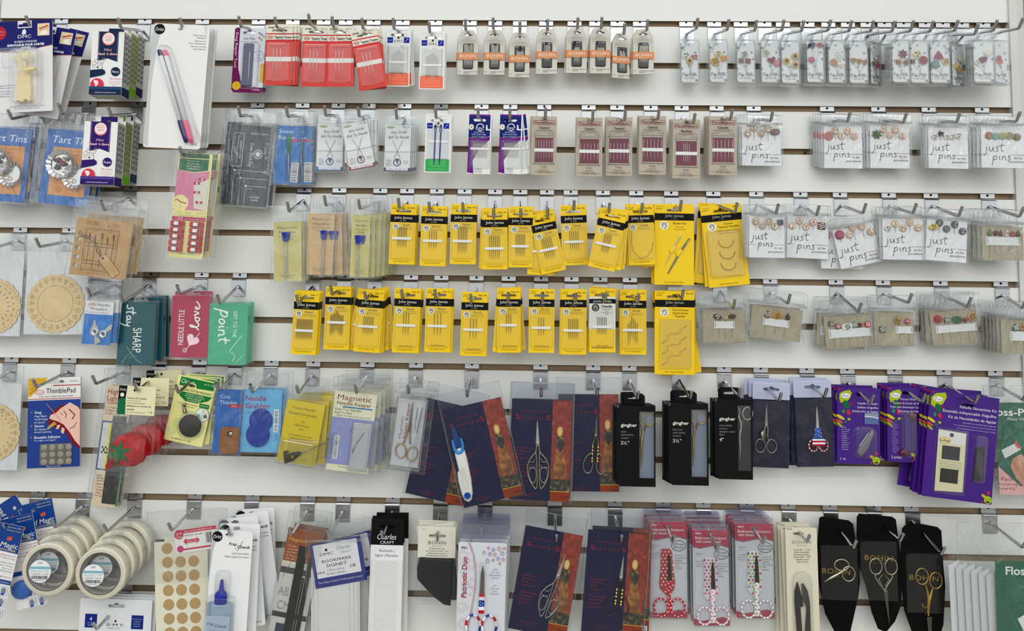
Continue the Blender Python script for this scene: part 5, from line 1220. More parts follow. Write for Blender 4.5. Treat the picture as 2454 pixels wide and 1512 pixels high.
for c_ in range(2):
    for r_ in range(5):
        A = Art(); x0 = 0 if c_ == 0 else 46; 
        A.slab(rr(0, 0, 32, 13, 1), ('b01824', 'g'), 1.4, 6); A.slab([(0, 1), (8, 3), (8, 10), (0, 12)], ('c42030', 'g'), 6, 9); A.slab(rr(9, 2.5, 20, 10.5, 1), ('cfd0d2', 'm'), 6, 10.5); A.slab(rr(12, 3, 14, 10, 0), ('f0f0f0', 'm'), 10.5, 11)
        if cl is None: cl = it.put('clip', A, loc=(x0, 165 + r_ * 15, 0)); 
        else: it.rep(cl, [(x0, 165 + r_ * 15, 0)])
bag_part(it, -8, -4, w + 14, hh + 4, t=14, tb=-2, hole=(14, 14), seed=51, amp=3.2)
copies(it, 1, 20, jit=[(10, -2, -.5)], what='pink card of red clips')

# engraved wood blocks
h = Hook(313, 4, (250, 503), 'the bagged wooden needle keepers')
it = Item('wooden_needle_keeper', 'engraved square wooden needle keeper with tag drawing, in zip bag', 'needle keeper', 188, 520, None, a=-5.5, hook=h, piv=(258, 500))
A = Art(); w, hh = 134, 138; A.slab(rr(0, 0, w, hh, 3), ('bd955e', 'w'), -4, 4, holes=[el(12, 52 + q * 21, 6) for q in range(4)], side=('d8c49a', 'w')); D_ = '6d4d2e'
A.frame(26, 24, 106, 124, 1.6, D_); A.frame(30, 28, 102, 120, .7, D_)
for q, (xx, y0) in enumerate(((38, 36), (52, 42), (68, 34), (82, 44), (96, 36))):
    A.line([(xx, y0), (xx, 116)], 1.5, D_); A.line([(xx - 1, y0 - 3), (xx - 2, y0 + 4), (xx, y0 + 12)], 2, '4a3420')
for yy in (58, 66, 100, 108): A.line([(30, yy), (104, yy)], 1.1, D_)
A.line([(8, 34), (14, 44), (34, 48), (52, 56), (60, 78), (74, 92)], 2.0, '5c4632'); A.line([(10, 30), (22, 42), (44, 44), (58, 60), (72, 88)], 1.6, '5c4632')
A.poly([(68, 90), (80, 82), (88, 86), (122, 122), (106, 140 - 3), (70, 102)], 'c9a673'); A.line([(68, 90), (80, 82), (88, 86), (122, 122), (106, 137), (70, 102)], 1.2, D_, closed=True); A.circ(76, 92, 3.4, '4a3826')
A.lines(['KEEP MY NEEDLE', 'THREAD KEEPER'], 40, 10, 3, 5, '8a6338', w=None); A.lines(['Created by', 'THE STITCHERY', 'in walnut'], 92, 10, 3, 5, '8a6338', w=None); A.text('HAND CRAFTED', 66, 131, 3, '8a6338', w=44)
it.put('wood_block', A)
bag_part(it, -10, -42, w + 14, hh + 4, t=9, tb=-7, hole=(68, -24), seed=52, amp=3, zip_y=-16)
copies(it, 1, 18, jit=[(10, -4, 1.5)], what='wooden needle keeper in zip bag')

# lacy wooden doilies in bags
for i, (px, k, bend, cx, cy, r, bx, lb, pat) in enumerate((
    (47, 5, (-20, 596), -4, 733, 66, (-70, 600, 61, 803), 'lacy wooden doily with ray cutouts, cut by the frame edge', 'ray'),
    (164, 5, (95, 592), 141, 727, 70, (66, 603, 217, 800), 'round lacy wooden doily with ring of dots, whole', 'dot'),
    (26, 8, (-28, 925), -10, 1033, 69, (-80, 918, 55, 1121), 'lacy wooden doily below the others, beside blue thimble card', 'hole'))):
    h = Hook(px, k, bend, 'the ' + lb)
    it = Item('doily_pack', lb, 'doily', bx[0], bx[1], .03 if i != 1 else .034, a=.6 if i == 1 else 0, hook=h, piv=(px - 30, bx[1] - 12))
    w, hh = bx[2] - bx[0], bx[3] - bx[1]
    A = Art(); A.slab(rr(0, 0, w, hh), 'dcdde2', -1, 0); it.put('paper_backing', A)
    u, v = cx - bx[0], cy - bx[1]
    n = 90; O = [(u + (r - 3 + 3 * abs(math.cos(q * math.pi * 11 / 45 * 1.0))) * math.cos(2 * math.pi * q / 90), v + (r - 3 + 3 * abs(math.cos(q * math.pi * 11 / 45))) * math.sin(2 * math.pi * q / 90)) for q in range(n)]
    HO = []
    def ringh(rad, num, rx, ry, off=0):
        for q in range(num):
            a = 360 / num * (q + off); P = el(0, 0, rx, ry, 6)
            HO.append([(u + rad * math.cos(R(a)) + x * math.cos(R(a)) - y * math.sin(R(a)), v + rad * math.sin(R(a)) + x * math.sin(R(a)) + y * math.cos(R(a))) for x, y in P])
    if pat == 'ray': ringh(r * .56, 22, 4.5, 1.4); ringh(r * .74, 22, 1.4, 3.4, .5); ringh(r * .88, 44, 1.3, 1.1)
    elif pat == 'dot': ringh(r * .61, 50, 1.2, 1.2)
    else: ringh(r * .66, 24, 1.6, 1.6)
    if pat != 'ray':
        for q in range(22):
            for dr, da, rx in ((.74, 0, 1.4), (.79, -2.7, 1.2), (.79, 2.7, 1.2), (.84, -4.4, 1.3), (.84, 4.4, 1.3), (.84, 0, 1.7), (.9, -2.6, 1.1), (.9, 2.6, 1.1)):
                a = 360 / 22 * q + da; HO.append(el(u + dr * r * math.cos(R(a)), v + dr * r * math.sin(R(a)), rx, n=5))
    A = Art(); A.slab(O, ('e0c590', 'w'), .4, 2.2, holes=HO, side=('6b4a2a', 'w')); it.put('wooden_doily', A)
    bag_part(it, -2, -42, w + 4, hh + 2, t=4, tb=-2, hole=(px - 30 - bx[0], -14), seed=60 + i, amp=2.0)
# threaders
h = Hook(278, 6, (217, 710), 'the needle threader cards')
it = Item('needle_threader_pack', 'white and blue card with silver needle threaders', 'needle threader', 207, 720, None, a=-3, hook=h, piv=(240, 700))
A = Art(); w, hh = 68, 103; A.slab(rr(0, 0, w, hh), 'e6e6e8', 0, 1); A.rect(0, 31, w, hh, ('0e78cc', 'g'))
A.text('Jiffy', 5, 11, 7, 'c23a4a', al='l', w=22, ital=.25); A.text('Needle', 29, 11, 6, '38404c', al='l', w=30); A.text('Threaders', 11, 21, 6, '38404c', al='l', w=42); A.text('For Hand Needlework', 5, 28, 3, 'c23a4a', al='l', w=52)
it.put('card', A)
for i, P in enumerate(([(25, 44), (29, 46), (30, 54), (36, 62), (40, 72), (34, 84), (22, 82), (17, 72), (22, 60)], [(66, 52), (72, 56), (68, 66), (58, 72), (60, 82), (50, 88), (40, 82), (42, 72), (54, 66)], [(30, 84), (36, 84), (42, 88), (48, 96), (40, 100), (34, 104), (32, 96)])):
    c = (29, 73) if i == 0 else ((50, 77) if i == 1 else (40, 94))
    A = Art(); A.slab(P, ('b9b7b2', 'm'), 1.4 + i * .8, 2.2 + i * .8); 
    if i < 2: A.lathe([(9, 0), (9, 1), (7.5, 1.6), (5, 1.2), (4.4, .5)], c[0], c[1], 2.4 + i * .8, ('dcdbd6', 'm'), axis='t'); A.z += 2; A.circ(c[0], c[1], 3, '2a74b0')
    it.put('threader', A, skip=True)
A = Art(); A.blis(2, -44, w - 2, -4, 2, mt=POUCH, r=4, lip=1, t0=-1); it.put('hang_strip', A)
bag_part(it, -2, -42, w + 2, hh + 1, t=6, tb=-1.5, hole=(33, -20), seed=70, amp=1.2)
copies(it, 2, 5, jit=[(8, -3, 1), (12, -2, 0)], what='white and blue needle threader card')

# needle tins with slogans
LOVE = [[(0, 20), (10, 10), (16, -4), (12, -8), (8, 2), (10, 18), (18, 20), (24, 12)], [(34, 8), (26, 10), (26, 20), (34, 22), (38, 12), (32, 8), (44, 8)], [(44, 4), (49, 22), (55, 4)], [(60, 16), (68, 12), (66, 6), (60, 10), (62, 20), (72, 20), (84, 10)]]
POINT = [[(0, 36), (9, 0)], [(6, 12), (14, 1), (21, 7), (16, 18), (6, 20)], [(32, 8), (24, 14), (27, 23), (35, 20), (37, 12), (32, 8)], [(43, 9), (42, 20), (47, 22)], [(45, 1), (46, 2)], [(52, 8), (51, 23)], [(51, 14), (59, 7), (63, 13), (62, 22), (67, 22)], [(76, -6), (72, 18), (79, 22)], [(68, 6), (84, 4)]]
STAY = [[(8, 2), (0, 4), (6, 12), (2, 20), (-6, 18)], [(16, -6), (12, 20), (18, 20)], [(8, 4), (22, 2)], [(32, 8), (24, 10), (24, 20), (32, 18), (33, 8), (34, 20), (40, 18)], [(40, 8), (42, 18), (50, 16), (52, 6), (46, 34), (36, 40)]]
for px, bend, x, y, w, hh, col, lb, nb, jit in ((361, (295, 725), 288, 723, 88, 149, '235a63', 'dark teal needle tin reading stay SHARP sideways', 2, [(8, -4, 2), (10, -2, 4)]),
                       (482.5, (431, 704), 415, 708, 89, 147, 'd2637c', 'pink needle tin reading NEEDLE LITTLE love sideways', 1, [(-2, -8, 1)]),
                       (574, (527, 728), 504, 727, 92, 145, '6cc49e', 'mint green needle tin reading GET TO THE point', 1, [(6, 2, .5)])):
    h = Hook(px, 6, bend, 'the ' + lb)
    it = Item('needle_tin', lb, 'needle case', x, y, .036, hook=h, piv=(x + w / 2 + 8, y - 8), a=0)
    A = Art(); A.slab(rr(0, 0, w, hh, 3), (col, 'g'), -6, 2, side=(col, 'g'))
    c = 'e3ecea'
    def vtxt(P, u, v, s, wd): stroke(A, P, u, v, s, wd, c, rot=-90 if col == '6cc49e' or col == '235a63' else 90)
    if col == '235a63':
        stroke(A, STAY, 36, 12, .9, 2.8, c, rot=-90); A.text('SHARP', 36, 62, 21, c, w=58, rot=-90, al='l')
        A.line([(22, 106), (34, 122), (48, 138), (62, 146)], .9, 'aebfc0'); A.line([(12, 146), (24, 128), (36, 118), (30, 134), (44, 128)], .8, 'aebfc0')
    elif col == 'd2637c':
        A.text('NEEDLE LITTLE', 30, 117, 13, c, w=83, rot=90, al='l'); stroke(A, LOVE, 50, 82, .82, 3, c, rot=90)
        A.poly(rot2(heart(52, 106, 17), -30, 52, 106), 'f0cdd8'); A.line([(34, 132), (70, 88)], 1.2, c); A.ring(35, 130, 5, 1.2, c)
    else:
        A.text('GET TO THE', 58, 18, 9, c, w=62, rot=-90, al='l'); stroke(A, POINT, 46, 12, 1.0, 3.4, c, rot=-90)
        A.line([(80, 76), (52, 112), (66, 124), (60, 136)], 1.2, c); A.line([(70, 140), (84, 122)], .7, c)
    it.put('tin', A)
    A = Art(); A.blis(-3, -3, w + 3, hh + 3, 6, mt=CASE, r=4, lip=2, t0=-4); it.put('clear_cover', A)
    A = Art(); A.slab(rr(w / 2 - 14, -22, w / 2 + 22, 0, 3), CASE, -5, -4.4, holes=[el(w / 2 + 8, -10, 4)]); it.put('hang_tab', A)
    copies(it, nb, 12, jit=jit, what=lb.split(' needle tin')[0] + ' needle tin')

# ------------------------------------------------------------------ row 5
h = Hook(165, 8, (88, 928), 'the blue thimble pad card')
it = Item('thimble_pad_pack', 'blue card with drawn hand and twelve round grey pads', 'thimble pads', 68, 907, .036, a=2.6, hook=h, piv=(120, 912), yaw=4)
A = Art(); w, hh = 122, 212
A.slab(rr(0, 0, w, hh, 3), ('e7e4e2', 'p'), -5, 0, holes=[euro(64, 10, 40, 7)], side='c9c5c0'); A.poly([(0, 0), (46, 0), (6, 44), (0, 44)], 'd8a935'); A.lines(['NEW', 'LONGER', 'FLEXIBLE'], 16, 12, 4, 9, '5e4a1a', rot=42, w=None)
A.text('ITEM #FG8166', w - 6, 11, 3, '777070', al='r', w=20)
A.rect(58, 18, w, 20, 'b03440'); A.text('ThimblePad', w - 12, 37, 12, '23222a', al='r', w=68, bold=.0); A.ring(27, 34, 11, 1.2, 'b9555c', ry=5.5); A.text('colonial', 27, 35.5, 3, 'b9555c', w=14); A.text('WORKS LIKE A THIMBLE...FEELS LIKE A DREAM!', w / 2 + 4, 46, 3, '3a3840', w=80); A.rect(0, 49, w, 50.5, 'c04048')
A.rect(0, 53, w, hh, ('27408c', 'g'))
for q, (t, yy) in enumerate((('Snug', 84), ('Secure', 116), ('Reusable Adhesive', 143))): A.text(t, 16, yy, 6, 'e4e8f4', al='l', w=(16, 22, 60)[q], bold=.01, ital=.1); A.poly(star(9, yy - 3, 3, 4), '9a8a4a')
A.lines(['Hugs finger.', 'You\'ll forget', 'it\'s there!'], 16, 92, 4.4, 7.5, 'dfe4f2', al='l', ital=.1); A.lines(['No slipping or', 'thread snatching'], 16, 123, 4.2, 6.5, 'dfe4f2', al='l', ital=.1); A.text('Use again and again!', 16, 149, 4, 'dfe4f2', al='l', w=50, ital=.1)
Hd = [(98, 60), (118, 72), (w, 80), (w, 164), (110, 150), (98, 130), (84, 112), (70, 104), (58, 100), (50, 96), (54, 88), (66, 84), (76, 74)]
A.poly([(x + 1, y + 5) for x, y in Hd[:3]] + [(w, 172), (104, 156), (88, 130), (72, 120), (50, 112), (48, 100), (58, 78), (80, 66)], '7c2430'); A.poly(Hd, 'e9bfae')
A.poly([(62, 104), (52, 112), (46, 118), (50, 122), (58, 116), (68, 110)], 'c79a4a'); A.poly([(70, 112), (66, 122), (72, 122), (77, 113)], 'e9bfae'); A.poly([(80, 118), (78, 130), (84, 134), (87, 122)], 'e9bfae')
A.line([(44, 62), (60, 80), (78, 104)], 1.4, 'c48a86'); A.line([(84, 80), (90, 88), (88, 96)], 1.6, '7c2430'); A.line([(98, 122), (108, 118), (114, 108)], 1.3, '7c2430'); A.line([(76, 84), (82, 90)], 1, '7c2430'); A.line([(96, 76), (110, 90), (104, 100)], 2.4, '7c2430')
A.poly([(30, 156), (104, 156), (104, 206), (30, 206)], '6f675e'); A.text('Made in the USA', 62, 211.5 - 1.5, 3.2, 'c8cce0', w=32)
it.put('carton', A)
pd = None
for r_ in range(3):
    for c_ in range(4):
        if pd is None: A = Art(); A.dome(el(0, 0, 7.2, 7.2, 18), ('a39e92', 'f'), 0, 2.6, inset=.1); pd = it.put('thimble_pad', A, loc=(40 + c_ * 19, 165 + r_ * 16.5, .8))
        else: it.rep(pd, [(40 + c_ * 19, 165 + r_ * 16.5, .8)])
A = Art(); A.blis(30, 156, 104, 206, 5, r=2, lip=3); it.put('blister', A)

h = Hook(297, 8, (230, 920), 'the tall highlighter guide sleeve')
it = Item('line_guide_sleeve', 'tall beige sleeve with red title, black magnet strip and grid chart', 'guide card', 259, 922, .032, a=-5, hook=h, piv=(272, 900))
A = Art(); w, hh = 62, 284; A.slab(rr(0, 0, w, hh), 'e3cfb0', 0, 1)
A.lines(['High', 'Light'], 3, 20, 11, 15.5, '9c2a34', al='l', bold=.01); A.text('Guide', 3, 44, 8, '9c2a34', al='l', w=30)
for q, t in enumerate(('Original', 'Magnetic', 'Static Cling')): A.frame(3, 50 + q * 7, 7, 54 + q * 7, .5, '5a4a3a'); A.text(t, 10, 54 + q * 7, 4, '4a3c30', al='l', w=(22, 23, 30)[q])
A.rect(-1, 84, w, 200, '2c4f94'); A.rect(2, 88, 28, 196, 'eceae0')
for q in range(28): A.rect(2, 88 + q * 4, 28, 88.4 + q * 4, '8a93a8'); A.z -= A.step
for q in range(7): A.rect(2 + q * 4, 88, 2.4 + q * 4, 196, '8a93a8'); A.z -= A.step
A.z += .2
A.rect(18, 88, 27, 196, 'e6d84a'); 
for u, v in ((6, 144), (10, 148), (14, 144), (10, 152), (14, 156), (6, 156), (18, 148), (18, 156)): A.rect(u, v, u + 4, v + 4, '1a1a1a'); A.z -= A.step
A.lines(['Keeps', 'Written', 'Chart in'], 4, 214, 4, 6, '3c3228', al='l'); A.text('Perfect for:', 4, 234, 4, '8c3a34', al='l'); A.lines(['• Cross', '• Knitting', '• Maps', '• Recipes'], 4, 241, 4, 6.6, '8c3a34', al='l')
it.put('card', A)
A = Art(); A.slab(rr(24, 70, 57, 276, 3), ('15181a', 'g'), 1.4, 2.6); A.slab(rr(57.3, 90, 61, 280, 1), ('1f6b42', 'g'), 1.4, 2.6); it.put('magnet_strip', A)
bag_part(it, -12, -38, w + 12, hh + 4, t=5, tb=-2, hole=(24, -20), seed=80, amp=1.6)
copies(it, 1, 6, jit=[(5, 0, .2)], what='tall beige line guide sleeve')

# tomato pin cushions
h = Hook(383, 8, (330, 937), 'the three bagged tomato pin cushions')
it = Item('tomato_pincushion_pack', 'red tomato pincushion in bag under cream header, foremost', 'pincushion', 287, 923, .079, a=-2.2, hook=h, piv=(328, 930))
A = Art(); w, hh = 90, 68; A.slab(rr(0, 0, w, hh), 'e6dfb8', 0, 1.6, holes=[el(38, 10, 3.4)])
A.poly([(0, 0), (20, 0), (18, 26), (20, 68), (0, 68)], '121315'); A.poly([(0, 32), (18, 28), (20, 68), (0, 68)], '1d6b46'); A.text('Dritz', 10, 12, 6, 'e8e8e4', w=15, ital=.2); A.dome(el(9, 22, 5, 5, 12), 'e8e8e4', 1.8, 2.0)
A.text('Tomato Pin Cushion', 22, 31, 5, '4a4632', al='l', w=47); A.text('With strawberry emery', 22, 36, 2.6, '4a4632', al='l', w=34); A.rect(22, 40, 66, 40.8, '4a4632'); A.lines(['Alfiletero en forma de', 'tomate'], 22, 49, 4.6, 8, '4a4632', al='l'); A.text('Con esmeril en forma de fresa', 22, 63, 2.6, '4a4632', al='l', w=46); A.text('1 ct', w - 5, 62, 5, '4a4632', al='r', w=10)
it.put('header_card', A)
A = Art(); T = []
cx, cy, r = 40, 150, 42
prof = [(2, -34), (14, -38), (30, -32), (41, -12), (42, 6), (34, 26), (18, 36), (4, 37)]
A.lathe([(a_, b_) for a_, b_ in prof], cx, cy, 4, ('b81c26', 'f'), n=28, ft=.72)
# soft lobes
for i_, v_ in enumerate(A.v):
    ang = math.atan2(v_[1] - cy, v_[0] - cx); rad = math.hypot(v_[0] - cx, v_[1] - cy)
    A.v[i_] = (v_[0], v_[1], v_[2] - 2.2 * abs(math.cos(ang * 3)) ** 8 * (1 if v_[2] > 4 else 0))
A.tube([(6, 176, 10), (-6, 190, 8), (-12, 198, 6)], [10, 7, 1.5], ('b81c26', 'f'), n=10)
bd = it.put('tomato', A)
A = Art(); A.dome(star(30, 152, 30, 6, .45, -80), ('1f6b3c', 'f'), 31, 34.5, inset=.2); it.put('felt_leaf', A, parent=bd)
A = Art(); A.tube([(8, 152, 28), (30, 152, 36), (58, 150, 34), (80, 150, 14)], .5, ('1f4a2c', 'p')); it.put('thread', A, parent=bd)
A = Art(); A.film(-14, 64, 92, 204, 38, mt=BAG, amp=4, seed=81, curl=-4); A.film(-14, 66, 92, 204, -6, mt=BAG, amp=2, seed=82); it.put('plastic_bag', A)
copies(it, 2, 36, jit=[(10, -1, 2), (21, -2, 4)], what='red tomato pincushion with cream header')

# thread cutter pendant
h = Hook(478, 8, (428, 942), 'the thread cutter pendant cards')
it = Item('thread_cutter_pack', 'cream and green card with round black thread cutter pendant', 'thread cutter', 429, 897, .036, a=-11, hook=h, piv=(470, 905))
A = Art(); w, hh = 95, 156; A.slab(rr(0, 0, w, hh, 4), 'e6e29a', 0, 1.2, holes=[el(38, 20, 8, 4)])
A.poly([(7, 3), (92, 3), (92, 22), (50, 24), (46, 14), (30, 14), (26, 24), (7, 24)], '1c7a3c'); A.text('Clover', 10, 17, 10, 'e8f0e0', al='l', w=33); A.text('Art No. 454', w - 5, 12, 3.6, 'dfe8d0', al='r', w=24)
A.text('THREAD CUTTER PENDANT', w / 2 + 2, 34, 5, '2c2c18', w=80, bold=.01)
A.poly([(9, 37), (92, 37), (84, 48), (60, 58), (30, 58), (14, 48)], '1c7a3c'); A.lines(['PENDENTIF COUPE-FIL', 'COLGANTE CORTAHILOS', 'FADENSCHNEIDER', 'ALS ANHÄNGER'], 50, 42, 3, 4.6, 'e4ecc8', w=None)
A.lines(['A convenient cutter and', 'a pendant in one!'], 38, 65, 3.4, 5.6, '2c2c18', ital=.2); A.rect(66, 56, 90, 66, '1c7a3c', r=2); A.text('ANTIQUE SILVER', 78, 62, 2.6, 'e8f0e0', w=20)
A.circ(78, 82, 17, '6d776c'); A.circ(78, 82, 16, 'dfe8dc'); A.rect(77.5, 66, 78.5, 98, '6d776c'); A.circ(69, 86, 5, '6fa88a'); A.circ(86, 84, 4.5, '5f6a62'); A.line([(80, 70), (86, 80), (92, 72)], .8, '5f6a62')
A.circ(24, 112, 12, 'c9d488'); A.circ(14, 130, 10, 'd2db92')
A.text('CLOVER MFG. CO., LTD.', 42, hh - 6, 3.6, '2c2c18', w=50)
it.put('card', A)
A = Art(); A.lathe([(26, 0), (27, 1.5), (25, 4), (12, 6), (0.5, 6)], 56, 112, 2, ('2c2826', 'l'), n=26, axis='t')
for q in range(26):
    a = 2 * math.pi * q / 26; A.lathe([(.4, -1.6), (1.8, -.6), (1.8, .6), (.4, 1.6)], 56 + 25 * math.cos(a), 112 + 25 * math.sin(a), 4.5, ('3a3430', 'm'), n=6)
for q in range(60):
    a = q * 2.4; r_ = 3 * math.sqrt(q); A.lathe([(.2, -1.4), (1.5, 0), (.2, 1.4)], 56 + r_ * math.cos(a), 112 + r_ * math.sin(a), 7.8 - r_ * .08, ('3a3430', 'm'), n=5)
pn = it.put('pendant', A, skip=True)
A = Art(); A.tube([(38, 84, 5), (34, 76, 6), (31, 68, 6)], [5, 4, 2.5], ('8a837a', 'm'), n=8); A.lathe([(.5, -4), (3.5, -2.5), (4, 0), (3.5, 2.5), (.5, 4)], 31, 64, 6, ('b8b2a8', 'm'), n=10); it.put('bail', A, parent=pn, skip=True)
A = Art(); A.blis(27, 80, 86, 142, 10, r=26, lip=3, t0=1.3); it.put('blister', A)
copies(it, 3, 6, jit=[(-4, 1, 6), (4, 2, 8), (10, 1, 9)], what='cream and green thread cutter card')

# coin thimble, needle grabber
h = Hook(565, 8, (523, 936), 'the blue leather thimble bag')
it = Item('leather_thimble_bag', 'bright blue bagged card with brown leather thimble', 'thimble', 520, 931, .052, a=-2.2, hook=h, piv=(545, 915))
A = Art(); w, hh = 66, 152; A.slab(rr(0, 0, w, hh), ('0a64b4', 'g'), 0, 1)
A.lines(['Coin', 'Thimble'], 10, 22, 9, 14, 'c9dcf0', al='l'); A.rect(32, 35, 64, 43, 'b52838'); A.text('Medium', 46, 41, 4, 'f0cfd0', w=14, ital=.2); A.text('Each Has', 8, 104, 3.6, '1c4a94', w=22, rot=90)
it.put('card', A)
A = Art(); A.slab(rr(18, 88, 64, 150, 10), ('8f5a30', 'l'), 1.4, 6, holes=[el(42, 105, 7, 8)]); A.z = 6.1; A.line([(20, 130), (62, 130)], .8, '6a4220'); A.line([(21, 148), (21, 100), (28, 91), (56, 91), (61, 100), (61, 148)], .6, '6a4220'); lt = it.put('leather_thimble', A)
A = Art(); A.lathe([(6.8, 0), (6.8, 1.2), (.5, 1.4)], 42, 105, 3, ('b9b5aa', 'm'), axis='t'); it.put('coin', A, parent=lt)
bag_part(it, -6, -34, w + 3, hh + 5, t=9, tb=-2, hole=(25, -16), seed=84, amp=1.8)
h = Hook(650, 8, (605, 940), 'the pale blue needle grabber bag')
it = Item('needle_grabber_bag', 'pale blue bagged card with two dark blue rubber discs', 'needle grabber', 582, 932, .05, a=-.6, hook=h, piv=(630, 912))
A = Art(); w, hh = 96, 148; A.slab(rr(0, 0, w, hh), ('6ab2e0', 'g'), 0, 1)
A.lines(['Needle', 'Grabber'], 9, 27, 12, 18, 'a02c48', al='l', bold=.01); A.text('3 Pieces', 9, 57, 4.4, '4a6a8a', al='l', w=22); A.bars(80, 48, 88, 98, vert=True); A.text('Collins', 88, 112, 3, '3a5a7a', w=18, rot=90)
it.put('card', A)
for q, (u, v) in enumerate(((48, 74), (43, 106))):
    A = Art(); A.slab(el(u, v, 28, 29, 32), ('163c98', 'p'), 1.5 + q * 2.2, 3.4 + q * 2.2); it.put('rubber_disc', A)
bag_part(it, -3, -40, w + 14, hh + 4, t=9, tb=-2, hole=(48, -20), seed=85, amp=1.8)
copies(it, 1, 8, jit=[(9, -1, 1)], what='pale blue needle grabber bag')
# trolley needle
h = Hook(750, 8, (715, 942), 'the yellow thread controller cases')
it = Item('thread_controller_case', 'clear case of yellow card with black pointed thread controller', 'sewing tool', 690, 956, .056, a=-8.5, hook=h, piv=(728, 925))
A = Art(); w, hh = 92, 146; A.slab(rr(0, 0, w, hh), ('dcc31e', 'g'), 0, 1)
A.lines(['Trolley Needle', 'Thread Controller'], w / 2 - 3, 20, 6.6, 13, '4a4418', ital=.3, w=None); A.lines(['The', 'Multi-Purpose', 'Tool'], w / 2, 50, 4.6, 9, '5c5418', ital=.25); A.text('YOUR HELPER FOR MANY', w / 2, 83, 3.8, '5c5418', w=58, ital=.2); A.text('CUMBERSOME STITCHING USES', w / 2, 90, 3.6, '5c5418', w=58, ital=.2); A.text('Black', 66, 137, 3, '5c5418', w=8)
it.put('card', A)
A = Art(); A.tube([(92, 96, 6), (70, 110, 6), (50, 122, 6)], [.8, 1.2, 1.6], STEEL, n=6); sp = it.put('spike', A)
A = Art(); A.dome([(52, 116), (56, 122), (40, 140), (22, 150), (18, 140), (16, 130), (38, 120)], ('3c3424', 'g'), 3, 10, inset=.25); A.z = 10.2; A.circ(38, 130, 3, ('d9b53a', 'm')); A.circ(38, 130, 1.4, '2a2418'); A.dome([(14, 122), (24, 118), (26, 122), (14, 130)], ('3c3424', 'g'), 3, 7); it.put('finger_ring', A)
A = Art(); A.blis(-4, -6, w + 4, hh + 6, 6, mt=CASE, r=5, lip=2, t0=-2); A.blis(6, 92, w - 4, hh + 2, 14, mt=CASE, r=5, lip=1, t0=4); A.slab(rr(20, -32, 74, -5, 4), CASE, -2, -1.4, holes=[el(44, -18, 5)]); it.put('clear_case', A)
copies(it, 3, 7, jit=[(3, 0, 5), (14, -8, 8), (22, -12, 10.5)], what='clear case of yellow thread controller')
# magnetic needle keeper
h = Hook(880, 8, (854, 942), 'the lilac magnetic keeper bags')
it = Item('magnetic_keeper_bag', 'cream and lilac card with clear hinged needle box and barcode', 'needle keeper', 804, 935, .046, a=-5.5, hook=h, piv=(862, 920))
A = Art(); w, hh = 102, 187; A.slab(rr(0, 0, w, hh), 'e2dfc2', 0, 1)
A.text('Magnetic', w / 2 - 2, 20, 12, '7c2a3c', w=82, bold=.01); A.text('Needle Keeper', w / 2 - 2, 32, 8, '7c2a3c', w=82, bold=.01); A.rect(22, 35, w - 8, 38, '2a6fb0'); A.lines(['Keep Your Needles', 'Easy To Find'], 5, 45, 5.6, 8, '3a3a40', al='l'); A.text('Includes Two Size 24 Tapestry Needles', w / 2, 59, 3.6, '3a3a40', w=84)
A.rect(0, 62, w, hh - 15, '8f93c6'); A.bars(14, 106, 22, 158, vert=True); A.text('San Francisco', 40, hh - 9, 3, '55533a', w=22)
it.put('card', A)
A = Art(); A.slab(rr(54, 70, 98, 180, 2), ('d4d6da', 'p'), 1.2, 3); A.blis(52, 68, 100, 182, 12, mt=CASE, r=2, lip=2, t0=2); A.blis(56, 72, 96, 178, 12.5, mt=CASE, r=2, lip=0, t0=3); A.dome(rr(48, 82, 52, 90, 1), CASE, 2, 9); bx = it.put('hinged_box', A)
A = Art(); A.tube([(82, 92, 5), (66, 118, 5), (60, 142, 5)], .8, STEEL); it.put('needle', A); A = Art(); A.tube([(76, 102, 5), (60, 132, 5), (58, 138, 5)], .8, STEEL); it.put('needle', A)
bag_part(it, -4, -34, w + 10, hh + 3, t=16, tb=-2, hole=(50, -14), seed=86, amp=2.6, zip_y=-14)
copies(it, 3, 12, jit=[(6, 1, 3), (12, 2, 5), (16, -4, 7)], what='cream and lilac magnetic keeper bag')
# ------------------------------------------------------------------ scissors
def ringtube(A, cx, cy, rx, ry, t, r, mt, ang=0, n=22):
    P = rot2(el(cx, cy, rx, ry, n), ang, cx, cy); A.tube([(x, y, t) for x, y in P], r, mt, n=7, closed=True)
def blade(A, P, t0, t1, mt): A.slab(P, mt, t0, t1)
h = Hook(997, 8, (979, 943), 'the clear boxed scissor keepers')
it = Item('scissor_keeper_box', 'clear box with gold handled scissors and two needles on white', 'scissor keeper', 955, 947, .052, a=-6.5, hook=h, piv=(985, 928))
A = Art(); w, hh = 74, 170; A.slab(rr(2, 4, w - 4, hh - 6), 'e9e9ee', 0, .8); A.text('Magnetic', 20, 100, 7, 'a0243c', w=52, rot=90, al='l', bold=.02); A.text('Scissor Keeper', 31, 100, 7, 'a0243c', w=86, rot=90, al='l', bold=.02); A.text('www.annfan.com', 61, 112, 2.4, '8a8a90', w=26, rot=90, al='l')
it.put('card', A)
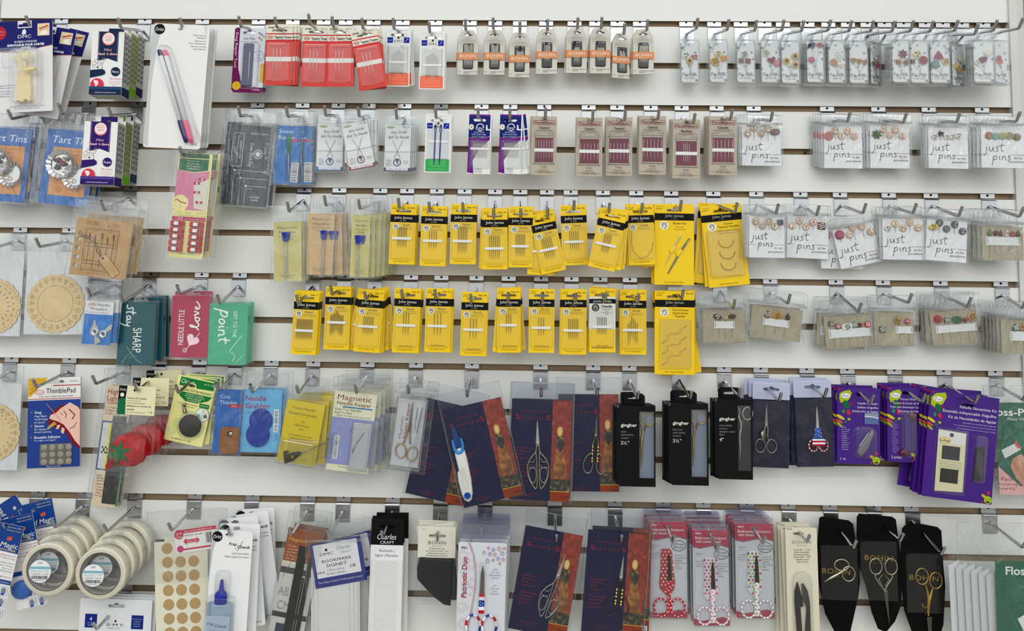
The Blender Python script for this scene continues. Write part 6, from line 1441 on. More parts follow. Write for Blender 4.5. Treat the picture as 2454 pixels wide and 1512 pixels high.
def scissor(it, ox, oy, s, handle, blade_m, kind, ang=0, t=4, hold=None):
    """pivot at (ox,oy); blades up; kinds of handle"""
    A = Art(); q = lambda P: rot2([(ox + x * s, oy + y * s) for x, y in P], ang, ox, oy)
    for sg in (-1, 1):
        B = [(sg * 5, 8), (sg * 4.5, -6), (sg * 1.5, -50), (sg * .2, -62), (-sg * .6, -56), (-sg * 2.5, -6), (-sg * 2, 8)]
        A.slab(q(B), blade_m, t + (0 if sg < 0 else 1.3), t + (1.3 if sg < 0 else 2.6))
    A.lathe([(2.6, 0), (2.4, .8), (.3, 1.2)], ox, oy, t + 2.6, ('e0ddd4', 'm'), n=10, axis='t')
    bd = it.put('blades', A, skip=True)
    for sg in (-1, 1):
        H_ = Art(); P3 = lambda L: [(x, y, t + 2) for x, y in q(L)]
        if kind == 'plain':
            H_.tube(P3([(sg * 3, 4), (sg * 5, 22), (sg * 12, 36)]), [2.2 * s, 1.9 * s, 1.9 * s], handle, n=7)
            H_.tube(P3(el(sg * 15, 52, 13, 17, 20)), 1.9 * s, handle, n=7, closed=True)
        elif kind == 'leaf':
            H_.tube(P3([(sg * 2, 2), (sg * 5, 26), (sg * 17, 36), (sg * 31, 62), (sg * 28, 92), (sg * 16, 116), (sg * 3, 130), (sg * 3, 60), (sg * 5, 26)]), 1.7 * s, handle, n=6)
            H_.tube(P3([(sg * 4, 58), (sg * 12, 68), (sg * 28, 66)]), 1.3 * s, handle, n=6); H_.tube(P3([(sg * 6, 40), (sg * 12, 52), (sg * 24, 52)]), 1.3 * s, handle, n=6)
            H_.tube(P3([(sg * 5, 72), (sg * 15, 66), (sg * 26, 72), (sg * 25, 96), (sg * 14, 112), (sg * 6, 100)]), 1.2 * s, handle, n=6, closed=True)
        elif kind == 'drop':
            H_.tube(P3([(sg * 3, 2), (sg * 9, 30), (sg * 8, 62)]), [2.6 * s, 3.4 * s, 2 * s], handle, n=7)
            H_.tube(P3([(sg * 8, 50), (sg * 20, 56), (sg * 32, 74), (sg * 33, 96), (sg * 24, 110), (sg * 12, 108), (sg * 5, 92), (sg * 6, 66)]), 1.8 * s, handle, n=7, closed=True)
            for v in (34, 44, 54, 66, 74): H_.lathe([(.5, -3), (3, -1.5), (3, 1.5), (.5, 3)], *q([(sg * 8, v)])[0], t + 4.5, ('e0c050', 'm'), n=7)
        elif kind == 'stork':
            H_.tube(P3([(sg * 2, 0), (sg * 6, 18), (sg * 3, 34), (sg * 8, 48)]), [2.4 * s, 3.2 * s, 2.4 * s, 2 * s], handle, n=7)
            H_.tube(P3(el(sg * 17, 64, 15, 20, 20)), 1.9 * s, handle, n=7, closed=True)
            if sg < 0: H_.tube(P3([(-4, 16), (-14, 26), (-12, 38), (-6, 44)]), [1, 6, 6, 3], handle, n=8)
        elif kind == 'ring3':
            H_.tube(P3([(sg * 2, 0), (sg * 9, 20), (sg * 17, 34), (sg * 22, 36)]), [2.2 * s, 1.6 * s, 1.6 * s, 1.6 * s], handle, n=7)
            H_.tube(P3(el(sg * 18, 66, 14, 20, 20)), 1.7 * s, handle, n=7, closed=True); H_.tube(P3([(sg * 2, 24), (sg * 8, 34), (sg * 6, 48)]), 1.4 * s, handle, n=6)
        it.put('handle', H_, parent=bd, skip=True)
    return bd
A = Art(); A.slab([(35, 82), (34, 40), (36, 18), (38, 10), (40, 40), (40, 82)], DARKSTEEL, 2.5, 5); bd = it.put('blades', A)
for sg, cx, cy, a_ in ((-1, 24, 128, 12), (1, 52, 132, -8)):
    A = Art(); A.tube([(38 + sg * 2, 62, 4), (37 + sg * 4, 92, 4), (36 + sg * 8, 110, 4)], 1.9, m('c8a878', 'm'), n=8); ringtube(A, cx, cy, 12.5, 17, 4, 1.8, m('c8a878', 'm'), a_); it.put('handle', A, parent=bd)
it.needles([50], 22, 82, 4, r=.8, mt=DARKSTEEL); A = Art(); A.tube([(61, 22, 4), (56, 82, 4)], .8, DARKSTEEL); it.put('needle', A, skip=True)
A = Art(); A.blis(-2, 0, w + 2, hh, 14, mt=CASE, r=3, lip=2, t0=-2); A.blis(2, 4, w - 3, hh - 4, 15, mt=CASE, r=3, lip=0, t0=-1); A.tube([(a_, b_, 13) for a_, b_ in rr(0, 2, w, hh - 2, 3, 5)], 1.0, m('8e9094', 'v'), closed=True); A.slab(rr(-4, hh - 5, w + 3, hh + 3), CASE, -2, 13); it.put('clear_box', A)
bag_part(it, -8, -30, w + 14, hh + 5, t=17, tb=-4, hole=(26, -16), seed=90, amp=1.6, zip_y=-12)
copies(it, 1, 22, jit=[(5, -1, 1)], what='clear box of gold handled scissors')

# embroidery scissors in sleeves: navy card, red speckled tapestry strip left generic
def tapestry_material():
    mt = bpy.data.materials.new('red_gold_speckle'); mt.use_nodes = True; nt = mt.node_tree; b = nt.nodes['Principled BSDF']; N = nt.nodes.new; L = nt.links.new
    tc = N('ShaderNodeTexCoord'); v = N('ShaderNodeTexVoronoi'); v.inputs['Scale'].default_value = 420; n = N('ShaderNodeTexNoise'); n.inputs['Scale'].default_value = 130; n.inputs['Detail'].default_value = 4
    L(tc.outputs['Object'], v.inputs['Vector']); L(tc.outputs['Object'], n.inputs['Vector'])
    c1 = N('ShaderNodeValToRGB'); e = c1.color_ramp.elements; e[0].position = .42; e[0].color = lin('761e14') + (1,); e[1].position = .66; e[1].color = lin('983220') + (1,); q = e.new(.78); q.color = lin('b08440') + (1,)
    L(n.outputs['Fac'], c1.inputs[0]); L(c1.outputs[0], b.inputs['Base Color']); b.inputs['Roughness'].default_value = .45
    return mt
def weave_material(nm, a_, b_, c_, sc=160):
    mt = bpy.data.materials.new(nm); mt.use_nodes = True; nt = mt.node_tree; b = nt.nodes['Principled BSDF']; N = nt.nodes.new; L = nt.links.new
    tc = N('ShaderNodeTexCoord'); n = N('ShaderNodeTexNoise'); n.inputs['Scale'].default_value = sc; n.inputs['Detail'].default_value = 5; L(tc.outputs['Object'], n.inputs['Vector'])
    c1 = N('ShaderNodeValToRGB'); e = c1.color_ramp.elements; e[0].position = .4; e[0].color = lin(a_) + (1,); e[1].position = .55; e[1].color = lin(b_) + (1,); q = e.new(.68); q.color = lin(c_) + (1,)
    L(n.outputs['Fac'], c1.inputs[0]); L(c1.outputs[0], b.inputs['Base Color']); b.inputs['Roughness'].default_value = .5
    return mt
TAP = tapestry_material(); OLV = weave_material('olive_weave', '1f1c14', '3a3420', '8a7a44'); SKIRT = weave_material('ochre_weave', '6c3c16', '945c24', 'a87430', 90)
def emb(x, y, a, d, hook, piv, label, w=144, hh=234, seed=0, strip=46, bc=False):
    it = Item('embroidery_scissors_pack', label, 'scissors', x, y, d, a=a, hook=hook, piv=piv)
    A = Art(); N_ = ('0c1d40', 'g'); A.slab(rr(0, 0, w, hh), N_, 0, 1.4); x1 = w - strip; RD = '9c2430'
    A.text('Embroidery', x1 * .55, 28, 4, RD, w=56, sp=1.5); A.text('S', 14, 46, 11, RD, w=10); A.text('cissor', x1 * .52, 45, 6, RD, w=56, sp=1.8); A.text('S', x1 - 9, 46, 11, RD, w=10)
    A.lines(['Quality Scissors', 'For All Types', 'Of Fine', 'Needlework', '', 'Premium Quality', 'Stainless Steel', 'Individually', 'Guaranteed'], 13, 115, 4.2, 8, '8a2c44', al='l')
    A.lines(['Save Every Needle Arts', 'London, MA'], x1 * .5, 221, 3, 5.4, '8a2c44', w=None)
    A.poly([(x1, 0), (w, 0), (w, 184), (x1, 184)], TAP); A.poly([(x1, 184), (w, 184), (w, 213), (x1, 213)], OLV); A.rect(x1, 211, w, 213, 'c0963a'); A.rect(x1, 213, w, hh, '8e3a22')
    # ornament panel: a plain draped vase shape in ochre and grey
    c = x1 + strip * .42
    A.poly([(c - 5, 100), (c + 6, 100), (c + 12, 122), (c + 17, 150), (c + 20, 182), (c - 16, 182), (c - 12, 150), (c - 8, 122)], SKIRT)
    A.poly([(c - 9, 84), (c + 9, 84), (c + 12, 104), (c + 2, 122), (c - 10, 104)], OLV); A.poly(el(c, 72, 7, 12, 14), 'cf9f4c'); A.poly(el(c, 72, 4.4, 9, 14), 'd8bc86')
    for q in range(5): A.line([(c + 6 + q * 4, 222), (c + 4 + q * 4, 227)], 1.4, '4a1c14')
    if bc: A.bars(w - 50, hh - 12, w - 6, hh - 1)
    it.put('card', A)
    bag_part(it, -5, -40, w + 5, hh + 3, t=11, tb=-2.5, hole=(piv[0] - x, piv[1] - y), seed=seed, amp=1.2, mt=POUCH, name='clear_sleeve')
    return it
h = Hook(1131, 8, (1119.5, 950), 'the navy and red cards with the white thread snips')
it = emb(1060, 984, 14, .077, h, (1122, 942), 'tilted navy and red card with white and blue thread snips', seed=91)
A = Art(); P = [(7, 104), (12, 96), (22, 94), (31, 98), (33, 120), (32, 170), (28, 204), (22, 218), (14, 222), (6, 216), (2, 200), (1, 168), (3, 150), (8, 144)]
A.dome(P, ('e4e4dc', 'g'), 2, 10, inset=.2); A.z = 10.2
A.poly(rr(9, 140, 24, 192, 7), 'd6d5c8'); A.circ(15, 206, 8, '1f4a9c'); bd = it.put('snips_body', A, skip=True)
A = Art(); A.tube([(9, 72, 6), (8, 88, 7), (12, 102, 7), (19, 106, 7), (27, 102, 7), (31, 88, 7), (29, 72, 6)], [2.5, 3.5, 4.5, 5, 4.5, 3.5, 2.5], ('2a86c8', 'v'), n=8); it.put('finger_bow', A, parent=bd, skip=True)
A = Art(); A.slab([(11, 92), (12, 56), (18, 36), (24, 56), (28, 92)], ('1b3f7a', 'v'), 4, 7); it.put('blade_cover', A, parent=bd, skip=True)
copies(it, 1, 26, jit=[(-30, 16, -26)], what='navy and red embroidery scissors card')
h = Hook(1295.5, 8, (1297, 950), 'the sleeve with ornate leaf handled scissors')
it = emb(1228, 956, -1.5, .072, h, (1296, 938), 'navy and red card with large bronze leaf handled scissors', seed=92, w=143, hh=235)
scissor(it, 64, 100, .86, m('b9b09a', 'm'), STEEL, 'leaf', ang=3, t=3)
copies(it, 2, 10, jit=[(-1, 4, 0), (2, 8, .5)], what='navy card behind the leaf handled scissors')
h = Hook(1421.6, 8, (1430.5, 950), 'the sleeve with drop handled scissors beside black boxes')
it = emb(1338, 944, .5, .05, h, (1426, 935), 'navy and red card with gold trimmed scissors, upper row', seed=93, w=144, hh=228)
scissor(it, 89, 96, .82, m('a8a08a', 'm'), DARKSTEEL, 'drop', ang=-3, t=3)
h = Hook(1330, 11, (1333, 1299), 'the tilted sleeve with silver leaf scissors')
it = emb(1260, 1258, -9.5, .074, h, (1335, 1287), 'tilted navy and red card with silver leaf handled scissors', seed=94, w=139, hh=242)
scissor(it, 96, 100, .82, CHROME, STEEL, 'leaf', ang=-10, t=3)
h = Hook(1474, 11, (1488, 1300), 'the sleeves with black handled scissors')
it = emb(1410, 1268, -4, .074, h, (1484, 1287), 'navy and red card with black handled gold trimmed scissors', seed=95, w=143, hh=240, bc=True)
scissor(it, 85, 104, .82, m('2a2826', 'v'), STEEL, 'drop', ang=-3, t=3)
copies(it, 1, 10, jit=[(12, -4, 2)], what='navy card behind the black handled scissors')

# black boxed scissors
def gbox(x, y, w, hh, hook, piv, label, words, size, metal, kind, nb, yaw, white=True, win=(54, 14), d=.083):
    it = Item('boxed_scissors', label, 'scissors', x, y, d, hook=hook, piv=piv, yaw=yaw)
    D = 26; K = ('08080a', 'p'); u0 = win[0]; v0, v1 = win[1], hh - 20
    A = Art()
    # front with window opening
    A.slab([(0, 0), (w, 0), (w, hh), (8, hh), (0, hh - 12)], K, -.8, 0, holes=[[(u0, v0), (w - 3, v0), (w - 3, v1), (u0, v1)]])
    A.add([(0, 0, 0), (0, hh - 12, 0), (0, hh - 12, -D), (0, 0, -D)], [(0, 1, 2, 3)], K); A.add([(w, 0, 0), (w, hh, 0), (w, hh, -D), (w, 0, -D)], [(0, 1, 2, 3)], K)
    A.add([(0, 0, 0), (w, 0, 0), (w, 0, -D), (0, 0, -D)], [(0, 1, 2, 3)], K); A.add([(8, hh, 0), (w, hh, 0), (w, hh, -D), (8, hh, -D)], [(0, 1, 2, 3)], K); A.add([(0, 0, -D), (w, 0, -D), (w, hh, -D), (0, hh, -D)], [(0, 1, 2, 3)], K)
    A.z = .1; A.tube([(0, 0, 0), (0, 1, 0), (-.2, hh - 12, 0)], .25, '3a3a3c')
    A.line([(1, -1), (4, 3), (2, 6)], .8, 'c8c8c8')
    A.text('gingher', u0 - 44, 50, 7.5, 'ecebe6', al='l', w=38, bold=.012); A.lines(words, u0 - 44, 64, 4.4, 7.2, '8c8c8e', al='l'); A.text(size, u0 - 44, 64 + 7.2 * len(words) + 7, 8.6, 'dcdcdc', al='l')
    A.text('gingher', 16, hh - 4, 13, '242426', w=80, rot=90, al='l', bold=.01)
    bx = it.put('carton', A)
    A = Art(); A.slab([(u0 - 2, v0 - 2), (w - 2, v0 - 2), (w - 2, v1 + 2), (u0 - 2, v1 + 2)], ('8793a8' if white else '383234', 'f'), -12, -10); it.put('lining', A, parent=bx)
    A = Art(); A.slab([(u0 - 1, v0 - 1), (w - 2, v0 - 1), (w - 2, v1 + 1), (u0 - 1, v1 + 1)], BLI, -1.6, -1.2); it.put('window_film', A, parent=bx)
    A = Art(); T = [(20, 2), (20, -20), (24, -26), (w - 28, -26), (w - 22, -20), (w - 22, 2)]; A.slab(T, K, -D, -D + 1.2, holes=[euro((w - 2) / 2, -12, 34, 6)]); it.put('hang_tab', A)
    A = Art(); t = -8; cx = u0 + 5
    A.tube([(cx - 2, v0 + 24, t), (cx + 6, v0 + 50, t), (cx, v0 + 72, t), (cx + 2, v0 + 100, t), (cx, v1 - 24, t)], [2.2, 3, 4.5 if kind == 'stork' else 3, 3, .6], metal, n=8)
    ringtube(A, cx + 20, v0 + 20, 11.5, 15, t, 1.7, metal, 0); A.tube([(cx + 12, v0 + 32, t), (cx + 6, v0 + 48, t)], 2, metal, n=7)
    ringtube(A, cx - 5, v0 + 18, 6, 13, t, 1.5, metal, 0); sc = it.put('scissors', A, skip=True)
    copies(it, nb, 10, jit=[(-3, 4, 0), (-6, 8, 0)], what=label.replace(' in front', ''))
    return it
GM = m('c9a24c', 'm')
h = Hook(1508.6, 8, (1528, 957), 'the black boxes with stork scissors')
gbox(1478, 971, 92, 190, h, (1520, 950), 'black window box of gold stork scissors, next to tapestry card', ['stork', 'embroidery', 'scissors'], '3½"', GM, 'stork', 2, -2, d=.073)
h = Hook(1627, 8, (1654, 956), 'the black boxes with gold long scissors')
gbox(1602, 966, 94, 192, h, (1645, 948), 'black window box of slim gold scissors, middle of three', ['lion\'s tail', 'embroidery', 'scissors'], '3½"', GM, 'lion', 2, -2, d=.073)
h = Hook(1736, 8, (1769.5, 950), 'the black box with patterned scissors')
gbox(1713, 956, 88, 188, h, (1757, 938), 'black window box of patterned handle scissors on dark lining', ['embroidery', 'scissors', 'designer series', 'flynn'], '4"', m('d8c8c0', 'm'), 'p', 1, -2, white=False, d=.062)

# navy pouches
for i, (px, bend, x, y, a, w, hh, piv, lb, nb, jit) in enumerate(((1824, (1867, 961), 1804, 914, -1.6, 88, 201, (1846, 932), 'navy pouch with antique silver squirrel handled scissors', 3, [(-6, 0, -1), (-14, -2, 0), (3, 3, -2)]),
                                                        (1934, (1975.5, 951), 1900, 911, 1.5, 90, 204, (1952, 930), 'navy pouch with stars and stripes handled scissors', 2, [(-6, -2, -1), (-5, 0, -2)]))):
    h = Hook(px, 8, bend, 'the ' + lb)
    it = Item('scissors_pouch', lb, 'scissors', x, y, .032, a=a, hook=h, piv=piv)
    A = Art(); A.slab(rr(0, 0, w, 42, 3), ('b4b8d2', 'g'), 0, 1, holes=[euro(w / 2, 17, 40, 7)]); A.line([(3, 39), (3, 3), (w - 3, 3), (w - 3, 39)], .8, 'd4d8ea'); A.slab(rr(0, 41, w, hh, 3), ('101236', 'g'), -2.5, 1, side=('15163c', 'g')); A.line([(2, 41), (2, hh - 2), (w - 2, hh - 2), (w - 2, 41)], .8, '2e3168')
    it.put('pouch', A)
    if i == 0: scissor(it, 32, 100, .78, m('9a968c', 'm'), m('9a968c', 'm'), 'stork', ang=0, t=3)
    else:
        bd = scissor(it, 52, 112, .8, m('c8202e', 'g'), STEEL, 'plain', ang=0, t=3)
        A = Art(); A.dome([(43, 112), (61, 112), (58, 122), (66, 138), (38, 138), (46, 122)], ('2f56a4', 'g'), 3, 8, inset=.1); A.z = 8.2
        for q in range(6): A.poly(star(46 + (q % 3) * 6, 118 + q * 3, 1.5), 'e8e8ee')
        for q in range(4): A.poly([(38 - q * .5, 138 + q * 4), (66 + q * .5, 138 + q * 4), (66.5 + q * .5, 142 + q * 4), (37.5 - q * .5, 142 + q * 4)], 'e6e6ea' if q % 2 == 0 else 'b8202e')
        it.put('flag_collar', A, parent=bd, skip=True)
        for sg in (-1, 1):
            A = Art()
            for q in range(0, 20, 2):
                P = el(52 + sg * 12, 153.6, 10.4, 13.6, 20); p, p2 = P[q], P[(q + 1) % 20]; A.tube([(p[0], p[1], 5), (p2[0], p2[1], 5)], 1.75, 'e6e6ea', n=6)
            it.put('white_stripe', A, parent=bd, skip=True)
    A = Art(); A.film(1, 43, w - 1, hh - 1, 8, mt=POUCH, amp=1.3, seed=100 + i); it.put('clear_front', A)
    copies(it, nb, 7, jit=jit, what='navy pouch behind the ' + ('squirrel handled' if i == 0 else 'flag handled') + ' scissors')

# purple cards
def purple(x, y, w, hh, a, d, hook, piv, label, titles, ct, kind):
    it = Item('purple_craft_card', label, 'craft card', x, y, d, a=a, hook=hook, piv=piv)
    P_ = ('46287e', 'g'); A = Art(); s = w / 102
    A.slab(rr(0, 0, w, hh, 2), P_, 0, 1.4, holes=[el(w * .55, 16 * s, 10 * s, 4)])
    A.poly([(5, 26), (6, 14), (16, 8), (30, 5), (35, 12), (30, 26), (20, 34), (8, 36)] if s < 1.2 else [(4, 34), (4, 16), (14, 6), (36, 2), (40, 12), (32, 30), (14, 40)], 'a8b82c'); A.poly(el(20, 19, 11, 6, 14), 'e6e6f0'); A.text('Fun', 20, 22, 6, '3a2a6a', w=15, ital=.2)
    for u, v, rx, ry, c, an in ((22, 40, 7, 11, '24683c', 30), (15, 56, 4, 5, '2c8a4a', 0), (27, 58, 5, 7, 'b83450', 20), (8, 70, 11, 3.5, 'd6c02c', -30), (6, 80, 9, 3, 'c85040', -25), (6, 88, 9, 3, '98a42c', -40), (28, 74, 4, 3, 'a8b02c', 0), (20, 80, 3, 3, '2a7a4a', 0), (6, 4, 5, 3, '8c2c5c', 0), (32, 38, 5, 3, '8c2c5c', 30), (w - 10, hh - 26, 4, 5, 'b83450', 0), (w - 20, hh - 18, 6, 3.4, 'c8b02c', -30), (w - 22, hh - 4, 2.5, 2.5, 'b83450', 0)): A.poly(rot2(el(u, v, rx, ry, 12), an, u, v), c)
    A.circ(w - 10, hh - 10, 9, 'a9c02c'); A.text('Craft', w - 10, hh - 10, 4, '2c3c14', w=12); A.poly([(w - 15, hh - 7), (w - 5, hh - 7), (w - 7, hh - 3), (w - 13, hh - 3)], '2c3c14')
    A.lines(titles, w - 6 if kind != 2 else w - 5, 38 * s if kind != 2 else 34, 4.8 if kind != 2 else 6.6, 9.4 if kind != 2 else 13.2, 'e4dff0', al='r', w=None)
    if kind != 2: A.text(ct, 8, hh - 9, 6, 'e4dff0', al='l')
    if kind == 0: A.lines(['• Easily', 'threads long', 'eye needles.', '• Facilite', 'l\'enfilage', 'd\'aiguilles à', 'long chas.', '• Enhebra con', 'facilidad las', 'agujas con', 'ojos largos'], 10, 94, 2.6, 5.2, 'cfc6e6', al='l'); A.rect(64, 58, 97, 84, '5a6f9c'); A.rect(64, 58, 97, 68, '8a93a8'); A.line([(64, 66), (78, 66), (97, 70)], 2.4, 'd8dce6')
    if kind == 1: A.lines(['• Threads', 'hand pieces', 'material to', 'a seam'] * 4, 10, 88, 2.4, 4.4, 'b8acd8', al='l')
    if kind == 2: A.lines(['• Essentials for cross-stitch and needlepoint', '• Les essentiels pour le point de croix et le petit point', '• Lo esencial para punto de cruz y encaje de aguja'], w - 4, 69, 3.2, 7, 'c6bbe2', al='r', w=None)
    it.put('card', A)
    if kind == 0:
        A = Art(); A.dome([(82, 96), (86, 104), (72, 142), (56, 160), (50, 156), (46, 150), (50, 140), (76, 104)], ('7c7884', 'v'), 2, 7, inset=.2); it.put('threader', A, skip=True); A = Art(); A.tube([(50, 136, 6), (72, 104, 7)], .9, ('e4e4ec', 'v'), n=5); A.blis(40, 92, 92, 164, 7, r=16, lip=2, t0=1.5); it.put('blister', A)
    if kind == 1:
        for cx, cy, an in ((60, 68, 0), (38, 152, 180)):
            A = Art(); A.dome(rot2(heart(cx, cy, 13), an, cx, cy), ('5c0f3c', 'v'), 2, 9, inset=.3); A.tube([(cx - 3, cy + (10 if an == 0 else -10), 5), (cx - 3, cy + (82 if an == 0 else -82), 4)], .9, STEEL); it.put('heart_weaver', A, skip=True)
        A = Art(); A.blis(34, 58, 68, 164, 9, r=10, lip=2, t0=1.5); it.put('blister', A)
    if kind == 2:
        A = Art(); A.slab([(26, 90), (92, 92), (94, 230), (28, 234)], 'ddd6b0', 1.5, 3, holes=[el(58, 100, 5)], side='2a1c4a'); A.poly([(27, 91), (91, 93), (91, 120), (27, 120)], 'e2e0da', holes=[el(58, 100, 5)]); A.poly(el(43, 114, 14, 8, 16), 'c4a84c'); A.poly(el(43, 114, 12, 6.4, 16), 'ecdf9a'); A.text('LoRan', 43, 117, 6, '1c1a14', w=22, bold=.02)
        A.rect(38, 126, 80, 158, '14130f'); A.lines(['Contains 1 embroidery size 20, 24 and 26 Tapestry Needles', 'Contient 6 aiguilles à tapisserie de tailles 20, 24', 'Contiene 6 agujas de tapicería de tamaños', 'y 26 incluidas'], 60, 164, 2.2, 5.4, '3a3628', w=54); A.rect(38, 180, 80, 212, '14130f')
        tg = it.put('needle_card', A, parent=None); 
        for yy, n_ in ((131, 6), (184, 7)):
            for q in range(n_): B = Art(); B.tube([(43 + q * 5.4, yy, 3.6), (43 + q * 5.4, yy + 23, 3.4)], .5, ('8a8a84', 'm'), n=5); it.put('needle', B, parent=tg, skip=True)
        A = Art(); A.slab([(118, 122), (136, 116), (138, 196), (116, 200)], ('141014', 'g'), 1.5, 5); A.slab([(117, 146), (122, 130), (130, 134), (132, 150), (136, 190), (130, 196)], ('3a3434', 'g'), 5, 6.4); it.put('threader', A, skip=True)
        A = Art(); A.blis(24, 86, 97, 238, 5, r=3, lip=3, t0=1.4); A.blis(112, 92, 142, 204, 8, r=8, lip=2, t0=1.4); it.put('blister', A)
    return it
h = Hook(2031.5, 8, (2087, 966), 'the purple cards with grey needle threader')
it = purple(2005.5, 928, 102, 179, -1.2, .040, h, (2062, 941), 'purple card with grey leaf shaped needle threader', ['Needle Threader', 'Enfileur d\'aiguilles', 'Enhebrador de Agujas'], '1 ct', 0)
copies(it, 3, 8, jit=[(-4, 3, .5), (-7, 2, .8), (-2, 6, 0)], what='purple card behind the grey needle threader')
h = Hook(2144.6, 8, (2210, 964), 'the purple cards with magenta hearts')
it = purple(2125, 927, 80, 176, -1, .040, h, (2175, 940), 'narrow purple card with two magenta heart weavers', ['Thread Weaver', 'Tisseur de bouts de fil', 'Telar para Entretejer los', 'Extremos de Hilo'], '2 pc/pz', 1)
copies(it, 3, 7, jit=[(-3, 2, 0), (-6, 2, .6), (-9, 0, .8)], what='purple card behind the magenta hearts')
h = Hook(2263, 8, (2336, 966), 'the large purple kit cards')
it = purple(2229, 934, 164, 250, -6.5, .058, h, (2304, 951), 'large purple card with cream needle card and black threader', ['Needle Necessities Kit', 'Ensemble indispensable d\'aiguilles', 'Kit de Necesidades de Agujas'], '', 2)
copies(it, 5, 7, jit=[(-5, 2, 0), (-8, 3, -1), (-10, 3, -.5), (-18, 2, 3), (-20, 6, -3)], what='large purple card behind the cream needle card')

# floss organiser bags
for i, (px, k, bend, x, y, piv, lb) in enumerate(((2387, 8, (2452, 958), 2386, 964, (2440, 945), 'green and pink floss bag pack behind the large purple card'),
                                                 (2370, 11, (2450, 1312), 2384, 1343, (2425, 1290), 'green floss bag pack with white inserts, bottom corner'))):
    h = Hook(px, k, bend, 'the ' + lb)
    it = Item('floss_bag_pack', lb, 'floss bags', x, y, .045 if i == 0 else .075, a=0, hook=h, piv=piv)
    A = Art(); w, hh = 150, 216; A.slab(rr(0, 0, w, hh), ('23604c', 'g'), 0, 1.2)
    if i == 0:
        A.text('Floss-Pak', -20, 31, 17, 'eeeee8', al='l', w=115, bold=.015); A.text('Floss Organizer', 26, 42, 7, 'e4e8e0', al='l', w=76)
        A.poly([(0, 150), (70, 216), (0, 216)], 'dba6a4'); A.rect(0, 196, w, 216, 'dba6a4'); A.poly([(0, 150), (60, 205), (w, 205), (w, 216), (0, 216)], 'dba6a4'); A.text('15 Pack', -14, 184, 9, '5c2c34', al='l', w=50); A.lines(['• Reclosable Bags', '• Storage Ring'], -4, 194, 5, 10, '5c2c34', al='l')
        A.poly([(28, 150), (34, 132), (50, 122), (60, 126), (84, 134), (120, 170), (150, 190), (150, 205), (64, 205), (40, 176)], 'c08a74'); A.poly([(44, 140), (50, 122), (58, 122), (60, 140), (52, 152)], 'cf9c84'); A.line([(36, 138), (44, 156), (58, 178)], 1.4, '9a6650'); A.line([(52, 132), (60, 150), (76, 170)], 1.2, '9a6650')
        A.poly([(8, 112), (44, 94), (54, 110), (16, 132)], 'd4d8d4'); A.circ(52, 96, 12, 'c86a6a'); A.circ(52, 96, 8, 'b85858'); A.text('DMC', 18, 92, 6, '2c3c38', w=24, rot=10); A.poly([(36, 78), (70, 60), (110, 120), (80, 140)], '2c7058')
    else:
        A.text('Floss-Pak', 24, 32, 19, 'e8eee8', al='l', w=110, bold=.015); A.rect(36, 42, 130, 110, '2c6a56'); A.poly([(48, 134), (82, 112), (100, 150), (66, 172)], 'dfe3e0'); A.text('DMC', 50, 104, 8, '1c443a', w=34, rot=20); A.line([(20, 100), (60, 180), (90, 216)], 1, '4a8a74')
    it.put('card', A)
    if i == 1:
        A = Art()
        for q in range(6): A.slab([(-92 + q * 15, 24 + q * 3), (-66 + q * 15, 10 + q * 3), (-62 + q * 15, hh), (-88 + q * 15, hh)], 'c9cdd0', -34 + q * 5, -33 + q * 5)
        it.put('white_inserts', A)
    bag_part(it, -90 if i else -30, -90 if i else -40, 90, hh, t=6, tb=-6 if i == 0 else -38, hole=(piv[0] - x, piv[1] - y), seed=110 + i, amp=3)
# ------------------------------------------------------------------ row 6
BLU = ('1f4288', 'g')
def magic(x, y, a, d, w, label, hook, piv, full=True):
    it = Item('thread_conditioner_pack', label, 'thread conditioner', x, y, d, a=a, hook=hook, piv=piv)
    A = Art(); hh = 215; A.slab([(0, 3), (3, 0), (w, 0), (w, hh), (0, hh)], 'e2dfe0', 0, 1.4, holes=[el(w * .36, 18, 4)]); A.poly([(0, 3), (3, 0), (w, 0), (w, 65), (0, 62)], BLU, holes=[el(w * .36, 18, 4.2)])
    A.lines(['Better than Wax!', 'Mieux que la cire!'], w - 4, 8, 3.4, 7, 'd8c98a', al='r', w=None, ital=.2); A.text('Thread Magic', w - 3, 54, 12, 'ecead8', al='r', w=104 if w > 90 else 88, ital=.2); A.text('CONDITIONER', w - 6, 62, 5, 'd9cf9c', al='r', w=66); A.poly([(w - 34, 30), (w - 22, 27), (w - 21, 36), (w - 33, 38)], 'c9584c')
    A.lines(['Facilite glissement du fil', 'Réduit la fatigue de la main'], w - 3, 73, 3, 6, 'a04040', al='r', w=None); A.lines(['• Protects all types of thread', '• Conditions thread - don\'t waste', '• Easy to use aid', '• Use with all fibers & tatting', '', 'Use again every need'], w - 4, 90, 2.8, 6.4, '3a3a40', al='r', w=None)
    A.rect(0, 128, w, 138, BLU); A.text('Used during Collections', w - 4, 135, 3.4, 'dde4f0', al='r', w=42)
    for q in range(3):
        for z in range(2): A.rect(w - 22 - z * 24, 142 + q * 26, w - 3 - z * 24, 164 + q * 26, 'c9cbd4'); A.poly(el(w - 13 - z * 24, 153 + q * 26, 6, 8, 12), '7a828e'); A.rect(w - 18 - z * 24, 158 + q * 26, w - 10 - z * 24, 163 + q * 26, '33549c')
    it.put('card', A)
    A = Art(); A.dome(el(w * .3, 170, 26, 22, 20), ('3c62a8', 'v'), 1.6, 10); it.put('conditioner_tub', A, skip=True)
    return it
h = Hook(90, 11, (15, 1268), 'the blue thread conditioner cards', tip=(0, -.008, .010))
it = magic(-33, 1244, -10, .088, 95, 'nearest blue and white thread conditioner card, cut by the frame', h, (2, 1262))
